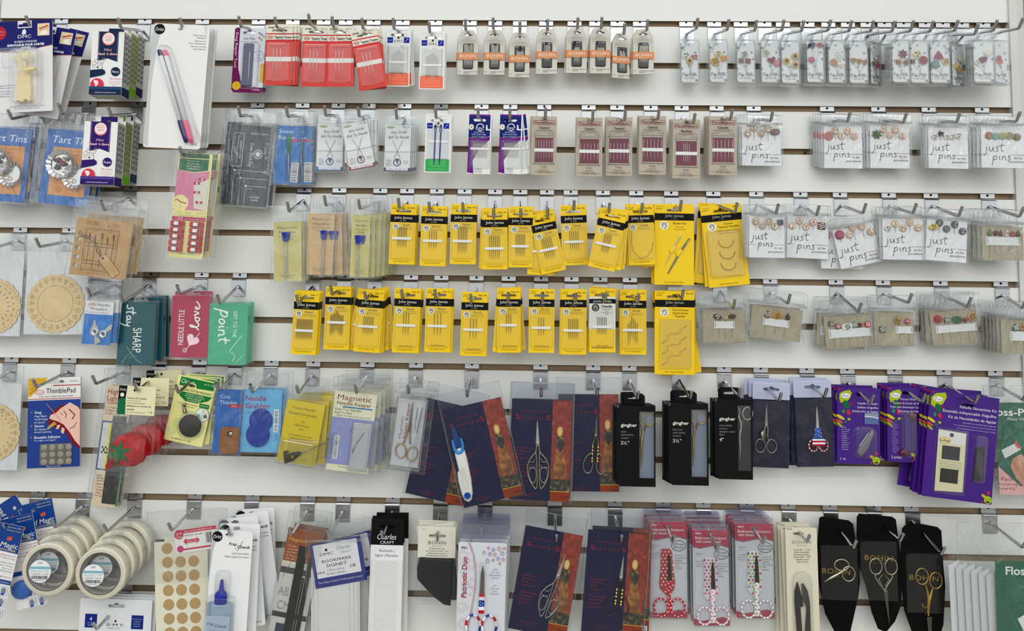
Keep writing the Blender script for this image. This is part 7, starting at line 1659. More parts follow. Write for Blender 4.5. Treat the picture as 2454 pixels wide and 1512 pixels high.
it = magic(2, 1246, 14, .070, 78, 'blue thread conditioner card just behind the nearest one', h, (20, 1262))
it = magic(51, 1211, 14.5, .045, 76, 'blue thread conditioner card lying under the tape rolls', h, (70, 1235))
it = magic(38, 1184, -56, .030, 74, 'blue thread conditioner card with corner pointing up', h, (50, 1225))
# rolls of tape
def roll_col(cx, cy, rx, ry, d0, n, dd, vec, h, nm, seed):
    for i in range(n):
        d = d0 - i * dd; px = cx + vec[0] * i / (n - 1); py = cy + vec[1] * i / (n - 1)
        lab = (['white finishing tape roll at the front, %s', 'white finishing tape roll second from the front, %s', 'white finishing tape roll third from the front, %s', 'white finishing tape roll nearest the wall, %s'][i if n == 4 else (0, 1, 3)[i]]) % nm
        it = Item('tape_roll', lab, 'tape', px, py, d, hook=h, piv=(px, py - ry + 6), group='white finishing tape rolls'); k = rx
        T = dd * .96 / it.k
        A = Art(); r0, r1 = k - 2.5, k * .82
        A.lathe([(r1, 0), (r0, 0), (k, -2), (k, -T + 2), (r0, -T), (r1, -T), (r1, 0)], 0, 0, 0, ('e3dcc8', 'p'), n=48, axis='t'); 
        # drop lathe end caps
        A.f = A.f[:-2]; A.mi = A.mi[:-2]; A.sm = A.sm[:-2]; it.put('tape_ring', A)
        A = Art(); A.lathe([(r1 * .985, -.5), (r1 - .1, .2), (r1 - .1, -T + .2), (r1 * .985, -T + .8), (r1 * .96, -T + .8), (r1 * .96, -.5), (r1 * .985, -.5)], 0, 0, 0, ('6c5548', 'p'), n=48, axis='t'); A.f = A.f[:-2]; A.mi = A.mi[:-2]; A.sm = A.sm[:-2]; cr = it.put('cardboard_core', A)
        A = Art(); A.lathe([(r1 * .955, -1), (r1 * .955, -T + 1), (r1 * .95, -T + 1), (r1 * .95, -1)], 0, 0, 0, ('c6c6c8', 'p'), n=48, axis='t'); A.f = A.f[:-2]; A.mi = A.mi[:-2]; A.sm = A.sm[:-2]; it.put('core_lining', A, parent=cr)
        A = Art(1.5); 
        A.poly(el(0, 0, r0, n=32), CASE, t=1.0); A.lathe([(k + 1.2, 0), (k + 1.4, -T)], 0, 0, 0, BAG, n=32, axis='t'); A.f = A.f[:-2]; A.mi = A.mi[:-2]; A.sm = A.sm[:-2]
        A.slab(rr(-6, -k - 22, 26, -k + 2, 3), CASE, -T * .5, -T * .5 + .6, holes=[el(10, -k - 12, 4)]); it.put('wrapper', A)
        if i < 2:
            A = Art(1.8); u, v, r = -k * .26, k * .06, k * .43; A.circ(u, v, r, 'e8e8ea', n=28); A.text('3/4"', u, v - r * .62, 6, '2c2c30', w=12); A.poly([(u - r * .97, v - r * .42), (u + r * .97, v - r * .42), (u + r, v - r * .2), (u - r, v - r * .2)], '7fb2c2'); A.text('FINISHING TAPE', u, v + 2.5, 6, '8fb8c6', w=r * 1.7); A.text('DOUBLE-SIDED · ACID-FREE', u, v + 7.5, 2.8, '2c2c30', w=r * 1.65); A.bars(u - r * .72, v + 10, u + r * .72, v + 18, bg=None); A.text('857203000045', u, v + 22, 2.4, '2c2c30', w=22)
            it.put('round_label', A)
h = Hook(201, 11, (133, 1264), 'the first row of tape rolls')
roll_col(113, 1365, 62, 65, .086, 4, .019, (58, -60), h, 'by the blue cards', 0)
h = Hook(325, 11, (257, 1274), 'the second row of tape rolls')
roll_col(240, 1375, 61, 66, .086, 4, .019, (60, -62), h, 'beside the dotted label sheets', 1)

# finishing dots
h = Hook(467, 11, (411, 1271), 'the sheets of round tan stickers')
it = Item('finishing_dot_pack', 'cream sheets of round tan stickers under red and white label', 'stickers', 370, 1299, .062, a=4, hook=h, piv=(430, 1262))
A = Art(); w, hh = 128, 250; A.slab([(0, 0), (60, 0), (60, 4), (w, 4), (w, hh), (0, hh)], 'ddd9c6', 0, 1.2); A.slab(rr(24, -12, w - 6, 20), 'd6d2be', -2, -1); it.put('sheet', A)
dt = None
for c_ in range(3):
    for r_ in range(8):
        if c_ > 0 and r_ == 0: continue
        if dt is None: A = Art(); A.slab(el(0, 0, 13, n=24), ('b1946a', 'k'), 0, .6); dt = it.put('sticker', A, loc=(31, 16, 1.3))
        else: it.rep(dt, [(31 + c_ * 31.5 + r_ * .3, 16 + r_ * 32.6, 1.3)])
A = Art(); P = lambda L: rot2([(49 + u, -24 + v) for u, v in L], 5, 49, -24)
B_ = [(0, 2), (16, 0), (102, 0), (102, 54), (0, 54)]
A.slab(P(B_), 'e8e6e4', 2.2, 3.0); A.poly(P([(14, 0), (102, 0), (102, 9), (18, 9)]), 'c83a54'); A.poly(P([(14, 44), (102, 44), (102, 48), (14, 48)]), 'c83a54'); A.poly(P(el(11, 10, 11, 11, 18)), 'c83a54'); A.poly(P(el(11, 44, 8, 8, 18)), 'c83a78')
q = P([(11, 11)])[0]; A.text('3/4', q[0], q[1], 6, 'f4e4e4', w=13, rot=5); A.text('INCH', q[0] + 1, q[1] + 6.5, 4, 'f4e4e4', w=12, rot=5); q = P([(58, 7)])[0]; A.text('CROSS STITCH FINISHING DOTS', q[0], q[1], 4, 'f4e4e4', w=68, rot=5); q = P([(44, 16)])[0]; A.text('DOUBLE-SIDED · ACID-FREE', q[0], q[1], 3.6, '2c2c2c', w=46, rot=5)
A.poly(P([(20, 28), (28, 20), (28, 24), (52, 24), (52, 20), (60, 28), (52, 36), (52, 32), (28, 32), (28, 36)]), 'c83a54'); q = P([(40, 30)])[0]; A.text('Contains 240', q[0], q[1], 3.4, 'f4d4d4', w=26, rot=5)
q = P([(84, 24)])[0]; A.poly(P([(74, 12), (95, 12), (95, 38), (74, 38)]), 'f2f2f2')
for z in range(9): A.poly(P([(75 + z * 2.2, 13), (76 + z * 2.2 + (z % 3) * .3, 13), (76 + z * 2.2 + (z % 3) * .3, 37), (75 + z * 2.2, 37)]), '1c1c1c')
it.put('label', A)
bag_part(it, -14, -72, w + 50, 96, t=8, tb=-4, hole=(60, -42), seed=120, amp=5)

# fray check
h = Hook(604.5, 11, (553, 1283), 'the seam sealant blister cards')
it = Item('seam_sealant_pack', 'white blister card with blue capped seam sealant bottle, foremost', 'sealant', 509, 1268, .082, a=-1.8, hook=h, piv=(551, 1279))
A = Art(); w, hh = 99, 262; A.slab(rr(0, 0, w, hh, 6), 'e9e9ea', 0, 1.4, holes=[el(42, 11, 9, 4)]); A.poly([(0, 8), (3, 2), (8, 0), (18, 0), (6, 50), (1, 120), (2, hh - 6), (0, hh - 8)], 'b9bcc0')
A.circ(14, 16, 12.5, '161517'); A.text('Dritz', 14, 20, 8, 'efefef', w=20, ital=.25)
A.text('Fray', 53, 35, 7, '2a2a2c', w=19, bold=.02, ital=.1); A.text('Check', 79, 41, 7, '2a2a2c', w=31, bold=.02, ital=.1); A.line([(58, 40), (64, 48), (76, 24)], 1.1, '3a3a3c'); A.text('Liquid Seam Sealant', 93, 55, 4.4, '6c6c70', al='r', w=42); A.text('Sellante Líquido de Costuras', 93, 63, 4.4, '6c6c70', al='r', w=58); A.text('0.75 FL OZ (22 ml)', 90, hh - 8, 4, '2c2c2e', al='r', w=36)
it.put('card', A)
cx = 36
A = Art(); A.lathe([(2, 0), (30, 0), (31, 4), (31, 90), (20, 96), (2, 96)], cx, 166, 10, clear('sealant_liquid', tint=(.62, .75, .86), gloss=.05, haze=.18, hz=(.6, .72, .85)), n=18, ft=.45); bt = it.put('bottle', A)
A = Art(); A.slab(rr(6, 190, 66, 240), clear('printed_clear', tint=(.85, .9, .95), gloss=.05, haze=.3, hz=(.72, .82, .92)), 24.6, 25); A.text('Fray', 22, 212, 7, '2c4478', w=17, ital=.2); A.text('Check', 46, 216, 7, '2c4478', w=28, ital=.2); A.text('Liquid Seam Sealant', 36, 226, 3.4, '2c4478', w=40); A.text('Sellante Líquido', 36, 232, 2.6, '2c4478', w=32); it.put('printed_label', A, parent=bt)
A = Art(); A.lathe([(2, 0), (3.4, .5), (6, 24), (13, 30), (15, 36), (14.5, 54), (13, 56), (3, 56)], cx, 112, 11, ('26309a', 'g'), n=14, ft=.7); it.put('bottle_cap', A)
A = Art(); A.blis(cx - 32, 150, cx + 32, 262, 22, r=8, lip=3); A.blis(cx - 16, 92, cx + 18, 152, 18, r=10, lip=2); it.put('blister', A)
copies(it, 4, 16, jit=[(8, -4, 1.5), (-6, -6, 8), (10, -4, 12), (16, -4, 6)], what='white seam sealant blister card')

# magnet strips
h = Hook(738, 11, (698, 1284), 'the sleeve of black magnet strips')
it = Item('magnet_sheet_pack', 'rust and grey magnet sheet card with long black strips', 'magnets', 693, 1262, .05, a=-9.5, hook=h, piv=(712, 1262))
A = Art(); w, hh = 84, 260; A.slab(rr(0, 0, w, hh), 'c8c8c2', 0, 1.2); A.rect(0, 0, w, 78, '97502c'); A.text('Magnets', 6, 30, 8, 'd9b83a', al='l', w=44); A.lines(['• Flexible', '• Cut With Scissors', 'Use With Meteor', 'Or Place One On', 'Each Side Of Fabric'], 6, 44, 4.2, 7.4, 'd8bfae', al='l', w=None); A.line([(0, 82), (w, 78)], 4, 'd9d2bc'); A.rect(0, 92, w, 106, '4a4a4c'); A.line([(22, 78), (14, 100), (8, 118)], 1, '6a6a6a')
A.text('AB', 4, 158, 20, '8a9298', al='l', w=26); A.text('CM', 8, 190, 20, '8a9298', al='l', w=30); A.rect(0, 196, w, 208, '3a3c40'); A.rect(14, 222, 36, hh, '3a4250'); it.put('card', A)
for u0, u1, v0, t in ((34, 54, 38, 2), (62, 72, 60, 2), (56, 60, 110, 2)): A = Art(); A.slab([(u0, v0), (u1, v0), (u1 + 1, 262), (u0 + 1, 262)], ('1b1b1d', 'p'), t, t + 2.4); it.put('magnet_strip', A)
bag_part(it, -6, -40, w + 4, hh, t=7, tb=-3, hole=(20, -14), seed=121, amp=2)
copies(it, 1, 12, jit=[(8, -2, 1)], what='rust and grey magnet sheet card')

# bookmark, craft bookmark
h = Hook(823, 11, (788, 1288), 'the bagged bookmark blanks')
it = Item('bookmark_pack', 'white textured bookmark under tilted navy framed label, in bag', 'bookmark', 742, 1300, .05, a=2, hook=h, piv=(803, 1272))
A = Art(); w, hh = 124, 240; A.slab([(4, 60), (w - 4, 40), (w - 4, hh), (4, hh)], ('d9d9d7', 'f'), 0, 3); 
for x_ in (10, 21, 96, 106, 116): A.tube([(x_, 90, 3), (x_, 160, 3.2), (x_ + .5, hh, 3)], .6, ('cfcfcd', 'f'), n=5)
for q in range(18): A.tube([(12, 98 + q * 8, 3.2), (16, 101 + q * 8, 3.6), (19, 97 + q * 8, 3.2)], .7, ('e6e6e4', 'f'), n=5); A.tube([(108, 90 + q * 8, 3.2), (112, 93 + q * 8, 3.6), (115, 89 + q * 8, 3.2)], .7, ('e6e6e4', 'f'), n=5)
it.put('bookmark', A)
A = Art(3.4); P = lambda L: rot2(L, 9, 0, 4)
A.slab(P(rr(0, 4, w, 108)), ('27307e', 'g'), 3.4, 4.6); A.poly(P(rr(8, 8, w - 10, 86)), 'e4e4e6')
def T_(s, u, v, hgt, c, **k): q = P([(u, v)])[0]; A.text(s, q[0], q[1], hgt, c, rot=9, **k)
q = P([(38, 22)])[0]; A.poly([(q[0] - 3, q[1] + 4), (q[0] - 2, q[1] - 2), (q[0] + 2, q[1] - 3), (q[0] + 4, q[1] + 3)], '222222'); T_('DMC', 38, 35, 6.5, '2a2a2e', w=32); T_('Charles', 80, 27, 9, '8a8c92', w=34, ital=.3); T_('CRAFT', 84, 36, 4.4, '8a8c92', w=28); T_('BOOKMARK', 60, 52, 7, '2a2a2e', w=72); T_('SIGNET', 58, 63, 7, '2a2a2e', w=50); T_('1.75 in x 6.5 in', 54, 73, 5, '44464c', w=40); T_('4.4 cm x 16.5 cm', 54, 81, 5, '44464c', w=44); T_('18', 96, 72, 7, '2a2a2e', w=12); T_('100%', 18, 76, 5.4, '44464c', w=20); T_('Free design included | Modèle gratuit compris', w / 2, 98, 4.2, 'd4d8ec', w=106)
it.put('label', A)
bag_part(it, -8, -46, w + 8, hh, t=9, tb=-2, hole=(58, -18), seed=122, amp=3.2, zip_y=-8)
copies(it, 1, 20, jit=[(18, 6, 4)], what='bookmark in bag with navy label')
h = Hook(941, 11, (917, 1290), 'the white bookmark bands with black headers')
it = Item('craft_bookmark_band', 'white woven bookmark band with black header card', 'bookmark', 891, 1242, .042, a=-.4, hook=h, piv=(922, 1262))
A = Art(); w, hh = 78, 280; A.slab(rr(0, 0, w, 61), ('1b1b1d', 'p'), 0, 1.4, holes=[euro(w / 2 + 1, 18, 38, 7)]); A.slab(rr(0, 61, w, 96), 'e8e8ea', 0, 1.4); A.text('Charles', w / 2 - 1, 48, 13, 'e6e6e6', w=46, ital=.35); A.text('CRAFT', w / 2, 58, 6.5, 'e6e6e6', w=34); A.text('Bookmark |', w / 2, 77, 6.4, '4a4a4e', w=36); A.text('Signet | Marcador', w / 2, 88, 6.4, '4a4a4e', w=56)
it.put('header_card', A)
A = Art(); A.slab([(0, 96), (w, 96), (w, hh), (0, hh)], ('dedfdd', 'f'), 0, 1.8)
for q in range(30):
    for u in (6, w - 8): A.slab([(u, 100 + q * 6), (u + 3, 101 + q * 6), (u + 2, 104 + q * 6)], ('eeeeec', 'f'), 1.8, 2.4)
for q in range(46): A.line([(12, 99 + q * 4), (w - 13, 99 + q * 4 + .6)], .6, ('cccdca', 'f')); A.z -= A.step
it.put('woven_band', A)
copies(it, 3, 6, jit=[(1, -1, 0), (-1, 2, .4), (7, -2, 1)], what='white woven bookmark band')
# leather point protector
h = Hook(1056, 11, (1048, 1296), 'the cream cards with black leather sheath')
it = Item('leather_sheath_card', 'cream header card with black leather scissor point sheath', 'scissor sheath', 1003, 1260, .06, a=-.5, hook=h, piv=(1049, 1280))
A = Art(); w, hh = 90, 73; A.slab(rr(0, 0, w, hh), 'd9d6c8', 0, 1.2, holes=[euro(46, 22, 42, 6)]); A.text('24361', 14, 9, 3, '555555', w=11); A.text('BOHIN', 46, 42, 8, '4a4842', w=42, sp=1.1); A.text('FRANCE', 46, 47, 2.4, '8a877c', w=22); A.lines(['Protège pointe cuir', 'pour ciseaux à broder · 8 cm', 'Leather point protector', 'for embroidery scissors 3,5"'], 46, 53, 3.2, 5.4, '2c2a26', bold=.01, w=None)
it.put('header_card', A)
A = Art(); A.dome([(8, 72), (84, 76), (82, 182), (66, 180), (46, 166), (24, 146), (2, 124), (0, 116), (3, 96)], ('141416', 'l'), .5, 5, inset=.08, smooth=False); it.put('leather_sheath', A)
A = Art(); A.film(-3, 70, 92, 182, 6, mt=POUCH, amp=.8, seed=123); it.put('clear_sleeve', A)
copies(it, 3, 6, jit=[(-3, -1, 8), (2, 1, -2), (-1, 0, -1)], what='cream header card with leather sheath')
# patriotic duo
h = Hook(1163, 11, (1154.6, 1283), 'the clamshells with flag patterned scissors')
it = Item('patriotic_scissors_case', 'white clamshell card with stars, fireworks and flag patterned scissors', 'scissors', 1099, 1298, .079, a=-.8, hook=h, piv=(1157, 1270))
A = Art(); w, hh = 116, 228; A.slab(rr(0, 0, w, hh, 4), 'e6e6ec', 0, 1.2)
A.line([(24, 0), (36, 30), (42, 70), (42, 110), (34, 160), (20, 228)], 1.3, 'b83444'); A.line([(27, 0), (39, 30), (45, 70), (45, 110), (37, 160), (23, 228)], 1.1, '4a5a9c')
A.text('Allary', 14, 15, 5, '1c1c20', w=16, bold=.03, ital=.2); A.text('Patriotic Duo', 22, 130, 12, 'a82440', w=96, rot=90, al='l', bold=.03, ital=.15)
rnd = random.Random(4)
for cx, cy, c in ((12, 32, 'd88a94'), (34, 94, 'd88a94'), (28, 112, '9ab0d0'), (12, 130 + 20, 'd88a94'), (16, 190, 'd88a94'), (34, 50, 'd88a94'), (10, 60, '9ab0d0')):
    for q in range(14): a_ = q * 2 * math.pi / 14; r0, r1 = 5 + rnd.random() * 3, 12 + rnd.random() * 5; A.line([(max(.5, cx + r0 * math.cos(a_)), cy + r0 * math.sin(a_)), (max(.5, cx + r1 * math.cos(a_)), cy + r1 * math.sin(a_))], .7, c); A.z -= A.step * .9
A.z += .3
for u, v, r, c in ((72, 12, 4, 'c23a48'), (84, 16, 5, '3c5aa4'), (98, 13, 6, 'c23a48'), (110, 12, 4, 'c23a48'), (62, 23, 5, 'c23a48'), (76, 26, 5, '3c5aa4'), (88, 27, 5, 'c23a48'), (106, 24, 6, '3c5aa4'), (71, 42, 6, '3c5aa4'), (84, 40, 4, 'c23a48'), (96, 36, 5, '3c5aa4'), (108, 38, 5, 'c23a48'), (100, 47, 4, 'c23a48')): A.line(star(u, v, r), 1, c, closed=True)
A.lines(['3.75"', '(9.5 cm)', 'Embroidery', 'Scissors'], 90, 63, 4, 6.4, '5a6a9c', ital=.2); A.lines(['60"', '(150 cm)', 'Tape', 'Measure'], 90, 100, 4, 6.4, '5a6a9c', ital=.2); it.put('card', A)
A = Art(); A.slab([(54, 118), (56, 70), (60, 52), (64, 70), (65, 118)], DARKSTEEL, 3, 6); bd = it.put('blades', A, skip=True)
A = Art()
for q, c in enumerate(('b8202e', 'e8e8ec', '2c4494', '2c4494', 'e8e8ec', 'b8202e')): A.slab([(53, 116 + q * 7.6), (66, 116 + q * 7.6), (66, 123.6 + q * 7.6), (53, 123.6 + q * 7.6)], (c, 'g'), 3, 8)
for z in range(5): A.z = 8.1; A.poly(star(57 + (z % 2) * 5, 136 + z * 3, 1.5), 'e8e8ec')
it.put('striped_shank', A, parent=bd, skip=True)
for sg in (-1, 1):
    A = Art(); P = el(60 + sg * 19, 190, 17, 24, 24); cols = ['2c4494', 'e8e8ec', 'b8202e', 'e8e8ec']
    for q in range(24): p, p2 = P[q], P[(q + 1) % 24]; A.tube([(p[0], p[1], 6), ((p[0] + p2[0]) / 2, (p[1] + p2[1]) / 2, 6), (p2[0], p2[1], 6)], 3, (cols[(q // 2) % 4], 'g'), n=7)
    it.put('handle', A, parent=bd, skip=True)
A = Art(); A.blis(-1, -4, w + 1, hh, 9, mt=CASE, r=5, lip=2, t0=-2); A.blis(52, 44, 68, 130, 8, r=6, lip=1, t0=6); A.slab(rr(-1, -42, w + 1, -6, 6), VINYL, -2, -1.2, holes=[el(56, -26, 5)]); it.put('clear_case', A)
copies(it, 3, 14, jit=[(2, 0, .5), (6, 1, .5), (5, 0, .3)], what='clamshell of flag patterned scissors')

# pink scissors clamshells
for i, (px, bend, x, y, w, hh, piv, second, cap, lb, cols, nb, jit) in enumerate((
    (1589, (1612, 1299), 1553, 1250, 91, 222, (1596, 1258), 'with Sheath', '', 'pink header clamshell with red polka dot scissors and sheath', ('b81830', 'f0e4e6', 'f0e4e6'), 2, [(-2, 2, 0), (-4, 2, 0)]),
    (1686, (1718, 1320), 1659.5, 1270, 85, 220, (1700, 1281), 'with Leather Sheath', '', 'pink header clamshell with pink floral scissors, hanging lowest', ('ecdfe6', 'c8527c', '5a3a4a'), 3, [(-4, 3, .5), (-9, 0, .5), (-8, 2, 0)]),
    (1790.5, (1828.5, 1302), 1761, 1254, 90, 218, (1804, 1264), 'with Sheath', '', 'pink header clamshell with multicoloured drop patterned scissors', ('e6e6e2', '3a3440', 'a83244'), 3, [(-3, 2, 0), (-5, 2, .5), (-8, 2, 0)]))):
    h = Hook(px, 11, bend, 'the ' + lb.split(', ')[0])
    it = Item('sheathed_scissors_case', lb, 'scissors', x, y, .042, a=.4, hook=h, piv=piv)
    A = Art(); A.slab(rr(0, 0, w, hh, 3), 'd4d4dc', 0, 1.2, holes=[el(w * .5, 12, 5)]); PK = ('b3234a', 'g')
    A.poly([(0, 0), (w, 0), (w, 40), (w * .8, 34), (w * .5, 36), (w * .2, 42), (0, 38)], PK, holes=[el(w * .5, 12, 5)]); A.line([(0, 39), (w * .2, 43), (w * .5, 37), (w * .8, 35), (w, 41)], 1.2, '4a1840')
    A.text('Allary', 5, 9, 4.4, 'f0dfe4', al='l', w=16, ital=.2, bold=.02); A.text('Embroidery Scissors', 6, 21, 6.4, 'f2e8ea', al='l', w=w - 12, bold=.01); A.text(second, 7, 29, 6, 'f2e8ea', al='l', w=38 if i != 1 else 60, bold=.01)
    A.line(el(w * .79, 55, 17, 12, 22), 1.4, '2c2a34', closed=True); A.lines(['3.75 inch', '(9.6 cm)'], w * .79, 54, 5, 7, '2c2a34', w=None, bold=.01)
    A.lines(['Stainless', 'Steel'], 8, 56, 3.6, 5.8, '6c6c78', al='l'); A.lines(['Precision', 'Pointed', 'Blades'], 8, 74, 3.6, 5.8, '6c6c78', al='l'); A.lines(['Perfect for:', 'Needlework', 'Quilting', 'Embroidery', 'Yarn', 'Sewing'], w - 27, 79, 3.6, 5.8, '6c6c78', al='l')
    A.poly([(0, hh - 16), (w * .2, hh - 10), (w * .5, hh - 14), (w * .8, hh - 20), (w, hh - 14), (w, hh - 3), (w - 3, hh), (3, hh), (0, hh - 3)], PK); A.text('Contents: 1', 6, hh - 4, 3.6, 'e8c8d2', al='l', w=20)
    it.put('card', A)
    cx = w * .48; B0 = [(cx - 15, 66), (cx - 10, 62), (cx + 6, 62), (cx + 12, 68), (cx + 15, 110), (cx + 19, 140), (cx + 16, 156), (cx + 6, 168), (cx - 4, 168), (cx - 17, 154), (cx - 19, 140), (cx - 15, 110)]
    A = Art(); A.dome(B0, (cols[0], 'g'), 2, 6, inset=.08, smooth=False); A.z = 6.1; rnd = random.Random(i)
    for q in range(13):
        for z in range(4):
            u, v = cx - 14 + z * 9 + (q % 2) * 4, 68 + q * 7.6
            if abs(u - cx) > (15 if v < 150 else 8) or v > 160: continue
            if i == 0: A.circ(u, v, 1.7, cols[1], n=8)
            elif i == 1: A.poly(star(u, v, 3.4, 5, .5, rnd.random() * 90), cols[1] if (q + z) % 3 else cols[2])
            else: A.poly(rot2([(u, v - 4), (u + 2.6, v + 1), (u, v + 3), (u - 2.6, v + 1)], rnd.random() * 180, u, v), ('3a3440', 'a83244', '4a7a94', 'b8a83c')[(q * 3 + z) % 4])
    sh = it.put('sheath', A, skip=True)
    A = Art(); A.slab([(cx, 134), (cx + 1, 84), (cx + 4, 70), (cx + 8, 84), (cx + 10, 134)], ('3c3634', 'm'), 6.2, 8.4); bd = it.put('blades', A, skip=True)
    A = Art(); A.dome([(cx - 2, 134), (cx + 10, 134), (cx + 7, 176), (cx + 9, 212), (cx - 3, 212), (cx, 176)], (cols[0], 'g'), 6, 9, inset=.15, smooth=False); A.z = 9.1
    for q in range(9): A.circ(cx + 2 + (q % 2) * 4, 140 + q * 8, 1.4, cols[1 + q % 2], n=8)
    it.put('shank', A, parent=bd, skip=True)
    for sg in (-1, 1):
        A = Art(); ccx, ccy = cx + 4 + sg * 20, 196
        P = el(ccx, ccy, 16.5, 20, 24)
        A.tube([(a_, b_, 7) for a_, b_ in P], 2.3, (cols[0], 'g'), n=8, closed=True)
        for q in range(0, 24, 2): A.lathe([(.3, -1.6), (1.6, -.8), (1.6, .8), (.3, 1.6)], P[q][0], P[q][1], 8.6, (cols[1 + (q // 2) % 2], 'g'), n=7)
        it.put('handle', A, parent=bd, skip=True)
    A = Art(); A.blis(-3, -3, w + 3, hh + 3, 10, mt=CASE, r=6, lip=2, t0=-3); A.blis(2, 2, w - 2, hh - 2, 11, mt=BLI, r=5, lip=0, t0=-2); A.slab(rr(-2, -14, w + 2, -3, 6), VINYL, -3, -2); it.put('clear_case', A)
    copies(it, nb, 14, jit=jit, what='pink header clamshell behind the ' + ('red polka dot', 'pink floral', 'drop patterned')[i] + ' scissors')

# snips card
h = Hook(1890, 11, (1934, 1299), 'the cream cards with black thread snips')
it = Item('thread_snips_card', 'cream card with black spring thread snips behind bubble', 'snips', 1881, 1264, .050, a=.8, hook=h, piv=(1914, 1278))
A = Art(); w, hh = 75, 262; A.slab(rr(0, 0, w, hh, 5), 'd8d2bf', 0, 1.2, holes=[el(31, 14, 13, 3.4)]); A.text('98628', 10, 5, 3.2, '3a382e', w=13, bold=.02); A.text('BOHIN', 38, 38, 8, '8a8470', w=44, sp=1.15); A.text('FRANCE', 38, 43, 2.4, '9a947e', w=24)
for q, (t, ww) in enumerate((('Coupe-fils - 10 cm', 40), ('Acier inoxydable', 37), ('Revêtement téflon', 37), ('Thread cutter - 4 3/8"', 41), ('Stainless steel', 31), ('Teflon covered', 28))): A.text(t, 38, 53 + q * 5.6, 3.4, '3c392c', w=ww, bold=.01)
it.put('card', A)
A = Art(); A.slab([(20, 248), (16, 170), (17, 146), (24, 124), (34, 160), (36, 180), (29, 182), (32, 248)], ('1a1918', 'g'), 3, 7); A.slab([(38, 248), (44, 184), (36, 166), (34, 130), (38, 128), (48, 146), (52, 172), (52, 248)], ('2c2b2a', 'g'), 3, 6); A.slab([(36, 164), (34, 130), (38, 128), (48, 146), (51, 176), (44, 184)], ('55524e', 'm'), 6, 6.8); it.put('snips', A, skip=True)
A = Art(); A.blis(12, 100, 58, 262, 12, r=22, lip=3); it.put('blister', A)
copies(it, 3, 9, jit=[(-6, 4, 1), (-9, 2, 0), (-14, 4, 0)], what='cream card with black thread snips')

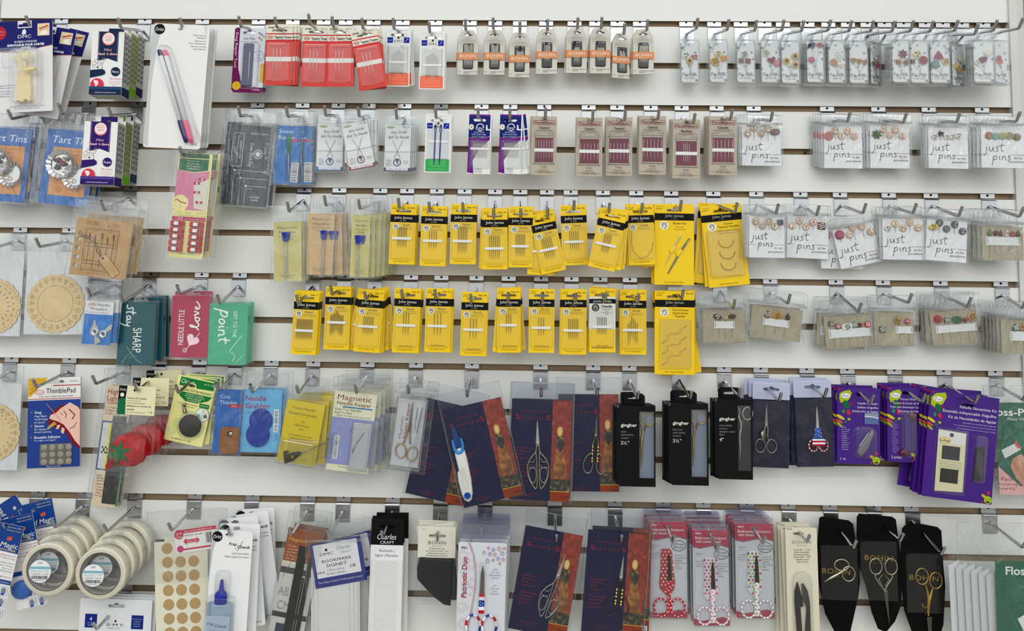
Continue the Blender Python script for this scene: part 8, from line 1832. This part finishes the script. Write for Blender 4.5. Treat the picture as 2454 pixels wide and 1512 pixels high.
# black velvet pouches with scissors
PO = {0: [(4, 4), (10, 0), (74, 8), (84, 16), (94, 84), (97, 150), (92, 186), (70, 272), (38, 272), (14, 226), (2, 170), (-4, 96)],
      1: [(0, 10), (6, 2), (84, 8), (92, 14), (100, 86), (104, 150), (98, 216), (84, 250), (62, 276), (44, 268), (30, 230), (18, 170), (4, 130), (-2, 80)],
      2: [(0, 8), (8, 0), (40, -4), (84, 4), (92, 12), (94, 90), (97, 140), (90, 230), (78, 264), (22, 264), (0, 200), (-6, 130), (-6, 70)]}
for i, (px, bend, x, y, piv, lb) in enumerate(((1990, (2045, 1313), 1960, 1238, (2006, 1262), 'black pouch with small silver bird scissors lying sideways'),
                                              (2095, (2157, 1296), 2054, 1229, (2110, 1246), 'black pouch with ornate silver three ring scissors'),
                                              (2185.5, (2255, 1328), 2163, 1258, (2208, 1272), 'black pouch with gold figured scissors'))):
    h = Hook(px, 11, bend, 'the ' + lb)
    it = Item('black_scissors_pouch', lb, 'scissors', x, y, .030, a=0, hook=h, piv=piv)
    A = Art(); A.dome(PO[i], ('0b0b0d', 'f'), -3, 1.5, inset=.03, smooth=False); A.text('BOHIN', (40, 48, 46)[i], (132, 110, 128)[i], 12, 'a08038', w=(66, 66, 68)[i], rot=-3 if i != 1 else -2, sp=1.1); A.text('FRANCE', (40, 48, 46)[i], (140, 117, 136)[i], 3, '7a6230', w=30, rot=-3)
    A.line([(6, 62), (90 if i else 80, 66)], .5, '2a2a2c'); it.put('pouch', A)
    if i == 0:
        A = Art(); G_ = m('c4baa0', 'm'); A.tube([(10, 150, 5), (28, 138, 6), (44, 130, 6), (60, 120, 6)], [.4, 4, 3, 2], G_, n=8); bd = it.put('blades', A)
        for u, v, rx, ry in ((52, 110, 17, 13), (68, 130, 15, 17)): A = Art(); ringtube(A, u, v, rx, ry, 5, 1.7, G_); it.put('handle', A, parent=bd)
    else:
        G_ = m('b9b09a' if i == 1 else 'c9a044', 'm'); pv = (60, 178) if i == 1 else (54, 206)
        A = Art()
        if i == 1: A.slab([(56, 176), (66, 176), (66, 200), (68, 262), (60, 210)], DARKSTEEL, 3, 6)
        else: A.slab([(48, 210), (60, 210), (58, 262), (52, 262)], DARKSTEEL, 3, 6)
        bd = it.put('blades', A)
        for sg in (-1, 1):
            A = Art(); cx = 57 if i == 1 else 56; cy = 122 if i == 1 else (117 if sg < 0 else 126)
            ringtube(A, cx + sg * (18 if i == 1 else 16), cy, 14.5, 18.5, 5, 1.7, G_)
            if i == 1: A.tube([(cx + sg * 18, 140, 5), (cx + sg * 22, 146, 5), (cx + sg * 3, 172, 5), (cx + 4, 180, 5)], 1.8, G_, n=7); A.tube([(cx + sg * 2, 140, 5), (cx + sg * 12, 152, 5), (cx + sg * 2, 168, 5)], 1.6, G_, n=7)
            else: A.tube([(cx + sg * 8, cy + 18, 5), (cx + sg * 2, 164, 5), (cx - 3, 180, 5), (cx - 4, 208, 5)], [1.7, 3.4, 4.6, 2.4], G_, n=8); A.tube([(cx - 4, 186, 5), (cx - 14, 190, 5), (cx - 18, 180, 5)], 1.5, G_, n=6); A.tube([(cx - 6, 196, 5), (cx - 12, 206, 5)], 1.5, G_, n=6)
            it.put('handle', A, parent=bd)
    A = Art(); O = PO[i]; A.film(2, 64, 88, 200 if i else 190, 8.5, mt=POUCH, amp=.8, seed=130 + i, curl=0); it.put('clear_window', A)
# card at the lower edge
h = Hook(300, 13, (232, 1508), 'the white needle card at the lower edge')
it = Item('wide_needle_card', 'wide white card with two navy squares, cut by lower edge', 'needle card', 194, 1432, .050, a=-.8, hook=h, piv=(275, 1452))
A = Art(); w, hh = 174, 110; A.slab(rr(0, 0, w, hh, 3), 'dcdee2', 0, 1.2, holes=[euro(88, 16, 42, 7)])
for x0 in (14, 126): A.rect(x0, 36, x0 + 29, 68, '24307c')
A.text('4', 28, 52, 9, 'e2e6f4', w=6); A.lines(['Needles', 'Aiguilles'], 28, 58, 3, 5, 'aab4dc', w=None); A.lines(['Needle Cases', 'à aiguilles', 'étuis pour', 'd\'aiguilles'], 140, 46, 3, 5.4, 'aab4dc', w=None)
dmc(A, 88, 62, 42); A.text('Needles for pros', 86, 68, 2.6, '5a5a60', w=30); it.put('card', A)
copies(it, 2, 6, jit=[(6, -1, 0), (12, -2, 0)], what='wide white needle card at the lower edge')
